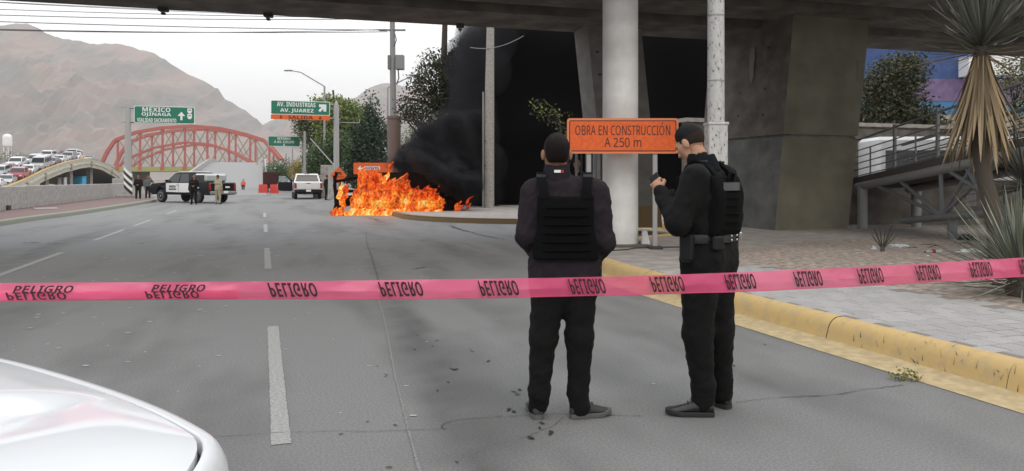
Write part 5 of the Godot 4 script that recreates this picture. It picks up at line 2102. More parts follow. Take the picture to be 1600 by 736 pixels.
func fire_and_smoke() -> void:
	var char_m := mat("charred", lin(0.016, 0.012, 0.011), 0.95, tex.worn, 0.8, {"metallic_specular": 0.15})
	var n := car("burning_car", "burning car wrapped in orange flames beside the kerb", "car", "", "suv", char_m, Vector3(-4.15, 0.03, -32.3), Vector3(1, 0, 0.06))
	for c in n.get_children():
		if c is MeshInstance3D:
			c.material_override = char_m
			for g in c.get_children():
				g.material_override = char_m
	var b := B.new()
	# open rear door with its window frame
	for e in [[Vector3(-2.35, 0.45, 0.75), Vector3(-3.05, 0.5, 1.25)], [Vector3(-3.05, 0.15, 1.25), Vector3(-3.12, 1.6, 1.25)], [Vector3(-3.1, 1.35, 1.25), Vector3(-2.35, 1.5, 0.75)], [Vector3(-2.4, 0.45, 0.78), Vector3(-2.2, 1.5, 0.78)], [Vector3(-3.07, 0.95, 1.25), Vector3(-2.36, 0.95, 0.75)]]:
		b.bar(e[0], e[1], 0.1, 0.12)
	b.quad(Vector3(-2.4, 0.4, 0.76), Vector3(-3.05, 0.2, 1.24), Vector3(-3.06, 0.7, 1.24), Vector3(-2.4, 0.8, 0.76))
	part(n, "door", b, char_m)
	b = B.new()
	b.tube([Vector3(-3.05, 0.1, 1.27), Vector3(-3.0, 0.5, 1.27), Vector3(-3.12, 1.2, 1.27), Vector3(-3.05, 1.75, 1.25)], [0.16, 0.1, 0.07, 0.05], 8)
	part(n, "door_edge", b, char_m)

	var hot := flame_mat("hot", 0.19, 1.2, 1.7, 0.9)
	var mid := flame_mat("mid", 0.0, 1.05, 1.9, 0.85)
	var low := flame_mat("low", -0.2, 0.95, 1.5, 0.75)
	var fire := thing("fire", "bright orange fire engulfing the car and spilling onto the asphalt", "fire", Vector3(-4.8, 0, -31.4))
	var org := -fire.position
	# the sheet of fire that wraps the body
	var shell := []
	var z := -31.25
	for q in [[-6.3, 0.45, -3.1, 0.45, 0.42, 0.34], [-6.2, 0.8, -3.3, 0.75, 0.40, 0.26], [-6.0, 1.15, -4.7, 1.0, 0.38, 0.25], [-5.85, 1.5, -5.3, 1.4, 0.32, 0.2], [-7.0, 0.4, -6.9, 0.9, 0.14, 0.08]]:
		shell.append(cap(Vector3(q[0], q[1], z) + org, q[4], Vector3(q[2], q[3], z) + org, q[5], Color(1, 1, 1), 0.15))
	b = B.new()
	net(b, shell, 0.055, 0.0, null, 0.22, 2.2)
	part(fire, "flame_sheet", b, mid)
	# spilled burning fuel along the ground
	for i in 46:
		var x := rng.randf_range(-7.25, -3.0)
		var t := (x + 7.25) / 4.25
		b = B.new()
		tongue(b, Vector3(x, 0.0, rng.randf_range(-31.2, -30.55)) + org, rng.randf_range(0.18, 0.42) * (1.0 - 0.3 * t), rng.randf_range(0.13, 0.26), Vector3(rng.randf_range(0.1, 0.8), 0, 0))
		part(fire, "flame", b, hot if rng.randf() < 0.75 else mid)
	# flank of the body
	for i in 16:
		var x := rng.randf_range(-6.4, -3.1)
		b = B.new()
		tongue(b, Vector3(x, rng.randf_range(0.25, 0.75), rng.randf_range(-31.3, -31.1)) + org, rng.randf_range(0.35, 0.6), rng.randf_range(0.2, 0.32), Vector3(rng.randf_range(0.0, 0.6), 0, 0.0))
		part(fire, "flame", b, [hot, hot, mid][rng.randi() % 3] if x < -4.4 else ([mid, mid, low][rng.randi() % 3]))
	# cabin
	for i in 22:
		var x := -6.25 + 1.9 * pow(rng.randf(), 1.5)
		var top := 1.78 - 0.75 * clampf((x + 5.6) / 1.6, 0.0, 1.0)
		b = B.new()
		var y := rng.randf_range(0.9, top - 0.25)
		tongue(b, Vector3(x, y, rng.randf_range(-31.55, -31.2)) + org, rng.randf_range(0.35, 0.65), rng.randf_range(0.18, 0.3), Vector3(rng.randf_range(0.2, 0.9), 0, -0.1))
		part(fire, "flame", b, [hot, mid, mid][rng.randi() % 3] if x < -5.4 else ([mid, low, low][rng.randi() % 3]))
	# bonnet line and the open door
	for i in 12:
		b = B.new()
		tongue(b, Vector3(rng.randf_range(-4.4, -3.2), 0.95, -31.4) + org, rng.randf_range(0.15, 0.3), rng.randf_range(0.12, 0.2), Vector3(0.8, 0, 0))
		part(fire, "flame", b, low)
	for i in 12:
		b = B.new()
		tongue(b, Vector3(rng.randf_range(-7.15, -6.85), rng.randf_range(0.3, 1.0), rng.randf_range(-31.3, -31.1)) + org, rng.randf_range(0.2, 0.4), rng.randf_range(0.08, 0.14), Vector3(0.2, 0, 0))
		part(fire, "flame", b, [hot, mid][rng.randi() % 2])
	for i in 9:
		b = B.new()
		tongue(b, Vector3(rng.randf_range(-3.1, -1.8), rng.randf_range(0.1, 0.5), -31.1) + org, rng.randf_range(0.2, 0.35), rng.randf_range(0.06, 0.1), Vector3(0.7, 0, 0))
		part(fire, "flame", b, low)
	var fl := OmniLight3D.new()
	fl.name = "fire_glow"
	fl.light_color = Color(1.0, 0.55, 0.2)
	fl.light_energy = 2.2
	fl.light_size = 0.8
	fl.omni_range = 40.0
	fl.omni_attenuation = 2.0
	fl.shadow_enabled = true
	fl.position = Vector3(-5.2, 1.3, -30.3)
	add_child(fl)
	# burning twigs up in the tree
	b = B.new()
	tongue(b, Vector3(-4.352, 3.991, -39.500) + org, 0.5, 0.16, Vector3(0.3, 0, 0))
	part(fire, "flame", b, low)
	b = B.new()
	tongue(b, Vector3(-5.304, 1.922, -32.600) + org, 0.35, 0.14, Vector3(0.5, 0, 0))
	part(fire, "flame", b, low)

	# smoke: rolling billows over the bonnet, a dense bank to the right, thin veils at the rim
	var s := thing("smoke", "thick black smoke rolling from the burning car across the street", "smoke", Vector3(-1.0, 0, -36))
	s.set_meta("kind", "stuff")
	var dark := fog("smoke_dark", 1.7, Color(0.25, 0.25, 0.265))
	var soft := fog("smoke_soft", 0.9, Color(0.34, 0.34, 0.36))
	var bank := fog("smoke_bank", 0.55, Color(0.16, 0.16, 0.17))
	var haze := fog("smoke_haze", 0.45, Color(0.3, 0.3, 0.315))
	var veil := fog("smoke_veil", 0.26, Color(0.36, 0.36, 0.38))
	var cores := [[632, 252, 17, 33.0], [645, 240, 22, 33.5], [668, 222, 28, 34.2], [650, 265, 24, 33.2], [676, 258, 34, 34.0], [698, 214, 34, 35.0], [712, 245, 36, 35.2], [690, 285, 30, 34.5], [735, 215, 36, 36.5], [745, 262, 38, 36.8], [722, 292, 28, 35.6], [755, 305, 26, 37.0], [705, 292, 16, 31.2], [722, 300, 15, 31.2], [738, 288, 18, 31.4], [735, 312, 11, 31.3], [712, 272, 18, 31.6], [662, 258, 17, 30.9], [682, 272, 17, 30.9], [700, 280, 15, 30.9], [650, 248, 13, 31.0], [718, 286, 13, 30.9]]
	for c in cores:
		var d: float = c[3]
		var k := d / 1180.0
		var at := Vector3((c[0] - 800.0) * k, 1.48 - (c[1] - 280.0) * k, -d)
		var r: float = c[2] * k
		puff(s, at, Vector3(r, r * 0.92, r), dark)
		puff(s, at + Vector3(0.1, 0.15, -0.1) * r, Vector3(r, r * 0.95, r) * 1.22, haze)
		for i in 15:
			var dir := Vector3(rng.randf_range(-1, 1), rng.randf_range(-0.5, 1), rng.randf_range(-0.4, 1)).normalized()
			var q := r * rng.randf_range(0.16, 0.5)
			puff(s, at + dir * r * rng.randf_range(0.75, 0.95), Vector3(q, q * 0.9, q), dark if i % 3 else soft)
	for gx in 11:
		for gy in 7:
			for layer in 2:
				var px := 752.0 + gx * 36.0 + rng.randf_range(-14, 14)
				var py := 58.0 + gy * 43.0 + rng.randf_range(-16, 16)
				var d := 38.8 + 2.4 * layer + rng.randf_range(-0.5, 0.5)
				var k := d / 1180.0
				var r := rng.randf_range(36.0, 50.0) * k
				puff(s, Vector3((px - 800.0) * k, 1.48 - (py - 280.0) * k, -d), Vector3(r * 1.1, r, r), bank)
	for q in [[735, 80, 26], [752, 60, 30], [738, 120, 28], [728, 160, 28], [745, 170, 34], [765, 110, 36], [770, 60, 40], [722, 195, 22], [716, 140, 20], [730, 100, 24], [748, 48, 28], [725, 70, 22], [715, 110, 24], [712, 180, 26], [732, 140, 30], [750, 200, 30], [742, 90, 30], [612, 250, 9], [618, 262, 9], [606, 256, 7]]:
		var d := 37.5 if q[0] > 700 else 33.0
		var k := d / 1180.0
		puff(s, Vector3((q[0] - 800.0) * k, 1.48 - (q[1] - 280.0) * k, -d), Vector3(q[2] * k, q[2] * k * 1.2, q[2] * k), veil if q[0] > 700 else soft)


# many small leaf faces spread through a set of ellipsoids, in clumps
func leaves(b: B, blobs: Array, count: int, size: float, cols: Array, droop := 0.0) -> void:
	b.inked = true
	var total := 0.0
	for e in blobs:
		total += e[1].x * e[1].y * e[1].z
	for e in blobs:
		var n := int(count * e[1].x * e[1].y * e[1].z / total) / 6
		for i in n:
			var d := Vector3(rng.randfn(), rng.randfn(), rng.randfn()).normalized() * pow(rng.randf(), 0.42)
			var c: Vector3 = e[0] + d * e[1]
			var col: Color = cols[rng.randi() % cols.size()]
			col = col * rng.randf_range(0.7, 1.25)
			var spread := size * 2.2
			for k in 6:
				var p := c + Vector3(rng.randf_range(-1, 1), rng.randf_range(-1, 1), rng.randf_range(-1, 1)) * spread
				var u := Vector3(rng.randf_range(-1, 1), rng.randf_range(-1, 0.7) - droop, rng.randf_range(-1, 1)).normalized()
				var w := u.cross(Vector3(rng.randf_range(-1, 1), rng.randf_range(-1, 1), rng.randf_range(-1, 1))).normalized()
				var l := size * rng.randf_range(0.7, 1.3)
				var nn := w.cross(u).normalized()
				b.ink = col * rng.randf_range(0.85, 1.15)
				var q := [p, p + u * l * 0.5 + w * l * 0.28, p + u * l, p + u * l * 0.5 - w * l * 0.28]
				b.put(q[0], nn)
				b.put(q[2], nn)
				b.put(q[1], nn)
				b.put(q[0], nn)
				b.put(q[3], nn)
				b.put(q[2], nn)


func tree(called: String, label: String, at: Vector3, trunk: Array, tr: float, blobs: Array, count: int, size: float, cols: Array, group := "", droop := 0.0, twigs := 10) -> Node3D:
	var t := thing(called, label, "tree" if called.ends_with("tree") else "bush", at, 0.0, group)
	var leaf := mat("leaf", Color(1, 1, 1), 0.65, null, 1.0, {"vertex_color_use_as_albedo": true, "backlight_enabled": true, "backlight": Color(0.5, 0.55, 0.3)})
	var bark := mat("bark", lin(0.07, 0.055, 0.042), 0.95, tex.fine, 0.6)
	var b := B.new()
	if trunk.size() > 1:
		var radii := []
		for i in trunk.size():
			radii.append(tr * (1.0 - 0.55 * i / (trunk.size() - 1)))
		b.tube(trunk, radii, 8)
		for i in twigs:
			var e: Array = blobs[rng.randi() % blobs.size()]
			var s: Vector3 = trunk[1]
			for tp: Vector3 in trunk:
				if tp.y < e[0].y - 0.2:
					s = tp
			var d := Vector3(rng.randfn(), rng.randf_range(-0.2, 1.0), rng.randfn()).normalized() * 0.8
			var f: Vector3 = e[0] + d * e[1]
			b.tube([s, s.lerp(f, 0.5) + Vector3(rng.randf_range(-0.2, 0.2), rng.randf_range(0.0, 0.3), 0), f], [tr * 0.35, tr * 0.2, tr * 0.07], 5)
		part(t, "trunk", b, bark)
	b = B.new()
	leaves(b, blobs, count, size, cols, droop)
	part(t, "crown", b, leaf)
	return t


# one blade of unit length along +y, folded along its middle, bending towards +z
func blade(width: float, bend: float, segs := 6) -> ArrayMesh:
	var b := B.new()
	var rows := []
	for i in segs + 1:
		var t := float(i) / segs
		var w := width * (0.55 + 1.2 * t) * pow(1.0 - t, 0.75) if t > 0.0 else width * 0.7
		w = maxf(w, 0.001)
		var c := Vector3(0, t * (1.0 - 0.25 * bend * t), bend * t * t * 0.6)
		rows.append([c + Vector3(-w, 0, 0), c + Vector3(0, 0, -w * 0.55), c + Vector3(w, 0, 0)])
	for i in segs:
		for k in 2:
			b.quad(rows[i][k], rows[i][k + 1], rows[i + 1][k + 1], rows[i + 1][k])
	return b.mesh()


func rosette(t: Node3D, called: String, c: Vector3, n: int, lmin: float, lmax: float, meshes: Array, ms: Array, lo: float, hi: float, cored := 0.05, face := 0.0) -> void:
	for i in n:
		var o := part_mesh(t, called, meshes[rng.randi() % meshes.size()], ms[rng.randi() % ms.size()])
		var az := TAU * (i * 0.381966) + rng.randf_range(-0.2, 0.2)
		var el := lerpf(lo, hi, pow(rng.randf(), 0.9))
		var dir := Vector3(cos(az) * cos(el), sin(el), sin(az) * cos(el))
		var side := dir.cross(Vector3.UP)
		if side.length() < 0.05:
			side = Vector3.RIGHT
		side = side.normalized()
		var back := side.cross(dir)
		var l := rng.randf_range(lmin, lmax)
		# the blade bends downwards: its +z points below the leaf
		o.transform = Transform3D(Basis(side, dir, side.cross(dir)).scaled_local(Vector3(1, 1, 1) * l), c + dir * cored)


func vegetation() -> void:
	var dk := [Color(0.045, 0.055, 0.026), Color(0.035, 0.04, 0.02), Color(0.065, 0.062, 0.03)]
	var gr := [Color(0.055, 0.10, 0.035), Color(0.035, 0.07, 0.025), Color(0.08, 0.125, 0.045)]
	var lg := [Color(0.16, 0.21, 0.05), Color(0.21, 0.24, 0.07), Color(0.11, 0.16, 0.04)]
	var cf := [Color(0.022, 0.05, 0.024), Color(0.03, 0.062, 0.028), Color(0.016, 0.038, 0.018)]
	# smoke-darkened tree over the fire
	var p := Vector3(-3.822, 0.160, -41.000)
	tree("smoky_tree", "dark straggly tree with thick trunk standing in the smoke", p, [Vector3(-0.05, -0.2, 0), Vector3(-0.12, 2.5, 0), Vector3(0.0, 5.0, 0), Vector3(0.12, 7.5, 0), Vector3(0.2, 10.5, 0)], 0.3,
		[[Vector3(-0.9, 6.5, 0), Vector3(0.9, 0.9, 0.9)], [Vector3(0.7, 7.0, 0.1), Vector3(1.0, 0.9, 0.9)], [Vector3(1.2, 8.2, 0), Vector3(0.7, 0.8, 0.7)], [Vector3(-0.3, 7.6, -0.2), Vector3(0.9, 0.7, 0.8)], [Vector3(-1.4, 4.9, 0.2), Vector3(1.0, 0.55, 0.8)], [Vector3(-0.2, 5.5, 0.3), Vector3(1.0, 0.9, 0.8)], [Vector3(0.9, 5.4, 0.0), Vector3(0.9, 1.1, 0.8)], [Vector3(-1.9, 5.5, 0.2), Vector3(0.5, 0.5, 0.5)], [Vector3(0.2, 4.2, 0.1), Vector3(1.1, 0.7, 0.8)]], 8000, 0.17, dk, "", 0.35, 46)
	tree("flowering_shrub", "green shrub speckled with pale leaves behind the smoky tree", Vector3(-6.271, -0.130, -50.000), [Vector3(0, 0, 0), Vector3(0.1, 3.0, 0)], 0.12, [[Vector3(0, 3.6, 0), Vector3(1.3, 1.5, 1.0)], [Vector3(0.3, 1.8, 0), Vector3(1.4, 1.6, 1.0)]], 5200, 0.13, [Color(0.10, 0.15, 0.05), Color(0.2, 0.24, 0.14), Color(0.06, 0.09, 0.03)])
	# dark growth inside the smoke bank
	for q in [[800, 46.5, 5.2, 9.0], [850, 48.0, 5.0, 9.5], [905, 49.0, 5.5, 10.0], [1000, 49.0, 6.0, 10.0], [1080, 48.0, 5.5, 9.0], [755, 48.0, 4.0, 8.0]]:
		var d: float = q[1]
		var w: float = q[2] / 2
		tree("smoke_hidden_tree", ["leafy tree just right of the concrete pole", "leafy tree deep in the smoke behind the left officer", "leafy tree left of the white column", "leafy tree seen between column and lamp post", "leafy tree behind the lamp post", "leafy tree behind the concrete pole"][[800, 850, 905, 1000, 1080, 755].find(q[0])], Vector3((q[0] - 800.0) / 1180.0 * d, 0, -d), [Vector3.ZERO, Vector3(0.2, 2.5, 0), Vector3(0.1, 5, 0)], 0.25,
			[[Vector3(0, 5.5, 0), Vector3(w, 3.2, w)], [Vector3(0.4, 2.2, 0.3), Vector3(w * 1.1, 2.2, w)], [Vector3(-0.6, 7.8, 0), Vector3(w * 0.8, 2.0, w * 0.8)]], 7000, 0.26, [Color(0.045, 0.055, 0.026), Color(0.06, 0.062, 0.03), Color(0.035, 0.045, 0.02)], "trees inside the smoke")
	var sprig := Vector3(2.016, 4.149, -33.500)
	tree("leafy_branch_tree", "thin tree with a few bright yellow-green leaves against black smoke", Vector3(sprig.x + 0.3, 0.17, sprig.z), [Vector3.ZERO, Vector3(0.1, 1.6, 0), Vector3(-0.1, 3.2, 0), Vector3(-0.3, 4.3, 0)], 0.06, [[Vector3(-0.3, 3.95, 0), Vector3(0.5, 0.3, 0.3)], [Vector3(0.15, 3.3, 0), Vector3(0.35, 0.5, 0.3)], [Vector3(-0.9, 4.4, 0), Vector3(0.5, 0.4, 0.3)]], 330, 0.14, [Color(0.16, 0.17, 0.03), Color(0.05, 0.06, 0.02), Color(0.02, 0.025, 0.01), Color(0.02, 0.025, 0.01)])
	# trees beyond the signs
	tree("conifer_tree", "dense dark green pointed conifer beside the street lamp", Vector3(-14.685, -0.001, -76.000), [Vector3.ZERO, Vector3(0, 4, 0), Vector3(0.1, 9, 0)], 0.3,
		[[Vector3(0.2, 2.2, 0), Vector3(2.5, 2.0, 2.2)], [Vector3(0.1, 4.3, 0), Vector3(2.2, 1.8, 2.0)], [Vector3(0.5, 6.0, 0), Vector3(1.7, 1.6, 1.6)], [Vector3(-1.1, 5.6, 0), Vector3(0.7, 1.6, 0.8)], [Vector3(0.55, 7.7, 0), Vector3(0.9, 1.4, 0.9)], [Vector3(0.5, 9.2, 0), Vector3(0.38, 1.1, 0.4)], [Vector3(-0.9, 3.2, 0.4), Vector3(1.4, 1.6, 1.2)]], 15000, 0.3, cf)
	tree("pale_tree", "tall yellow-green tree with bare top twigs behind exit sign", Vector3(-19.678, 0.022, -86.000), [Vector3.ZERO, Vector3(0, 4, 0), Vector3(-0.4, 8, 0), Vector3(-0.7, 11.6, 0)], 0.25,
		[[Vector3(-0.2, 8.6, 0), Vector3(2.6, 1.9, 1.8)], [Vector3(1.5, 7.6, 0), Vector3(2.0, 1.9, 1.6)], [Vector3(-1.6, 9.7, 0), Vector3(1.5, 1.0, 1.0)], [Vector3(-0.4, 5.8, 0), Vector3(2.0, 1.8, 1.6)]], 15000, 0.36, lg, "", 0.0, 34)
	tree("sparse_tree", "thin olive tree left of the exit sign's pole", Vector3(-24.254, -0.045, -90.000), [Vector3.ZERO, Vector3(0.1, 4, 0), Vector3(0.3, 8, 0)], 0.2,
		[[Vector3(0.3, 9.2, 0), Vector3(2.4, 1.1, 1.6)], [Vector3(0.8, 6.6, 0), Vector3(1.6, 1.4, 1.2)], [Vector3(1.4, 4.2, 0), Vector3(1.2, 1.4, 1.0)], [Vector3(-0.6, 7.6, 0), Vector3(1.2, 0.9, 1.0)]], 7500, 0.27, [Color(0.11, 0.13, 0.04), Color(0.06, 0.09, 0.03), Color(0.2, 0.21, 0.09)])
	tree("round_tree", "dark green leafy tree behind the white pickup", Vector3(-18.183, 0.260, -72.000), [Vector3.ZERO, Vector3(0, 2.5, 0)], 0.2,
		[[Vector3(0.2, 2.8, 0), Vector3(1.9, 1.7, 1.4)], [Vector3(1.4, 4.2, 0), Vector3(1.3, 1.4, 1.2)]], 6500, 0.24, gr)
	tree("yellow_bush", "golden yellow bush beyond the white pickup", Vector3(-29.085, 0.422, -104.000), [Vector3.ZERO, Vector3(0, 1.5, 0)], 0.12, [[Vector3(0, 2.2, 0), Vector3(1.6, 1.8, 1.2)]], 2600, 0.2, [Color(0.36, 0.22, 0.02), Color(0.26, 0.2, 0.03), Color(0.16, 0.16, 0.04)])
	tree("roadside_bush", "green bush left of the yellow one beside the far lanes", Vector3(-36.200, 0.480, -118.000), [Vector3.ZERO, Vector3(0, 1.5, 0)], 0.12, [[Vector3(0, 2.4, 0), Vector3(2.6, 1.9, 1.2)], [Vector3(2.4, 1.6, 0), Vector3(1.5, 1.4, 1.0)]], 3400, 0.22, gr)
	for q in [[14, 262, 190.0, 5.4, 3.4, "grey-green bush mass under the water tower"], [46, 260, 205.0, 5.0, 2.6, "olive bush mass beyond the queue of cars"], [-22, 264, 180.0, 5.0, 2.5, "bush at the left rim beyond the overpass"]]:
		var d: float = q[2]
		tree("far_bush", q[5], Vector3((q[0] - 800.0) / 1180.0 * d, 1.48 - (q[1] - 280.0) / 1180.0 * d, -d), [Vector3(0, -4, 0), Vector3(0, 2, 0)], 0.2, [[Vector3(0, 0.6, 0), Vector3(q[3], q[4], 2.0)], [Vector3(-2.0, -1.8, 0), Vector3(q[3], 2.6, 2.0)]], 4200, 0.36, [Color(0.10, 0.12, 0.06), Color(0.15, 0.16, 0.08), Color(0.08, 0.095, 0.05)])
	# hazy tree beyond the ramp
	tree("hazy_tree", "dull olive tree between the pier and the painted building", Vector3(21.864, 0.751, -43.000), [Vector3.ZERO, Vector3(0, 3, 0)], 0.25,
		[[Vector3(-0.3, 5.8, 0), Vector3(1.8, 1.7, 1.4)], [Vector3(-0.2, 3.9, 0), Vector3(2.6, 1.7, 1.6)], [Vector3(0.6, 7.0, 0), Vector3(1.3, 1.0, 1.0)], [Vector3(1.3, 3.3, 0.3), Vector3(1.6, 1.5, 1.2)]], 17000, 0.21, [Color(0.05, 0.06, 0.026), Color(0.07, 0.06, 0.028), Color(0.04, 0.048, 0.022)])
	tree("flower_bush", "bush with small white blossoms behind the yucca skirt", Vector3(19.958, 1.226, -30.000), [Vector3.ZERO, Vector3(0, 3, 0)], 0.1, [[Vector3(0.1, 4.6, 0), Vector3(0.9, 0.6, 0.6)], [Vector3(0.3, 3.3, 0), Vector3(0.8, 1.2, 0.6)]], 1900, 0.12, [Color(0.06, 0.07, 0.03), Color(0.4, 0.42, 0.38), Color(0.08, 0.09, 0.03), Color(0.2, 0.2, 0.03)])

	# yucca with a skirt of dead leaves
	var g1 := mat("yucca_green", lin(0.115, 0.13, 0.10), 0.6, tex.fine, 0.5)
	var g2 := mat("yucca_pale", lin(0.18, 0.185, 0.145), 0.6, tex.fine, 0.5)
	var g3 := mat("yucca_dark", lin(0.06, 0.07, 0.055), 0.6, tex.fine, 0.5)
	var t1 := mat("dead_leaf", lin(0.40, 0.30, 0.17), 0.8, tex.fine, 0.4)
	var t2 := mat("dead_leaf_dark", lin(0.20, 0.145, 0.085), 0.85, tex.fine, 0.4)
	var t3 := mat("dead_leaf_pale", lin(0.52, 0.42, 0.27), 0.8, tex.fine, 0.4)
	var straight := [blade(0.024, 0.05), blade(0.028, 0.16), blade(0.021, -0.05), blade(0.025, 0.3)]
	var limp := [blade(0.020, 0.05), blade(0.025, -0.12), blade(0.017, 0.15)]
	var base := Vector3(7.790, 0.199, -12.000)
	var yc := thing("yucca_palm", "tall yucca with spiky crown and skirt of dry tan leaves", "yucca", base)
	var b := B.new()
	var c := Vector3(7.454, 3.595, -12.000) - base
	b.tube([Vector3(0.02, -0.05, 0), Vector3(7.688, 0.768, -12.000) - base, Vector3(7.536, 1.378, -12.000) - base, Vector3(7.434, 1.887, -12.000) - base, c], [0.2, 0.14, 0.12, 0.11, 0.1], 12)
	part(yc, "trunk", b, mat("yucca_bark", lin(0.14, 0.115, 0.09), 0.95, tex.worn, 0.3))
	rosette(yc, "leaf", c, 150, 1.0, 1.4, straight, [g1, g1, g3, g2], -0.12, 1.45)
	rosette(yc, "leaf", c - Vector3(0, 0.08, 0), 26, 0.8, 1.3, straight, [g2, g1, t3], -0.3, 0.15)
	rosette(yc, "dry_leaf", c - Vector3(0, 0.12, 0), 14, 0.5, 0.9, limp, [t1, t3], -0.75, -0.15)
	for i in 120:
		var o := part_mesh(yc, "dry_leaf", limp[rng.randi() % 3], [t1, t1, t2, t3, t2][rng.randi() % 5])
		var az := rng.randf() * TAU
		var top := c + Vector3(cos(az) * 0.1, -0.15 - 0.5 * rng.randf() * rng.randf(), sin(az) * 0.1)
		var fl := rng.randf_range(0.12, 0.34)
		var dir := Vector3(cos(az) * fl, -1, sin(az) * fl).normalized()
		var side := dir.cross(Vector3(cos(az), 0, sin(az))).normalized()
		o.transform = Transform3D(Basis(side, dir, side.cross(dir)).scaled_local(Vector3(1.5, 1, 1.5) * rng.randf_range(1.15, 1.72)), top)
	# second head, lower and darker
	base = Vector3(8.777, 0.177, -12.600)
	yc = thing("yucca_palm", "lower dark yucca head at the right edge behind spiky clump", "yucca", base)
	b = B.new()
	c = Vector3(8.606, 1.352, -12.600) - base
	b.tube([Vector3(0, -0.05, 0), c * 0.5, c], [0.16, 0.14, 0.12], 10)
	part(yc, "trunk", b, mats.yucca_bark)
	rosette(yc, "leaf", c, 95, 0.75, 1.15, straight, [g1, g3, g3, g2], -0.5, 1.4)
	rosette(yc, "dry_leaf", c - Vector3(0, 0.1, 0), 40, 0.5, 0.85, limp, [t2, g3, t2], -1.2, -0.4)
	# grass-like clump at the right edge
	var e1 := mat("sotol_green", lin(0.20, 0.225, 0.165), 0.55, tex.fine, 0.5)
	var e2 := mat("sotol_pale", lin(0.33, 0.34, 0.26), 0.55, tex.fine, 0.5)
	var e3 := mat("sotol_dark", lin(0.09, 0.105, 0.08), 0.6, tex.fine, 0.5)
	var thin := [blade(0.016, 0.05), blade(0.018, 0.25), blade(0.013, 0.5), blade(0.015, -0.05)]
	base = Vector3(5.551, 0.200, -8.209)
	yc = thing("spiky_clump", "grey-green spiky sotol clump on the soil at the right edge", "agave", base)
	b = B.new()
	b.lathe([[0.15, -0.06], [0.17, 0.1], [0.1, 0.25], [0.02, 0.3]], 12)
	part(yc, "stem", b, mats.yucca_bark)
	rosette(yc, "leaf", Vector3(0, 0.2, 0), 215, 0.75, 1.15, thin, [e1, e2, e1, e3], -0.12, 1.4)
	rosette(yc, "dry_leaf", Vector3(0, 0.12, 0), 75, 0.5, 0.85, thin, [e3, t2, e3, e2], -0.28, 0.1)
	# little agave in the litter
	base = Vector3(6.501, 0.200, -13.249)
	yc = thing("small_agave", "small few-leaved agave sprouting from the littered soil", "agave", base)
	b = B.new()
	b.lathe([[0.035, -0.03], [0.04, 0.06], [0.015, 0.12]], 8)
	part(yc, "stem", b, mats.yucca_bark)
	for q in [[-0.45, 0.95, 0.62], [-0.2, 1.0, 0.5], [0.25, 1.0, 0.62], [0.5, 0.9, 0.55], [0.62, 0.75, 0.45], [-0.5, 0.7, 0.45], [0.05, 1.0, 0.45]]:
		var o := part_mesh(yc, "leaf", straight[0], g3)
		var dir := Vector3(q[0], q[1], rng.randf_range(-0.3, 0.3)).normalized()
		var side := dir.cross(Vector3.BACK).normalized()
		o.transform = Transform3D(Basis(side, dir, side.cross(dir)).scaled_local(Vector3(1.7, 1, 1.7) * q[2] * 0.8), Vector3(0, 0.05, 0))
	# weeds at the gutter
	b = B.new()
	leaves(b, [[Vector3(0, 0.012, 0), Vector3(0.1, 0.012, 0.04)]], 240, 0.028, [Color(0.2, 0.2, 0.06), Color(0.28, 0.25, 0.1), Color(0.12, 0.15, 0.04)])
	var w := part(self, "gutter_weed", b, mats.leaf)
	w.position = Vector3(2.885, 0.000, -5.562)
	tag(w, "small dry weed tuft growing where the yellow gutter meets asphalt", "weed", "", "stuff")


# ---- bodies: tapered capsules and ellipsoids joined by a smooth minimum, meshed as surface nets ----
class Prim:
	var round_: bool
	var a: Vector3
	var b: Vector3
	var ra: float
	var rb: float
	var inv: Basis
	var rad: Vector3
	var k: float
	var col: Color
	var lo: Vector3
	var hi: Vector3


func cap(a: Vector3, ra: float, b: Vector3, rb: float, col: Color, k := 0.03) -> Prim:
	var p := Prim.new()
	p.a = a
	p.b = b
	p.ra = ra
	p.rb = rb
	p.col = col
	p.k = k
	var r := maxf(ra, rb) + k + 0.02
	p.lo = a.min(b) - Vector3.ONE * r
	p.hi = a.max(b) + Vector3.ONE * r
	return p


func egg(c: Vector3, rad: Vector3, col: Color, basis := Basis(), k := 0.02) -> Prim:
	var p := Prim.new()
	p.round_ = true
	p.a = c
	p.rad = rad
	p.inv = basis.inverse()
	p.col = col
	p.k = k
	var r: float = maxf(rad.x, maxf(rad.y, rad.z)) + k + 0.02
	p.lo = c - Vector3.ONE * r
	p.hi = c + Vector3.ONE * r
	return p


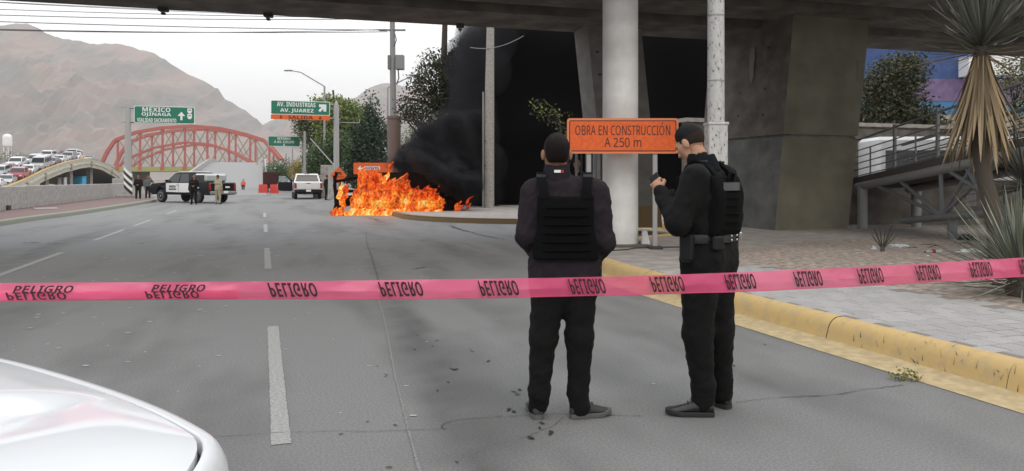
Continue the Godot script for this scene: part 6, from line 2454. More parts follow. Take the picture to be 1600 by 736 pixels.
# adds the surface to b; grow inflates, clip(p) > 0 cuts away, wrinkle displaces by noise
func net(b: B, prims: Array, cell: float, grow := 0.0, clip = null, wrinkle := 0.0, wfreq := 9.0) -> void:
	var lo := Vector3.ONE * 1e6
	var hi := -Vector3.ONE * 1e6
	for p: Prim in prims:
		lo = lo.min(p.lo)
		hi = hi.max(p.hi)
	lo -= Vector3.ONE * (grow + cell * 2)
	hi += Vector3.ONE * (grow + cell * 2)
	var nx := int((hi.x - lo.x) / cell) + 1
	var ny := int((hi.y - lo.y) / cell) + 1
	var nz := int((hi.z - lo.z) / cell) + 1
	var f := PackedFloat32Array()
	f.resize(nx * ny * nz)
	f.fill(1.0)
	var best := PackedFloat32Array()
	best.resize(nx * ny * nz)
	best.fill(1.0)
	var who := PackedByteArray()
	who.resize(nx * ny * nz)
	var sxy := nx * ny
	for pi in prims.size():
		var p: Prim = prims[pi]
		var g := Vector3.ONE * (grow + cell)
		var i0 := maxi(0, int((p.lo.x - g.x - lo.x) / cell))
		var i1 := mini(nx - 1, int((p.hi.x + g.x - lo.x) / cell) + 1)
		var j0 := maxi(0, int((p.lo.y - g.y - lo.y) / cell))
		var j1 := mini(ny - 1, int((p.hi.y + g.y - lo.y) / cell) + 1)
		var k0 := maxi(0, int((p.lo.z - g.z - lo.z) / cell))
		var k1 := mini(nz - 1, int((p.hi.z + g.z - lo.z) / cell) + 1)
		var ab := p.b - p.a
		var ab2 := maxf(ab.length_squared(), 1e-9)
		var kk := p.k
		for kz in range(k0, k1 + 1):
			for jy in range(j0, j1 + 1):
				var id := kz * sxy + jy * nx + i0
				var q := lo + Vector3(i0, jy, kz) * cell
				for ix in range(i0, i1 + 1):
					var d: float
					var w := q - p.a
					if p.round_:
						w = p.inv * w
						var m := w / p.rad
						var l0 := m.length()
						d = l0 * (l0 - 1.0) / maxf((m / p.rad).length(), 1e-6)
					else:
						var t := clampf(w.dot(ab) / ab2, 0.0, 1.0)
						d = (w - ab * t).length() - lerpf(p.ra, p.rb, t)
					if d < best[id]:
						best[id] = d
						who[id] = pi
					var o := f[id]
					var h := maxf(kk - absf(o - d), 0.0) / kk
					f[id] = minf(o, d) - h * h * kk * 0.25
					id += 1
					q.x += cell
	var fn := FastNoiseLite.new()
	fn.frequency = 1.0
	fn.fractal_octaves = 2
	for kz in nz:
		for jy in ny:
			for ix in nx:
				var id := kz * sxy + jy * nx + ix
				var d := f[id]
				if d > grow + cell * 3.0 or d < -cell * 3.0 - 0.03 and not clip != null:
					continue
				d -= grow
				var q := lo + Vector3(ix, jy, kz) * cell
				if wrinkle > 0.0:
					var wx := fn.get_noise_3d(q.x * wfreq, q.y * wfreq * 1.5 + q.x * wfreq * 0.8, q.z * wfreq)
					var wy := 0.35 - absf(fn.get_noise_3d(q.x * wfreq * 1.3 + 40.0, q.y * wfreq * 1.9 - q.x * wfreq * 1.6, q.z * wfreq * 1.3))
					d += wrinkle * (0.55 * wx + 0.9 * wy)
				if clip != null:
					d = maxf(d, clip.call(q))
				f[id] = d
	# values left untouched far inside stay negative, far outside positive
	var vid := PackedInt32Array()
	vid.resize(nx * ny * nz)
	vid.fill(-1)
	var vs := PackedVector3Array()
	var cs := PackedColorArray()
	var off := [0, 1, nx, nx + 1, sxy, sxy + 1, sxy + nx, sxy + nx + 1]
	var cor := [Vector3(0, 0, 0), Vector3(1, 0, 0), Vector3(0, 1, 0), Vector3(1, 1, 0), Vector3(0, 0, 1), Vector3(1, 0, 1), Vector3(0, 1, 1), Vector3(1, 1, 1)]
	var eds := [[0, 1], [2, 3], [4, 5], [6, 7], [0, 2], [1, 3], [4, 6], [5, 7], [0, 4], [1, 5], [2, 6], [3, 7]]
	for kz in nz - 1:
		for jy in ny - 1:
			var base := kz * sxy + jy * nx
			for ix in nx - 1:
				var id := base + ix
				var neg := 0
				for o in off:
					if f[id + o] < 0.0:
						neg += 1
				if neg == 0 or neg == 8:
					continue
				var s := Vector3.ZERO
				var n := 0
				for e in eds:
					var f0 := f[id + off[e[0]]]
					var f1 := f[id + off[e[1]]]
					if (f0 < 0.0) != (f1 < 0.0):
						s += (cor[e[0]] as Vector3).lerp(cor[e[1]], f0 / (f0 - f1))
						n += 1
				vid[id] = vs.size()
				vs.append(lo + (Vector3(ix, jy, kz) + s / n) * cell)
				cs.append((prims[who[id]] as Prim).col)
	var tris := PackedInt32Array()
	for kz in range(1, nz - 1):
		for jy in range(1, ny - 1):
			for ix in range(1, nx - 1):
				var id := kz * sxy + jy * nx + ix
				var c0 := f[id] < 0.0
				for ax in 3:
					var st: int = [1, nx, sxy][ax]
					if c0 == (f[id + st] < 0.0):
						continue
					var u: int = [nx, sxy, 1][ax]
					var v: int = [sxy, 1, nx][ax]
					var q := [vid[id], vid[id - u], vid[id - u - v], vid[id - v]]
					if q[0] < 0 or q[1] < 0 or q[2] < 0 or q[3] < 0:
						continue
					if c0:
						tris.append_array([q[0], q[1], q[2], q[0], q[2], q[3]])
					else:
						tris.append_array([q[0], q[2], q[1], q[0], q[3], q[2]])
	var ns := PackedVector3Array()
	ns.resize(vs.size())
	for i in range(0, tris.size(), 3):
		var fnr := (vs[tris[i + 1]] - vs[tris[i]]).cross(vs[tris[i + 2]] - vs[tris[i]])
		for e in 3:
			ns[tris[i + e]] += fnr
	b.inked = true
	for i in range(0, tris.size(), 3):
		for e in [0, 2, 1]:
			b.ink = cs[tris[i + e]]
			b.put(vs[tris[i + e]], ns[tris[i + e]].normalized())


# a shoe lying along dir, heel at the origin
func shoe(parent: Node3D, heel: Vector3, dir: Vector3, length: float, up_m: Material, sole_m: Material) -> void:
	var side := dir.cross(Vector3.UP).normalized()
	var b := B.new()
	var rings := []
	# t along the foot, half width, height of the top
	for q in [[-0.02, 0.018, 0.05], [0.0, 0.030, 0.085], [0.08, 0.036, 0.105], [0.2, 0.038, 0.115], [0.32, 0.039, 0.108], [0.45, 0.042, 0.09], [0.6, 0.047, 0.072], [0.75, 0.048, 0.058], [0.88, 0.042, 0.048], [0.97, 0.028, 0.038], [1.0, 0.01, 0.028]]:
		var ring := PackedVector3Array()
		for j in 14:
			var a := TAU * j / 14
			var y: float = 0.022 + (q[2] - 0.022) * (0.5 + 0.5 * sin(a))
			var w: float = q[1] * pow(absf(cos(a)), 0.6) * signf(cos(a)) * (1.0 - 0.35 * clampf((sin(a)), 0.0, 1.0))
			ring.append(heel + dir * length * q[0] + side * w + Vector3(0, y, 0))
		rings.append(ring)
	b.loft(rings)
	var o := part(parent, "shoe", b, up_m)
	b = B.new()
	rings = []
	for y in [[0.0, 0.92], [0.006, 1.0], [0.024, 1.03], [0.03, 0.98]]:
		var ring := PackedVector3Array()
		var out := []
		for q in [[-0.03, 0.012], [0.0, 0.032], [0.2, 0.041], [0.45, 0.043], [0.7, 0.052], [0.88, 0.046], [0.99, 0.026], [1.03, 0.006]]:
			out.append(q)
		for q in out:
			ring.append(heel + dir * length * q[0] + side * q[1] * y[1] + Vector3(0, y[0] + (0.012 if q[0] > 0.85 else 0.0), 0))
		for i in range(out.size() - 1, -1, -1):
			var q = out[i]
			ring.append(heel + dir * length * q[0] - side * q[1] * y[1] + Vector3(0, y[0] + (0.012 if q[0] > 0.85 else 0.0), 0))
		ring.reverse()
		rings.append(ring)
	b.loft(rings)
	part(o, "sole", b, sole_m)
	b = B.new()
	for t in [0.38, 0.46, 0.54]:
		var y := lerpf(0.108, 0.075, (t - 0.32) / 0.3)
		b.tube([heel + dir * length * t + side * 0.026 + Vector3(0, y - 0.012, 0), heel + dir * length * t + Vector3(0, y + 0.006, 0), heel + dir * length * t - side * 0.026 + Vector3(0, y - 0.012, 0)], [0.004], 5)
	part(o, "laces", b, sole_m)


func head_prims(c: Vector3, bs: Basis, skin: Color, k := 1.0) -> Array:
	# bs.z points out of the face, bs.y to the crown
	var q := func(x: float, y: float, z: float) -> Vector3: return c + bs * Vector3(x, y, z) * k
	var dark := Color(skin.r * 0.55, skin.g * 0.42, skin.b * 0.4)
	var out := [
		egg(q.call(0, 0.028, -0.012), Vector3(0.074, 0.092, 0.094) * k, skin, bs, 0.02),
		egg(q.call(0, -0.045, 0.030), Vector3(0.056, 0.068, 0.062) * k, skin, bs, 0.03),
		cap(q.call(-0.022, -0.092, 0.062), 0.020 * k, q.call(0.022, -0.092, 0.062), 0.020 * k, skin, 0.02),
		cap(q.call(0, 0.004, 0.088), 0.009 * k, q.call(0, -0.034, 0.104), 0.013 * k, skin, 0.012),
		cap(q.call(-0.012, -0.038, 0.094), 0.009 * k, q.call(0.012, -0.038, 0.094), 0.009 * k, skin, 0.01),
		cap(q.call(-0.044, 0.020, 0.074), 0.010 * k, q.call(0.044, 0.020, 0.074), 0.010 * k, skin, 0.02),
		cap(q.call(-0.02, -0.066, 0.084), 0.007 * k, q.call(0.02, -0.066, 0.084), 0.007 * k, dark, 0.008),
	]
	for s in [-1.0, 1.0]:
		out.append(cap(q.call(s * 0.026, 0.002, 0.076), 0.0105 * k, q.call(s * 0.036, 0.002, 0.074), 0.0105 * k, Color(0.05, 0.035, 0.03), 0.006))
		out.append(egg(q.call(s * 0.085, -0.014, -0.006), Vector3(0.012, 0.034, 0.021) * k, skin, bs * Basis(Vector3.UP, s * 0.35), 0.008))
		out.append(cap(q.call(s * 0.05, -0.02, 0.05), 0.022 * k, q.call(s * 0.045, -0.07, 0.035), 0.02 * k, skin, 0.03))
	return out


# a closed hand: palm, four curled fingers of unequal length, thumb; bs.y along the fingers, bs.z out of the palm
func hand_prims(c: Vector3, bs: Basis, skin: Color, curl := 1.0) -> Array:
	var q := func(x: float, y: float, z: float) -> Vector3: return c + bs * Vector3(x, y, z)
	var out := [cap(q.call(-0.022, 0.02, 0), 0.017, q.call(0.022, 0.02, 0), 0.017, skin, 0.012), cap(q.call(-0.028, 0.06, 0), 0.013, q.call(0.028, 0.06, 0), 0.013, skin, 0.014), cap(q.call(0, -0.02, 0), 0.024, q.call(0, 0.04, 0), 0.026, skin, 0.02)]
	for i in 4:
		var x := -0.031 + 0.0207 * i
		var l: float = [0.036, 0.043, 0.041, 0.031][i]
		var p0: Vector3 = q.call(x, 0.07, 0.0)
		var p1: Vector3 = q.call(x, 0.07 + l * (1.0 - 0.45 * curl), l * 0.85 * curl)
		var p2: Vector3 = p1 + bs * Vector3(0, -0.55 * curl + 0.3 * (1.0 - curl), 0.75) * l * 0.62
		var p3: Vector3 = p2 + bs * Vector3(0, -0.95, 0.15) * l * 0.5
		out.append(cap(p0, 0.0092, p1, 0.0088, skin, 0.004))
		out.append(cap(p1, 0.0088, p2, 0.0082, skin, 0.003))
		out.append(cap(p2, 0.0082, p3, 0.0075, skin, 0.003))
	var t0: Vector3 = q.call(-0.03, 0.012, 0.006)
	var t1: Vector3 = q.call(-0.05, 0.04, 0.02)
	var t2: Vector3 = q.call(-0.046, 0.066, 0.032)
	out.append(cap(t0, 0.014, t1, 0.011, skin, 0.008))
	out.append(cap(t1, 0.011, t2, 0.009, skin, 0.004))
	return out


func cloth_mat() -> StandardMaterial3D:
	var m := mat("body_cloth", Color(1, 1, 1), 0.88, null, 1.0, {"vertex_color_use_as_albedo": true, "metallic_specular": 0.25, "rim_enabled": true, "rim": 0.03, "rim_tint": 0.3})
	return m


func officer_looking_ahead() -> void:
	var o := thing("person", "man in dark jacket and armoured vest, back to camera, hands in front", "person", Vector3(0.33, 0.0, -4.70))
	var jk := Color(0.0199, 0.0161, 0.0200)
	var tr := Color(0.0081, 0.0081, 0.0081)
	var skin := Color(0.30, 0.165, 0.105)
	var torso := [
		cap(Vector3(-0.13, 1.425, 0.0), 0.078, Vector3(0.13, 1.425, 0.0), 0.078, jk, 0.06),
		cap(Vector3(-0.115, 1.30, 0.005), 0.118, Vector3(0.115, 1.30, 0.005), 0.118, jk, 0.08),
		cap(Vector3(-0.105, 1.12, 0.0), 0.122, Vector3(0.105, 1.12, 0.0), 0.122, jk, 0.08),
		cap(Vector3(-0.098, 0.97, 0.0), 0.128, Vector3(0.098, 0.97, 0.0), 0.128, jk, 0.06),
		cap(Vector3(-0.1, 0.90, 0.0), 0.118, Vector3(0.1, 0.90, 0.0), 0.118, jk, 0.04),
		cap(Vector3(-0.045, 1.46, 0.0), 0.072, Vector3(-0.05, 1.53, -0.005), 0.062, jk, 0.05),
	]
	var body := torso.duplicate()
	body.append_array([
		cap(Vector3(-0.05, 1.52, -0.005), 0.057, Vector3(-0.052, 1.60, -0.01), 0.056, skin, 0.02),
		# arms: upper arm, forearm folded to the front
		cap(Vector3(-0.205, 1.40, 0.0), 0.078, Vector3(-0.245, 1.13, 0.03), 0.062, jk, 0.05),
		cap(Vector3(-0.245, 1.13, 0.03), 0.062, Vector3(-0.17, 0.98, -0.17), 0.048, jk, 0.03),
		cap(Vector3(0.20, 1.40, 0.0), 0.080, Vector3(0.246, 1.09, 0.03), 0.063, jk, 0.05),
		cap(Vector3(0.246, 1.09, 0.03), 0.063, Vector3(0.195, 0.965, -0.12), 0.050, jk, 0.03),
		# legs
		cap(Vector3(-0.095, 0.87, 0.0), 0.118, Vector3(-0.135, 0.50, 0.01), 0.086, tr, 0.05),
		cap(Vector3(-0.135, 0.50, 0.01), 0.086, Vector3(-0.162, 0.16, 0.02), 0.066, tr, 0.04),
		cap(Vector3(-0.162, 0.17, 0.02), 0.069, Vector3(-0.168, 0.065, 0.0), 0.062, tr, 0.02),
		cap(Vector3(0.09, 0.87, 0.0), 0.118, Vector3(0.09, 0.50, 0.01), 0.084, tr, 0.05),
		cap(Vector3(0.09, 0.50, 0.01), 0.084, Vector3(0.082, 0.16, 0.01), 0.066, tr, 0.04),
		cap(Vector3(0.078, 0.17, 0.01), 0.068, Vector3(0.09, 0.065, 0.01), 0.064, tr, 0.02),
		cap(Vector3(-0.1, 0.84, 0.0), 0.11, Vector3(0.1, 0.84, 0.0), 0.11, tr, 0.05),
	])
	var b := B.new()
	net(b, body, 0.010, 0.0, null, 0.013, 5.5)
	var hc := Vector3(-0.052, 1.645, -0.008)
	var hb := Basis(Vector3.UP, PI + 0.05)
	net(b, head_prims(hc, hb, skin), 0.0055)
	net(b, hand_prims(Vector3(0.185, 0.955, -0.14), Basis(Vector3(0, 0, 1), Vector3(-0.5, -0.8, 0.2).normalized(), Vector3(0.8, -0.5, 0).normalized()).orthonormalized(), skin), 0.004)
	net(b, hand_prims(Vector3(-0.12, 0.965, -0.2), Basis(Vector3(0, 0, -1), Vector3(0.8, -0.5, 0).normalized(), Vector3(0.5, 0.8, 0).normalized()).orthonormalized(), skin), 0.004)
	part(o, "body", b, cloth_mat())
	# hair
	b = B.new()
	net(b, [egg(hc + hb * Vector3(0, 0.030, -0.012), Vector3(0.076, 0.092, 0.096), Color(0.008, 0.007, 0.007), hb), egg(hc + hb * Vector3(0, -0.03, -0.045), Vector3(0.060, 0.055, 0.052), Color(0.008, 0.007, 0.007), hb, 0.03)], 0.006, 0.004, func(p: Vector3) -> float:
		var l: Vector3 = hb.inverse() * (p - hc)
		return maxf(-0.062 - l.y, l.z * 0.75 - l.y * 0.55 - 0.028), 0.004, 60.0)
	part(o, "hair", b, mat("hair_black", Color(1, 1, 1), 0.6, null, 1.0, {"vertex_color_use_as_albedo": true, "metallic_specular": 0.25}))
	# collar standing round the neck
	b = B.new()
	collar(b, Vector3(-0.048, 1.475, 0.0), Vector3(-0.052, 1.565, -0.006), 0.085, 0.074)
	part(o, "collar", b, mat("jacket", lin(0.019, 0.017, 0.022), 0.9, null, 1.0, {"metallic_specular": 0.2}))
	b = B.new()
	b.cbox(Vector3(-0.052, 1.528, 0.081), Vector3(0.040, 0.017, 0.006), 0.001)
	part(o, "collar_label", b, mats.sign_white)
	b = B.new()
	b.lathe([[0.0105, -0.002], [0.0105, 0.002]], 12, Transform3D(Basis(Vector3.RIGHT, PI / 2), Vector3(-0.022, 1.528, 0.0815)))
	part(o, "label_dot", b, mats.lamp_red)
	# armoured vest: inflated torso cut to a panel, with rows of webbing
	var vm := mat("vest_black", lin(0.008, 0.0085, 0.0085), 0.95, noise_tex("weave", 0.25, 0.6, 1.0, 2), 0.12, {"metallic_specular": 0.2})
	b = B.new()
	net(b, torso, 0.011, 0.034, func(p: Vector3) -> float:
		var row := 0.0035 * signf(sin(p.y * TAU / 0.052))
		return maxf(maxf(p.y - 1.375 - 0.25 * p.x * p.x, 0.995 - p.y), maxf(absf(p.x + 0.005) - 0.172 - 0.03 * smoothstep(1.2, 1.05, p.y), 0.0 - (p.z + 0.2))) + row * 0.0)
	part(o, "vest", b, vm)
	for i in 6:
		b = B.new()
		var y := 1.05 + 0.052 * i
		var pts := []
		for j in 13:
			var x := -0.16 + 0.31 * j / 12.0
			pts.append(Vector3(x, y, 0.158 + 0.006 * (1.0 if y < 1.2 else 0.4) - 1.2 * pow(maxf(absf(x) - 0.1, 0.0), 2.0) * 8.0))
		b.tube(pts, [0.010], 6, true, 0.3)
		part(o, "webbing", b, vm)
	for s in [[-0.135, -0.15], [0.125, 0.135]]:
		b = B.new()
		ribbon(b, [Vector3(s[0], 1.36, 0.148), Vector3(s[0] - 0.004, 1.42, 0.128), Vector3(s[1], 1.475, 0.085), Vector3(s[1], 1.513, 0.025), Vector3(s[1], 1.508, -0.04), Vector3(s[0], 1.43, -0.12)], 0.055, 0.012, Vector3.RIGHT)
		var st := part(o, "strap", b, vm)
		b = B.new()
		b.cbox(Vector3(s[1], 1.498, 0.065), Vector3(0.062, 0.012, 0.03), 0.003, Basis(Vector3.RIGHT, 0.7))
		part(st, "buckle", b, mats.black_plastic)
	b = B.new()
	b.tube([Vector3(0.16, 1.16, 0.13), Vector3(0.168, 1.12, 0.135), Vector3(0.17, 1.07, 0.13)], [0.004, 0.006, 0.006], 6)
	b.cbox(Vector3(0.17, 1.05, 0.132), Vector3(0.014, 0.05, 0.01), 0.003)
	part(o, "key_clip", b, mats.chrome)
	var up_m := mat("shoe_grey", lin(0.045, 0.045, 0.045), 0.75, tex.fine, 0.2)
	var so := mat("sole_grey", lin(0.10, 0.10, 0.098), 0.8)
	shoe(o, Vector3(-0.168, 0, 0.055), Vector3(-0.12, 0, -0.99).normalized(), 0.27, up_m, so)
	shoe(o, Vector3(0.035, 0, 0.03), Vector3(0.94, 0, -0.3).normalized(), 0.265, up_m, so)


func collar(b: B, lo: Vector3, hi: Vector3, r0: float, r1: float) -> void:
	var rings := []
	for q in [[0.0, 1.0], [0.5, 1.04], [1.0, 1.0], [1.02, 0.9], [0.9, 0.86], [0.3, 0.84]]:
		var c := lo.lerp(hi, q[0])
		var r := lerpf(r0, r1, clampf(q[0], 0.0, 1.0)) * float(q[1])
		var ring := PackedVector3Array()
		for j in 24:
			var a := -TAU * j / 24
			ring.append(c + Vector3(cos(a) * r * 1.05, 0.006 * sin(a * 3.0), sin(a) * r))
		rings.append(ring)
	b.loft(rings, true, false)


# a flat band following a path; wide = direction across the band
func ribbon(b: B, path: Array, width: float, thick: float, wide: Vector3) -> void:
	var pts := smooth_path(path, 0.02)
	var rings := []
	for i in pts.size():
		var t: Vector3 = (pts[mini(i + 1, pts.size() - 1)] - pts[maxi(i - 1, 0)]).normalized()
		var w := (wide - t * wide.dot(t)).normalized()
		var u := t.cross(w)
		rings.append(PackedVector3Array([pts[i] - w * width / 2 - u * thick / 2, pts[i] + w * width / 2 - u * thick / 2, pts[i] + w * width / 2 + u * thick / 2, pts[i] - w * width / 2 + u * thick / 2]))
	for i in rings.size() - 1:
		for j in 4:
			var k := (j + 1) % 4
			b.quad(rings[i][j], rings[i][k], rings[i + 1][k], rings[i + 1][j])


func officer_with_phone() -> void:
	var o := thing("person", "man in black uniform and vest looking down at a phone", "person", Vector3(1.2355, 0.0, -4.80))
	var f := Vector3(-0.75, 0, -0.66).normalized()
	var r := Vector3(0.66, 0, -0.75).normalized()
	var jk := Color(0.0081, 0.0081, 0.0082)
	var tr := Color(0.0080, 0.0080, 0.0080)
	var skin := Color(0.40, 0.225, 0.15)
	var q := func(side: float, y: float, ahead: float) -> Vector3: return r * side + f * ahead + Vector3(0.02, y, 0)
	var torso := [
		cap(q.call(-0.145, 1.495, 0.02), 0.080, q.call(0.145, 1.495, 0.02), 0.080, jk, 0.06),
		cap(q.call(-0.12, 1.37, 0.0), 0.124, q.call(0.12, 1.37, 0.0), 0.124, jk, 0.08),
		cap(q.call(-0.105, 1.20, 0.01), 0.128, q.call(0.105, 1.20, 0.01), 0.128, jk, 0.08),
		cap(q.call(-0.09, 1.06, 0.01), 0.126, q.call(0.09, 1.06, 0.01), 0.126, tr, 0.06),
		cap(q.call(-0.085, 0.97, -0.01), 0.128, q.call(0.085, 0.97, -0.01), 0.128, tr, 0.05),
		cap(q.call(0.0, 1.52, 0.03), 0.078, q.call(0.0, 1.60, 0.07), 0.066, jk, 0.05),
	]
	var sl := Vector3(-0.105, 1.485, 0.155)
	var el := Vector3(-0.225, 1.21, 0.19)
	var wl := Vector3(-0.285, 1.395, -0.02)
	var sr := Vector3(0.155, 1.485, -0.14)
	var er := Vector3(0.215, 1.235, -0.19)
	var wr := Vector3(-0.15, 1.36, -0.28)
	var body := torso.duplicate()
	body.append_array([
		cap(q.call(0.0, 1.58, 0.06), 0.058, q.call(0.0, 1.67, 0.10), 0.057, skin, 0.02),
		cap(sl, 0.086, el, 0.072, jk, 0.05),
		cap(el, 0.072, wl, 0.052, jk, 0.04),
		cap(sr, 0.084, er, 0.07, jk, 0.05),
		cap(er, 0.07, wr, 0.052, jk, 0.03),
		cap(Vector3(-0.055, 0.96, 0.06), 0.122, Vector3(-0.068, 0.52, 0.05), 0.094, tr, 0.05),
		cap(Vector3(-0.068, 0.52, 0.05), 0.094, Vector3(-0.035, 0.17, 0.06), 0.074, tr, 0.04),
		cap(Vector3(-0.03, 0.18, 0.06), 0.077, Vector3(-0.035, 0.075, 0.055), 0.07, tr, 0.02),
		cap(Vector3(0.085, 0.96, -0.05), 0.120, Vector3(0.10, 0.52, -0.07), 0.09, tr, 0.05),
		cap(Vector3(0.10, 0.52, -0.07), 0.09, Vector3(0.125, 0.17, -0.10), 0.07, tr, 0.04),
		cap(Vector3(0.125, 0.18, -0.10), 0.072, Vector3(0.13, 0.075, -0.11), 0.068, tr, 0.02),
	])
	var b := B.new()
	net(b, body, 0.010, 0.0, null, 0.013, 5.5)
	# head bowed towards the phone
	var fz := (f * 0.82 + Vector3(0, -0.52, 0)).normalized()
	var hx := Vector3.UP.cross(fz).normalized()
	var hb := Basis(hx, fz.cross(hx), fz)
	var hc: Vector3 = q.call(0.0, 1.715, 0.135)
	net(b, head_prims(hc, hb, skin, 1.02), 0.005)
	var toward := (wl - el).normalized()
	var hz := Vector3(0.3, 0.2, -0.9)
	hz = (hz - toward * hz.dot(toward)).normalized()
	net(b, hand_prims(wl + toward * 0.035, Basis(toward.cross(hz), toward, hz), skin, 0.9), 0.0038)
	var tw2 := (wr - er).normalized()
	net(b, hand_prims(wr + tw2 * 0.035, Basis(tw2.cross(Vector3.UP).normalized(), tw2, Vector3.UP).orthonormalized(), skin), 0.0045)
	part(o, "body", b, cloth_mat())
	b = B.new()
	net(b, [egg(hc + hb * Vector3(0, 0.030, -0.012), Vector3(0.0775, 0.096, 0.098), Color(0.011, 0.009, 0.008), hb), egg(hc + hb * Vector3(0, 0.066, 0.0), Vector3(0.056, 0.050, 0.060), Color(0.011, 0.009, 0.008), hb, 0.02)], 0.0045, 0.0016, func(p: Vector3) -> float:
		var l: Vector3 = hb.inverse() * (p - hc)
		return maxf(0.026 - l.y + 0.3 * maxf(0.0, l.z - 0.02), l.z - 0.058), 0.005, 70.0)
	part(o, "hair", b, mat("hair_black", Color(1, 1, 1), 0.6, null, 1.0, {"vertex_color_use_as_albedo": true, "metallic_specular": 0.25}))
	# short-cropped sides
	b = B.new()
	net(b, [egg(hc + hb * Vector3(0, 0.027, -0.012), Vector3(0.0768, 0.0952, 0.0972), Color(0.028, 0.020, 0.016), hb)], 0.0045, 0.0012, func(p: Vector3) -> float:
		var l: Vector3 = hb.inverse() * (p - hc)
		return maxf(maxf(-0.03 - l.y + 0.35 * minf(0.0, l.z + 0.03), l.z - 0.035), l.y - 0.055))
	part(o, "cropped_hair", b, mat("hair_crop", Color(1, 1, 1), 0.8, null, 1.0, {"vertex_color_use_as_albedo": true, "metallic_specular": 0.2}))
	b = B.new()
	collar(b, q.call(0.0, 1.535, 0.035), q.call(0.0, 1.635, 0.06), 0.098, 0.082)
	part(o, "collar", b, mat("uniform", lin(0.0085, 0.0095, 0.012), 0.9, null, 1.0, {"metallic_specular": 0.2}))
	# phone in the hand
	b = B.new()
	b.cbox(wl + toward * 0.115 + hz * 0.03, Vector3(0.07, 0.145, 0.009), 0.004, Basis(toward.cross(hz), (toward * 0.8 + Vector3(0, 0.3, 0)).normalized(), hz).orthonormalized())
	part(o, "phone", b, mats.black_plastic)
	# vest with a grey sheen band and a pouch on the back
	var vm: Material = mats.vest_black
	b = B.new()
	net(b, torso.slice(0, 3), 0.011, 0.036, func(p: Vector3) -> float:
		var side := (p - Vector3(0.02, 0, 0)).dot(r)
		return maxf(maxf(p.y - 1.50, 1.13 - p.y), absf(side) - 0.185))
	part(o, "vest", b, vm)
	var back := -f
	b = B.new()
	var pts := []
	for j in 11:
		var s := -0.115 + 0.23 * j / 10.0
		pts.append(q.call(s, 1.435, -0.172 + 2.0 * s * s))
	ribbon(b, pts, 0.05, 0.012, Vector3.UP)
	part(o, "sheen_band", b, mat("band_grey", lin(0.06, 0.062, 0.066), 0.35))
	for i in 5:
		b = B.new()
		pts = []
		for j in 11:
			var s := -0.14 + 0.28 * j / 10.0
			pts.append(q.call(s, 1.165 + 0.05 * i, -0.172 + 2.2 * s * s))
		b.tube(pts, [0.010], 6, true, 0.3)
		part(o, "webbing", b, vm)
	b = B.new()
	b.tube([q.call(-0.03, 1.47, -0.14), q.call(-0.025, 1.515, -0.15), q.call(0.025, 1.515, -0.15), q.call(0.03, 1.47, -0.14)], [0.011], 6)
	part(o, "carry_handle", b, vm)
	for s in [-0.115, 0.115]:
		b = B.new()
		ribbon(b, [q.call(s, 1.45, -0.135), q.call(s, 1.535, -0.075), q.call(s, 1.59, 0.01), q.call(s, 1.57, 0.075), q.call(s, 1.48, 0.13)], 0.06, 0.014, r)
		var st := part(o, "strap", b, vm)
		b = B.new()
		b.cbox(q.call(s, 1.588, -0.02), Vector3(0.05, 0.016, 0.035), 0.004, Basis(r, Vector3.UP, -f).orthonormalized())
		part(st, "buckle", b, mats.black_plastic)
	# duty belt
	b = B.new()
	var ring_lo := []
	for yy in [[1.085, 1.0], [1.088, 1.04], [1.137, 1.04], [1.14, 1.0]]:
		var ring := PackedVector3Array()
		for j in 32:
			var a := -TAU * j / 32
			ring.append(q.call(cos(a) * 0.225 * yy[1], yy[0], 0.01 + sin(a) * 0.145 * yy[1]))
		ring_lo.append(ring)
	b.loft(ring_lo, true, false)
	var belt := part(o, "belt", b, mat("belt_leather", lin(0.012, 0.012, 0.012), 0.45))
	for s in [-0.02, 0.055]:
		for y in [1.10, 1.127]:
			b = B.new()
			b.ellipsoid(q.call(s + 0.02, y, -0.147), Vector3(0.009, 0.009, 0.009), 10, 6)
			part(belt, "stud", b, mats.chrome)
	b = B.new()
	b.cbox(q.call(-0.235, 1.06, 0.03), Vector3(0.055, 0.16, 0.09), 0.012, Basis(r, Vector3.UP, -f).orthonormalized())
	b.cbox(q.call(-0.235, 0.99, 0.03), Vector3(0.045, 0.05, 0.07), 0.012, Basis(r, Vector3.UP, -f).orthonormalized())
	part(belt, "holster", b, mats.black_plastic)
	b = B.new()
	b.cbox(q.call(-0.15, 1.09, -0.13), Vector3(0.08, 0.085, 0.035), 0.01, Basis(r, Vector3.UP, -f).orthonormalized().rotated(Vector3.UP, -0.5))
	part(belt, "pouch", b, mats.black_plastic)
	b = B.new()
	b.lathe([[0.018, -0.02], [0.02, 0.0], [0.02, 0.03], [0.012, 0.034]], 12, Transform3D(Basis(Vector3.RIGHT, 0.4), q.call(0.21, 1.11, -0.10)))
	part(belt, "torch", b, mats.chrome)
	b = B.new()
	b.cbox(q.call(0.215, 1.06, -0.06), Vector3(0.045, 0.15, 0.06), 0.01, Basis(r, Vector3.UP, -f).orthonormalized())
	part(belt, "radio", b, mats.black_plastic)
	var up_m := mat("shoe_black", lin(0.014, 0.014, 0.0145), 0.35)
	var so := mat("sole_black", lin(0.02, 0.02, 0.02), 0.7)
	shoe(o, Vector3(0.02, 0, 0.085), Vector3(-0.97, 0, -0.12).normalized(), 0.285, up_m, so)
	shoe(o, Vector3(0.16, 0, -0.06), Vector3(-0.55, 0, -0.83).normalized(), 0.28, up_m, so)


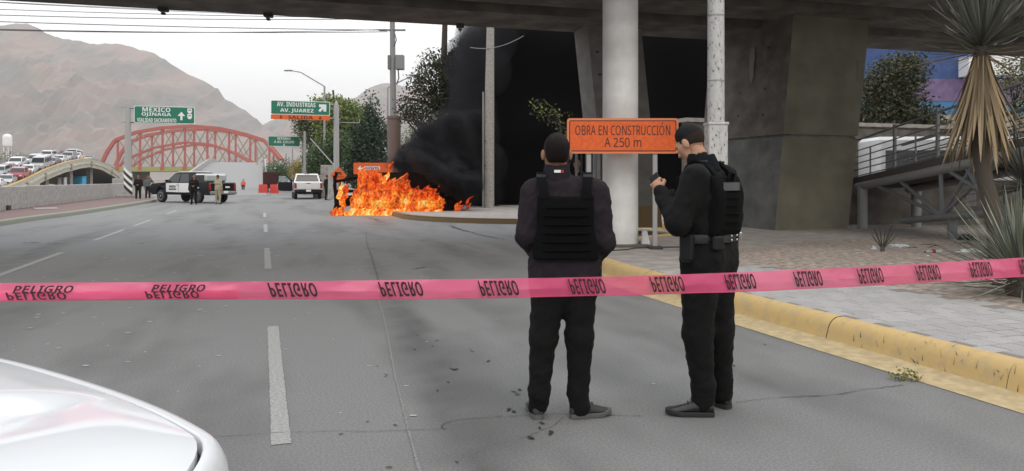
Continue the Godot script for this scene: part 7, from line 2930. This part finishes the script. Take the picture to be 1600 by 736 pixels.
# small far figures, standing; arms: 0 hanging, 1 folded to the front, 2 one raised to the head
func bystander(label: String, at: Vector3, h: float, facing: float, top: Color, legs: Color, hair: Color, arms := 0, vest := Color(0, 0, 0, 0), cell := 0.02) -> Node3D:
	var o := thing("person", label, "person", at, facing)
	var skin := Color(0.27, 0.15, 0.10)
	var k := h / 1.75
	var b := B.new()
	var pr := [
		cap(Vector3(-0.13, 1.41, 0) * k, 0.075 * k, Vector3(0.13, 1.41, 0) * k, 0.075 * k, top, 0.05),
		cap(Vector3(-0.1, 1.25, 0) * k, 0.115 * k, Vector3(0.1, 1.25, 0) * k, 0.115 * k, top, 0.07),
		cap(Vector3(-0.09, 1.05, 0) * k, 0.11 * k, Vector3(0.09, 1.05, 0) * k, 0.11 * k, top, 0.07),
		cap(Vector3(-0.09, 0.92, 0) * k, 0.115 * k, Vector3(0.09, 0.92, 0) * k, 0.115 * k, legs, 0.05),
		cap(Vector3(-0.095, 0.88, 0) * k, 0.10 * k, Vector3(-0.115, 0.48, 0.01) * k, 0.075 * k, legs, 0.04),
		cap(Vector3(-0.115, 0.48, 0.01) * k, 0.075 * k, Vector3(-0.13, 0.07, -0.02) * k, 0.055 * k, legs, 0.03),
		cap(Vector3(0.095, 0.88, 0) * k, 0.10 * k, Vector3(0.11, 0.48, 0.02) * k, 0.075 * k, legs, 0.04),
		cap(Vector3(0.11, 0.48, 0.02) * k, 0.075 * k, Vector3(0.12, 0.07, -0.02) * k, 0.055 * k, legs, 0.03),
		cap(Vector3(-0.13, 0.045, -0.03) * k, 0.045 * k, Vector3(-0.15, 0.04, 0.13) * k, 0.04 * k, Color(0.012, 0.012, 0.012), 0.02),
		cap(Vector3(0.12, 0.045, -0.03) * k, 0.045 * k, Vector3(0.14, 0.04, 0.13) * k, 0.04 * k, Color(0.012, 0.012, 0.012), 0.02),
		cap(Vector3(0, 1.45, 0) * k, 0.055 * k, Vector3(0, 1.55, 0.01) * k, 0.052 * k, skin, 0.03),
		egg(Vector3(0, 1.655, 0.005) * k, Vector3(0.078, 0.105, 0.095) * k, skin, Basis(), 0.02),
		egg(Vector3(0, 1.63, 0.10) * k, Vector3(0.012, 0.02, 0.014) * k, skin, Basis(), 0.02),
		egg(Vector3(0, 1.69, -0.015) * k, Vector3(0.08, 0.075, 0.092) * k, hair, Basis(), 0.01),
	]
	for s in [-1.0, 1.0]:
		var sh := Vector3(s * 0.195, 1.38, 0) * k
		var el := Vector3(s * 0.25, 1.1, -0.02) * k
		var wr := Vector3(s * 0.24, 0.85, 0.05) * k
		if arms == 1:
			wr = Vector3(s * 0.03, 1.08, 0.2) * k
		elif arms == 2 and s > 0:
			el = Vector3(0.32, 1.28, 0.15) * k
			wr = Vector3(0.12, 1.58, 0.12) * k
		pr.append(cap(sh, 0.065 * k, el, 0.052 * k, top, 0.04))
		pr.append(cap(el, 0.052 * k, wr, 0.042 * k, top, 0.03))
		pr.append(cap(wr, 0.04 * k, wr + (wr - el).normalized() * 0.09 * k, 0.032 * k, skin, 0.02))
	net(b, pr, cell)
	part(o, "body", b, cloth_mat())
	if vest.a > 0.0:
		b = B.new()
		net(b, pr.slice(0, 3), cell, 0.025, func(p: Vector3) -> float: return maxf(p.y - 1.42 * k, 0.98 * k - p.y))
		part(o, "safety_vest" if vest.r > 0.3 else "vest", b, mat("vest_%d" % int(vest.r * 100), vest.linear_to_srgb(), 0.8))
	return o


func people() -> void:
	officer_looking_ahead()
	officer_with_phone()
	var blk := Color(0.012, 0.012, 0.014)
	var hair := Color(0.012, 0.01, 0.009)
	bystander("man in black jacket and pale shirt standing half hidden beside the white column", Vector3(1.46, 0.178, -17.0), 1.74, 0.5, blk, blk, hair, 1, Color(0, 0, 0, 0), 0.014)
	bystander("man in dark jacket standing by the striped sign pole", Vector3(-25.421, 0.000, -51.365), 1.75, 0.3, Color(0.02, 0.015, 0.016), Color(0.015, 0.017, 0.022), hair, 1)
	bystander("man in grey top with raised hand beside the one in dark jacket", Vector3(-25.519, 0.000, -52.921), 1.72, 0.9, Color(0.13, 0.13, 0.135), Color(0.02, 0.022, 0.03), hair, 2)
	bystander("officer in black standing at the police pickup's rear door", Vector3(-18.622, 0.000, -44.213), 1.72, 0.2, blk, blk, hair, 1)
	bystander("man in beige clothes standing behind the police pickup", Vector3(-17.437, 0.000, -44.779), 1.72, PI - 0.2, Color(0.36, 0.32, 0.22), Color(0.33, 0.30, 0.22), hair, 2)
	bystander("road worker in orange vest walking on the empty lanes", Vector3(-30.322, 0.000, -85.190), 1.5, 0.1, Color(0.5, 0.11, 0.05), Color(0.05, 0.06, 0.09), hair, 0, Color(0.75, 0.14, 0.06, 1))
	bystander("officer in black behind the white pickup's right side", Vector3(-12.961, 0.000, -52.921), 1.75, 2.6, blk, blk, hair, 0)
	bystander("second officer in black bending beside the white pickup", Vector3(-14.979, 0.000, -60.221), 1.65, 1.6, Color(0.02, 0.02, 0.022), blk, hair, 1)


func tape() -> void:
	# stations along the tape: x, z, height of its middle, visible width; it sags and recedes to the right
	var d0 := 2.45
	var pos := func(t: float) -> Vector3:
		var x := (-0.631 + 0.151 * t) * d0
		var z := -(1.0 + 0.0611 * t) * d0
		return Vector3(x, 0, z)
	# (station, height of the middle, width, how far the upper half is folded over)
	var key := [[-4.0, 1.182, 0.060], [-2.0, 1.147, 0.056], [-0.5, 1.125, 0.055], [1.0, 1.097, 0.058], [2.5, 1.067, 0.066], [4.0, 1.040, 0.076], [5.5, 1.019, 0.083], [7.0, 1.004, 0.089], [8.5, 0.995, 0.094], [10.0, 0.990, 0.099], [12.0, 0.988, 0.104], [14.0, 0.997, 0.104], [17.0, 1.032, 0.104]]
	var at := func(t: float) -> Array:
		for i in key.size() - 1:
			if t <= key[i + 1][0]:
				var u: float = (t - key[i][0]) / (key[i + 1][0] - key[i][0])
				return [lerpf(key[i][1], key[i + 1][1], u), lerpf(key[i][2], key[i + 1][2], u)]
		return [1.032, 0.104]
	var n := 210
	var film := mat("tape_pink", Color(lin(0.80, 0.125, 0.27), 0.78), 0.3, null, 1.0, {"transparency": BaseMaterial3D.TRANSPARENCY_ALPHA, "backlight_enabled": true, "backlight": Color(0.7, 0.2, 0.35)})
	var ink := mat("tape_ink", lin(0.035, 0.006, 0.012), 0.5)
	var o := thing("danger_tape", "pink plastic danger tape printed PELIGRO stretched across the whole street", "tape", pos.call(6.0) + Vector3(0, 0.96, 0))
	var org := -o.position
	var nrm: Vector3 = Vector3(0.0611, 0, 0.151).normalized()
	var fn := FastNoiseLite.new()
	fn.frequency = 0.25
	# cross-section: gently curved film with a lengthwise crease; strand 0 is the film, strand 1 the fold lying in front near the left
	var row := func(t: float, v: float) -> Vector3:
		var a: Array = at.call(t)
		var y: float = a[0] + (v - 0.5) * a[1]
		var crease := 0.42 + 0.05 * fn.get_noise_1d(t * 1.5)
		var bulge := 0.010 * (1.0 - absf(v - crease) / 0.58) + 0.007 * fn.get_noise_2d(t * 9.0, v * 5.0)
		var twist: float = 0.6 * fn.get_noise_1d(t * 0.9 + 30.0) * (v - 0.5) * a[1]
		return pos.call(t) + Vector3(0, y, 0) + nrm * (bulge + twist) + org
	var b := B.new()
	var rings := []
	for i in n + 1:
		var t := -4.0 + 21.0 * i / n
		var ring := PackedVector3Array()
		for v in [0.0, 0.03, 0.2, 0.4, 0.44, 0.6, 0.8, 0.97, 1.0]:
			ring.append(row.call(t, v))
		rings.append(ring)
	b.loft(rings, false, false)
	part(o, "film", b, film)
	# rolled lower hem, catching light
	b = B.new()
	var pts := []
	for i in n + 1:
		pts.append(row.call(-4.0 + 21.0 * i / n, 0.0))
	b.tube(pts, [0.0022], 5)
	part(o, "hem", b, film)
	b = B.new()
	rings = []
	for i in 70:
		var t := -4.0 + 5.55 * i / 69.0
		var ring := PackedVector3Array()
		for v in [0.05, 0.3, 0.55]:
			ring.append(row.call(t, v) + nrm * (0.010 + 0.004 * sin(t * 2.0)))
		rings.append(ring)
	b.loft(rings, false, false)
	part(o, "folded_strand", b, film)
	for i in range(-2, 15):
		var t := float(i) + 0.02
		var a: Array = at.call(t)
		var tm := TextMesh.new()
		tm.text = "PELIGRO"
		tm.font = fontb
		tm.font_size = 48
		tm.pixel_size = 0.01
		tm.depth = 0.0006
		tm.curve_step = 2.0
		var bx := tm.get_aabb()
		var w := 0.165
		var folded: bool = i <= 1
		for half in (2 if folded else 1):
			var h: float = a[1] * (0.8 if not folded else 0.42)
			# seen from behind and upside down: the letters stand on their heads, slanting
			var e: Vector3 = (row.call(t + 0.2, 0.5) - row.call(t - 0.2, 0.5)).normalized()
			var kx := w / bx.size.x
			var ky := h / bx.size.y
			var vv: float = 0.53 if not folded else [0.30, 0.68][half]
			var shift: float = 0.0 if not folded else [0.0, 0.02][half]
			var flip := -1.0 if half == 0 else 1.0
			var up := Vector3(0, 1, 0) - e * e.y
			var bs := Basis(e * kx, (up * ky * flip + e * 0.38 * ky), nrm)
			var l := MeshInstance3D.new()
			l.name = "lettering"
			l.mesh = tm
			l.material_override = ink
			var mid: Vector3 = row.call(t, vv) + nrm * (0.0095 if not folded else 0.018) + e * shift
			l.transform = Transform3D(bs, mid - bs * bx.get_center())
			o.add_child(l, true)
	# stakes out of frame that hold it
	for q in [[-4.0, 1.3], [17.0, 1.25]]:
		var sp: Vector3 = pos.call(q[0])
		b = B.new()
		b.cbox(Vector3(0, q[1] / 2, 0), Vector3(0.045, q[1], 0.045), 0.004)
		b.cbox(Vector3(0, 0.02, 0), Vector3(0.4, 0.04, 0.4), 0.01)
		var st := part(self, "tape_stake", b, mat("stake_wood", lin(0.32, 0.22, 0.13), 0.85, tex.fine, 0.4))
		st.position = sp - nrm * 0.03
		if q[0] > 0:
			st.position.y = 0.18
		tag(st, "wooden stake holding the %s end of the danger tape" % ("nearer left" if q[0] < 0 else "farther right"), "stake", "tape stakes")


func litter() -> void:
	var b := B.new()
	# dark leaf scraps and grit on the asphalt
	var scraps := [[803, 612, 0.05], [808, 616, 0.04], [812, 609, 0.04], [795, 640, 0.06], [803, 643, 0.05], [847, 661, 0.05], [843, 668, 0.04], [860, 676, 0.07], [830, 684, 0.06], [706, 576, 0.05], [712, 577, 0.05], [763, 564, 0.05], [648, 546, 0.03], [652, 524, 0.03], [676, 541, 0.03], [683, 532, 0.025], [735, 546, 0.03], [738, 549, 0.03], [700, 597, 0.035], [684, 610, 0.03], [617, 664, 0.035], [574, 659, 0.025], [533, 678, 0.025], [608, 730, 0.03], [714, 722, 0.025], [604, 585, 0.03], [602, 588, 0.03], [590, 572, 0.025], [1147, 571, 0.04], [1195, 538, 0.035], [1180, 394, 0.09], [1176, 398, 0.08], [1200, 390, 0.07], [1232, 461, 0.03], [660, 375, 0.06], [612, 388, 0.05], [648, 400, 0.05], [673, 436, 0.05]]
	var scrap_m := mat("scrap_dark", lin(0.022, 0.019, 0.016), 0.9)
	for s in scraps:
		var lift := 0.184 if s[0] > 1150 and s[1] < 470 else 0.007
		var d: float = (1.48 - lift) * 1180.0 / (s[1] - 280.0)
		b = B.new()
		var poly := PackedVector2Array()
		var m := 11
		for i in m:
			var a := TAU * i / m
			poly.append(Vector2(cos(a) * rng.randf_range(0.5, 1.3), sin(a) * rng.randf_range(0.12, 0.55)) * s[2] * 0.55)
		b.prism(poly, 0.0, 0.002, Transform3D(Basis(Vector3.RIGHT, -PI / 2 + rng.randf_range(-0.15, 0.15)).rotated(Vector3.UP, rng.randf() * TAU), Vector3.ZERO))
		var o := part(self, "leaf_scrap", b, scrap_m)
		o.position = Vector3((s[0] - 800.0) / 1180.0 * d, lift, -d)
		tag(o, "small dark dry leaf scrap lying on the ground", "leaf", "dark scraps on the ground")
	# pale paint flecks worn from the road, too many to count
	b = B.new()
	var fn := RandomNumberGenerator.new()
	fn.seed = 21
	for i in 240:
		var a := fn.randf_range(3.5, 16.0)
		var c := fn.randfn(-1.5, 1.2)
		if fn.randf() < 0.35:
			c = fn.randf_range(-7.0, 6.0)
		if c > 4.0:
			continue
		var at := R(a, c, 0.006)
		var w := fn.randf_range(0.006, 0.03) * (0.6 + a * 0.06)
		var l := w * fn.randf_range(0.6, 1.4)
		b.quad(at + Vector3(-w, 0, l * 0.4), at + Vector3(w * 0.6, 0, l * 0.5), at + Vector3(w, 0, -l * 0.3), at + Vector3(-w * 0.5, 0, -l * 0.5))
	var fl := part(self, "paint_flecks", b, mat("fleck_white", lin(0.42, 0.42, 0.40), 0.8))
	tag(fl, "scattered pale flecks of worn paint on the asphalt", "flecks", "", "stuff")
	# grit along the gutter and on the soil
	b = B.new()
	for i in 700:
		var a := fn.randf_range(0.0, 11.0)
		var c := fn.randf_range(7.2, 13.5)
		var at := R(a, c, 0.2)
		var s := fn.randf_range(0.006, 0.022)
		b.ellipsoid(at, Vector3(s, s * 0.6, s * 0.8), 5, 3)
	fl = part(self, "pebbles", b, mat("pebble", lin(0.42, 0.37, 0.31), 0.9))
	tag(fl, "small pebbles scattered over the bare soil", "pebbles", "", "stuff")
	# rubbish near the agave
	var bag := mat("bag_clear", Color(lin(0.62, 0.66, 0.66), 0.8), 0.4, null, 1.0, {"transparency": BaseMaterial3D.TRANSPARENCY_ALPHA})
	crumple("plastic_bag", "crumpled pale plastic bag beside the small agave", Vector3(7.226, 0.190, -14.094), Vector3(0.36, 0.14, 0.2), bag, 1)
	crumple("plastic_bag", "whitish plastic bag lying against the spiky clump", Vector3(7.951, 0.190, -13.122), Vector3(0.42, 0.13, 0.25), bag, 2)
	crumple("plastic_bag", "small white plastic scrap left of the agave", Vector3(6.578, 0.190, -13.714), Vector3(0.1, 0.12, 0.08), bag, 5)
	crumple("rubbish_bag", "black rubbish bag at the foot of the yucca", Vector3(9.469, 0.190, -15.693), Vector3(0.4, 0.24, 0.25), mat("bag_black", lin(0.012, 0.012, 0.013), 0.35), 3)
	crumple("green_wrapper", "bright green wrapper lying on the cardboard", Vector3(7.870, 0.215, -13.210), Vector3(0.14, 0.05, 0.08), mat("wrap_green", lin(0.03, 0.32, 0.08), 0.4), 4)
	b = B.new()
	b.prism(PackedVector2Array([Vector2(-0.45, -0.16), Vector2(0.4, -0.2), Vector2(0.42, 0.2), Vector2(-0.1, 0.24), Vector2(-0.42, 0.15)]), 0, 0.012, Transform3D(Basis(Vector3.RIGHT, -PI / 2), Vector3.ZERO))
	var cb := part(self, "cardboard_sheet", b, mat("cardboard", lin(0.42, 0.29, 0.16), 0.9))
	cb.position = Vector3(8.130, 0.200, -13.607)
	tag(cb, "flattened tan cardboard on the littered soil", "cardboard")
	var bo := thing("plastic_bottle", "clear plastic bottle with red label lying on the soil", "bottle", Vector3(7.250, 0.235, -13.001), 0.2)
	b = B.new()
	var lay := Transform3D(Basis(Vector3(0, 0, 1), PI / 2), Vector3.ZERO)
	b.lathe([[0.03, -0.15], [0.036, -0.14], [0.036, 0.05], [0.03, 0.09], [0.014, 0.13], [0.014, 0.15]], 12, lay)
	part(bo, "bottle_body", b, mat("bottle_clear", Color(0.75, 0.8, 0.78, 0.45), 0.15, null, 1.0, {"transparency": BaseMaterial3D.TRANSPARENCY_ALPHA}))
	b = B.new()
	b.lathe([[0.0375, -0.03], [0.0375, 0.04]], 12, lay)
	part(bo, "label_band", b, mats.lamp_red)
	b = B.new()
	b.lathe([[0.016, 0.15], [0.016, 0.17], [0.004, 0.171]], 10, lay)
	part(bo, "cap", b, mats.lamp_red)
	# twigs
	for q in [[Vector3(7.163, 0.200, -13.857), Vector3(7.585, 0.200, -13.985)], [Vector3(7.680, 0.200, -13.985), Vector3(8.150, 0.215, -14.353)], [Vector3(7.906, 0.200, -14.808), Vector3(8.123, 0.210, -14.138)], [Vector3(8.763, 0.210, -14.986), Vector3(8.985, 0.200, -14.523)]]:
		b = B.new()
		b.tube([q[0], (q[0] + q[1]) * 0.5 + Vector3(0, 0.03, 0.02), q[1]], [0.008, 0.006, 0.004], 5)
		tag(part(self, "dry_twig", b, mats.bark), "thin dark twig lying among the litter on the soil", "twig", "twigs in the litter")
	b = B.new()
	b.cbox(Vector3.ZERO, Vector3(0.06, 0.012, 0.03), 0.003)
	var rs := part(self, "red_scrap", b, mats.lamp_red)
	rs.position = Vector3(5.486, 0.198, -13.628)
	tag(rs, "tiny red scrap on the pale soil near the pier", "scrap")
	for q in [[1340, 397], [1349, 396], [1421, 396], [1450, 400], [1380, 402]]:
		b = B.new()
		b.ellipsoid(Vector3.ZERO, Vector3(0.022, 0.015, 0.02), 7, 5)
		var p := part(self, "white_scrap", b, mats.sign_white)
		var d: float = 1.275 * 1180.0 / (q[1] - 280.0)
		p.position = Vector3((q[0] - 800.0) / 1180.0 * d, 0.205, -d)
		tag(p, "tiny white scrap on the littered soil", "scrap", "white scraps on the soil")
	# loose cables and rubble at the foot of the column
	b = B.new()
	b.tube(smooth_path([Vector3(1.670, 0.190, -13.591), Vector3(2.052, 0.190, -13.838), Vector3(2.393, 0.200, -14.116), Vector3(2.982, 0.190, -14.360), Vector3(3.347, 0.190, -14.360)], 0.08), [0.011], 5)
	tag(part(self, "loose_cable", b, mats.dark_metal), "black cable lying on the pavement by the white column", "cable")


func crumple(called: String, label: String, at: Vector3, r: Vector3, m: Material, s: int) -> void:
	var fn := FastNoiseLite.new()
	fn.seed = s
	fn.frequency = 1.0
	fn.fractal_octaves = 3
	var b := B.new()
	var rings := []
	for i in 13:
		var t := PI * clampf(i / 12.0, 0.01, 0.99)
		var ring := PackedVector3Array()
		for j in 18:
			var a := TAU * j / 18
			var d := Vector3(cos(a) * sin(t), cos(t), sin(a) * sin(t))
			var k := 1.0 + 0.75 * fn.get_noise_3d(d.x * 1.6, d.y * 1.6, d.z * 1.6)
			var p := d * r * 0.5 * k
			p.y = maxf(p.y, -0.02) + r.y * 0.05
			ring.append(p)
		rings.append(ring)
	for i in 12:
		for j in 18:
			var k := (j + 1) % 18
			b.quad(rings[i][j], rings[i][k], rings[i + 1][k], rings[i + 1][j])
	var o := part(self, called, b, m)
	o.position = at
	tag(o, label, "bag" if called.ends_with("bag") else "wrapper")
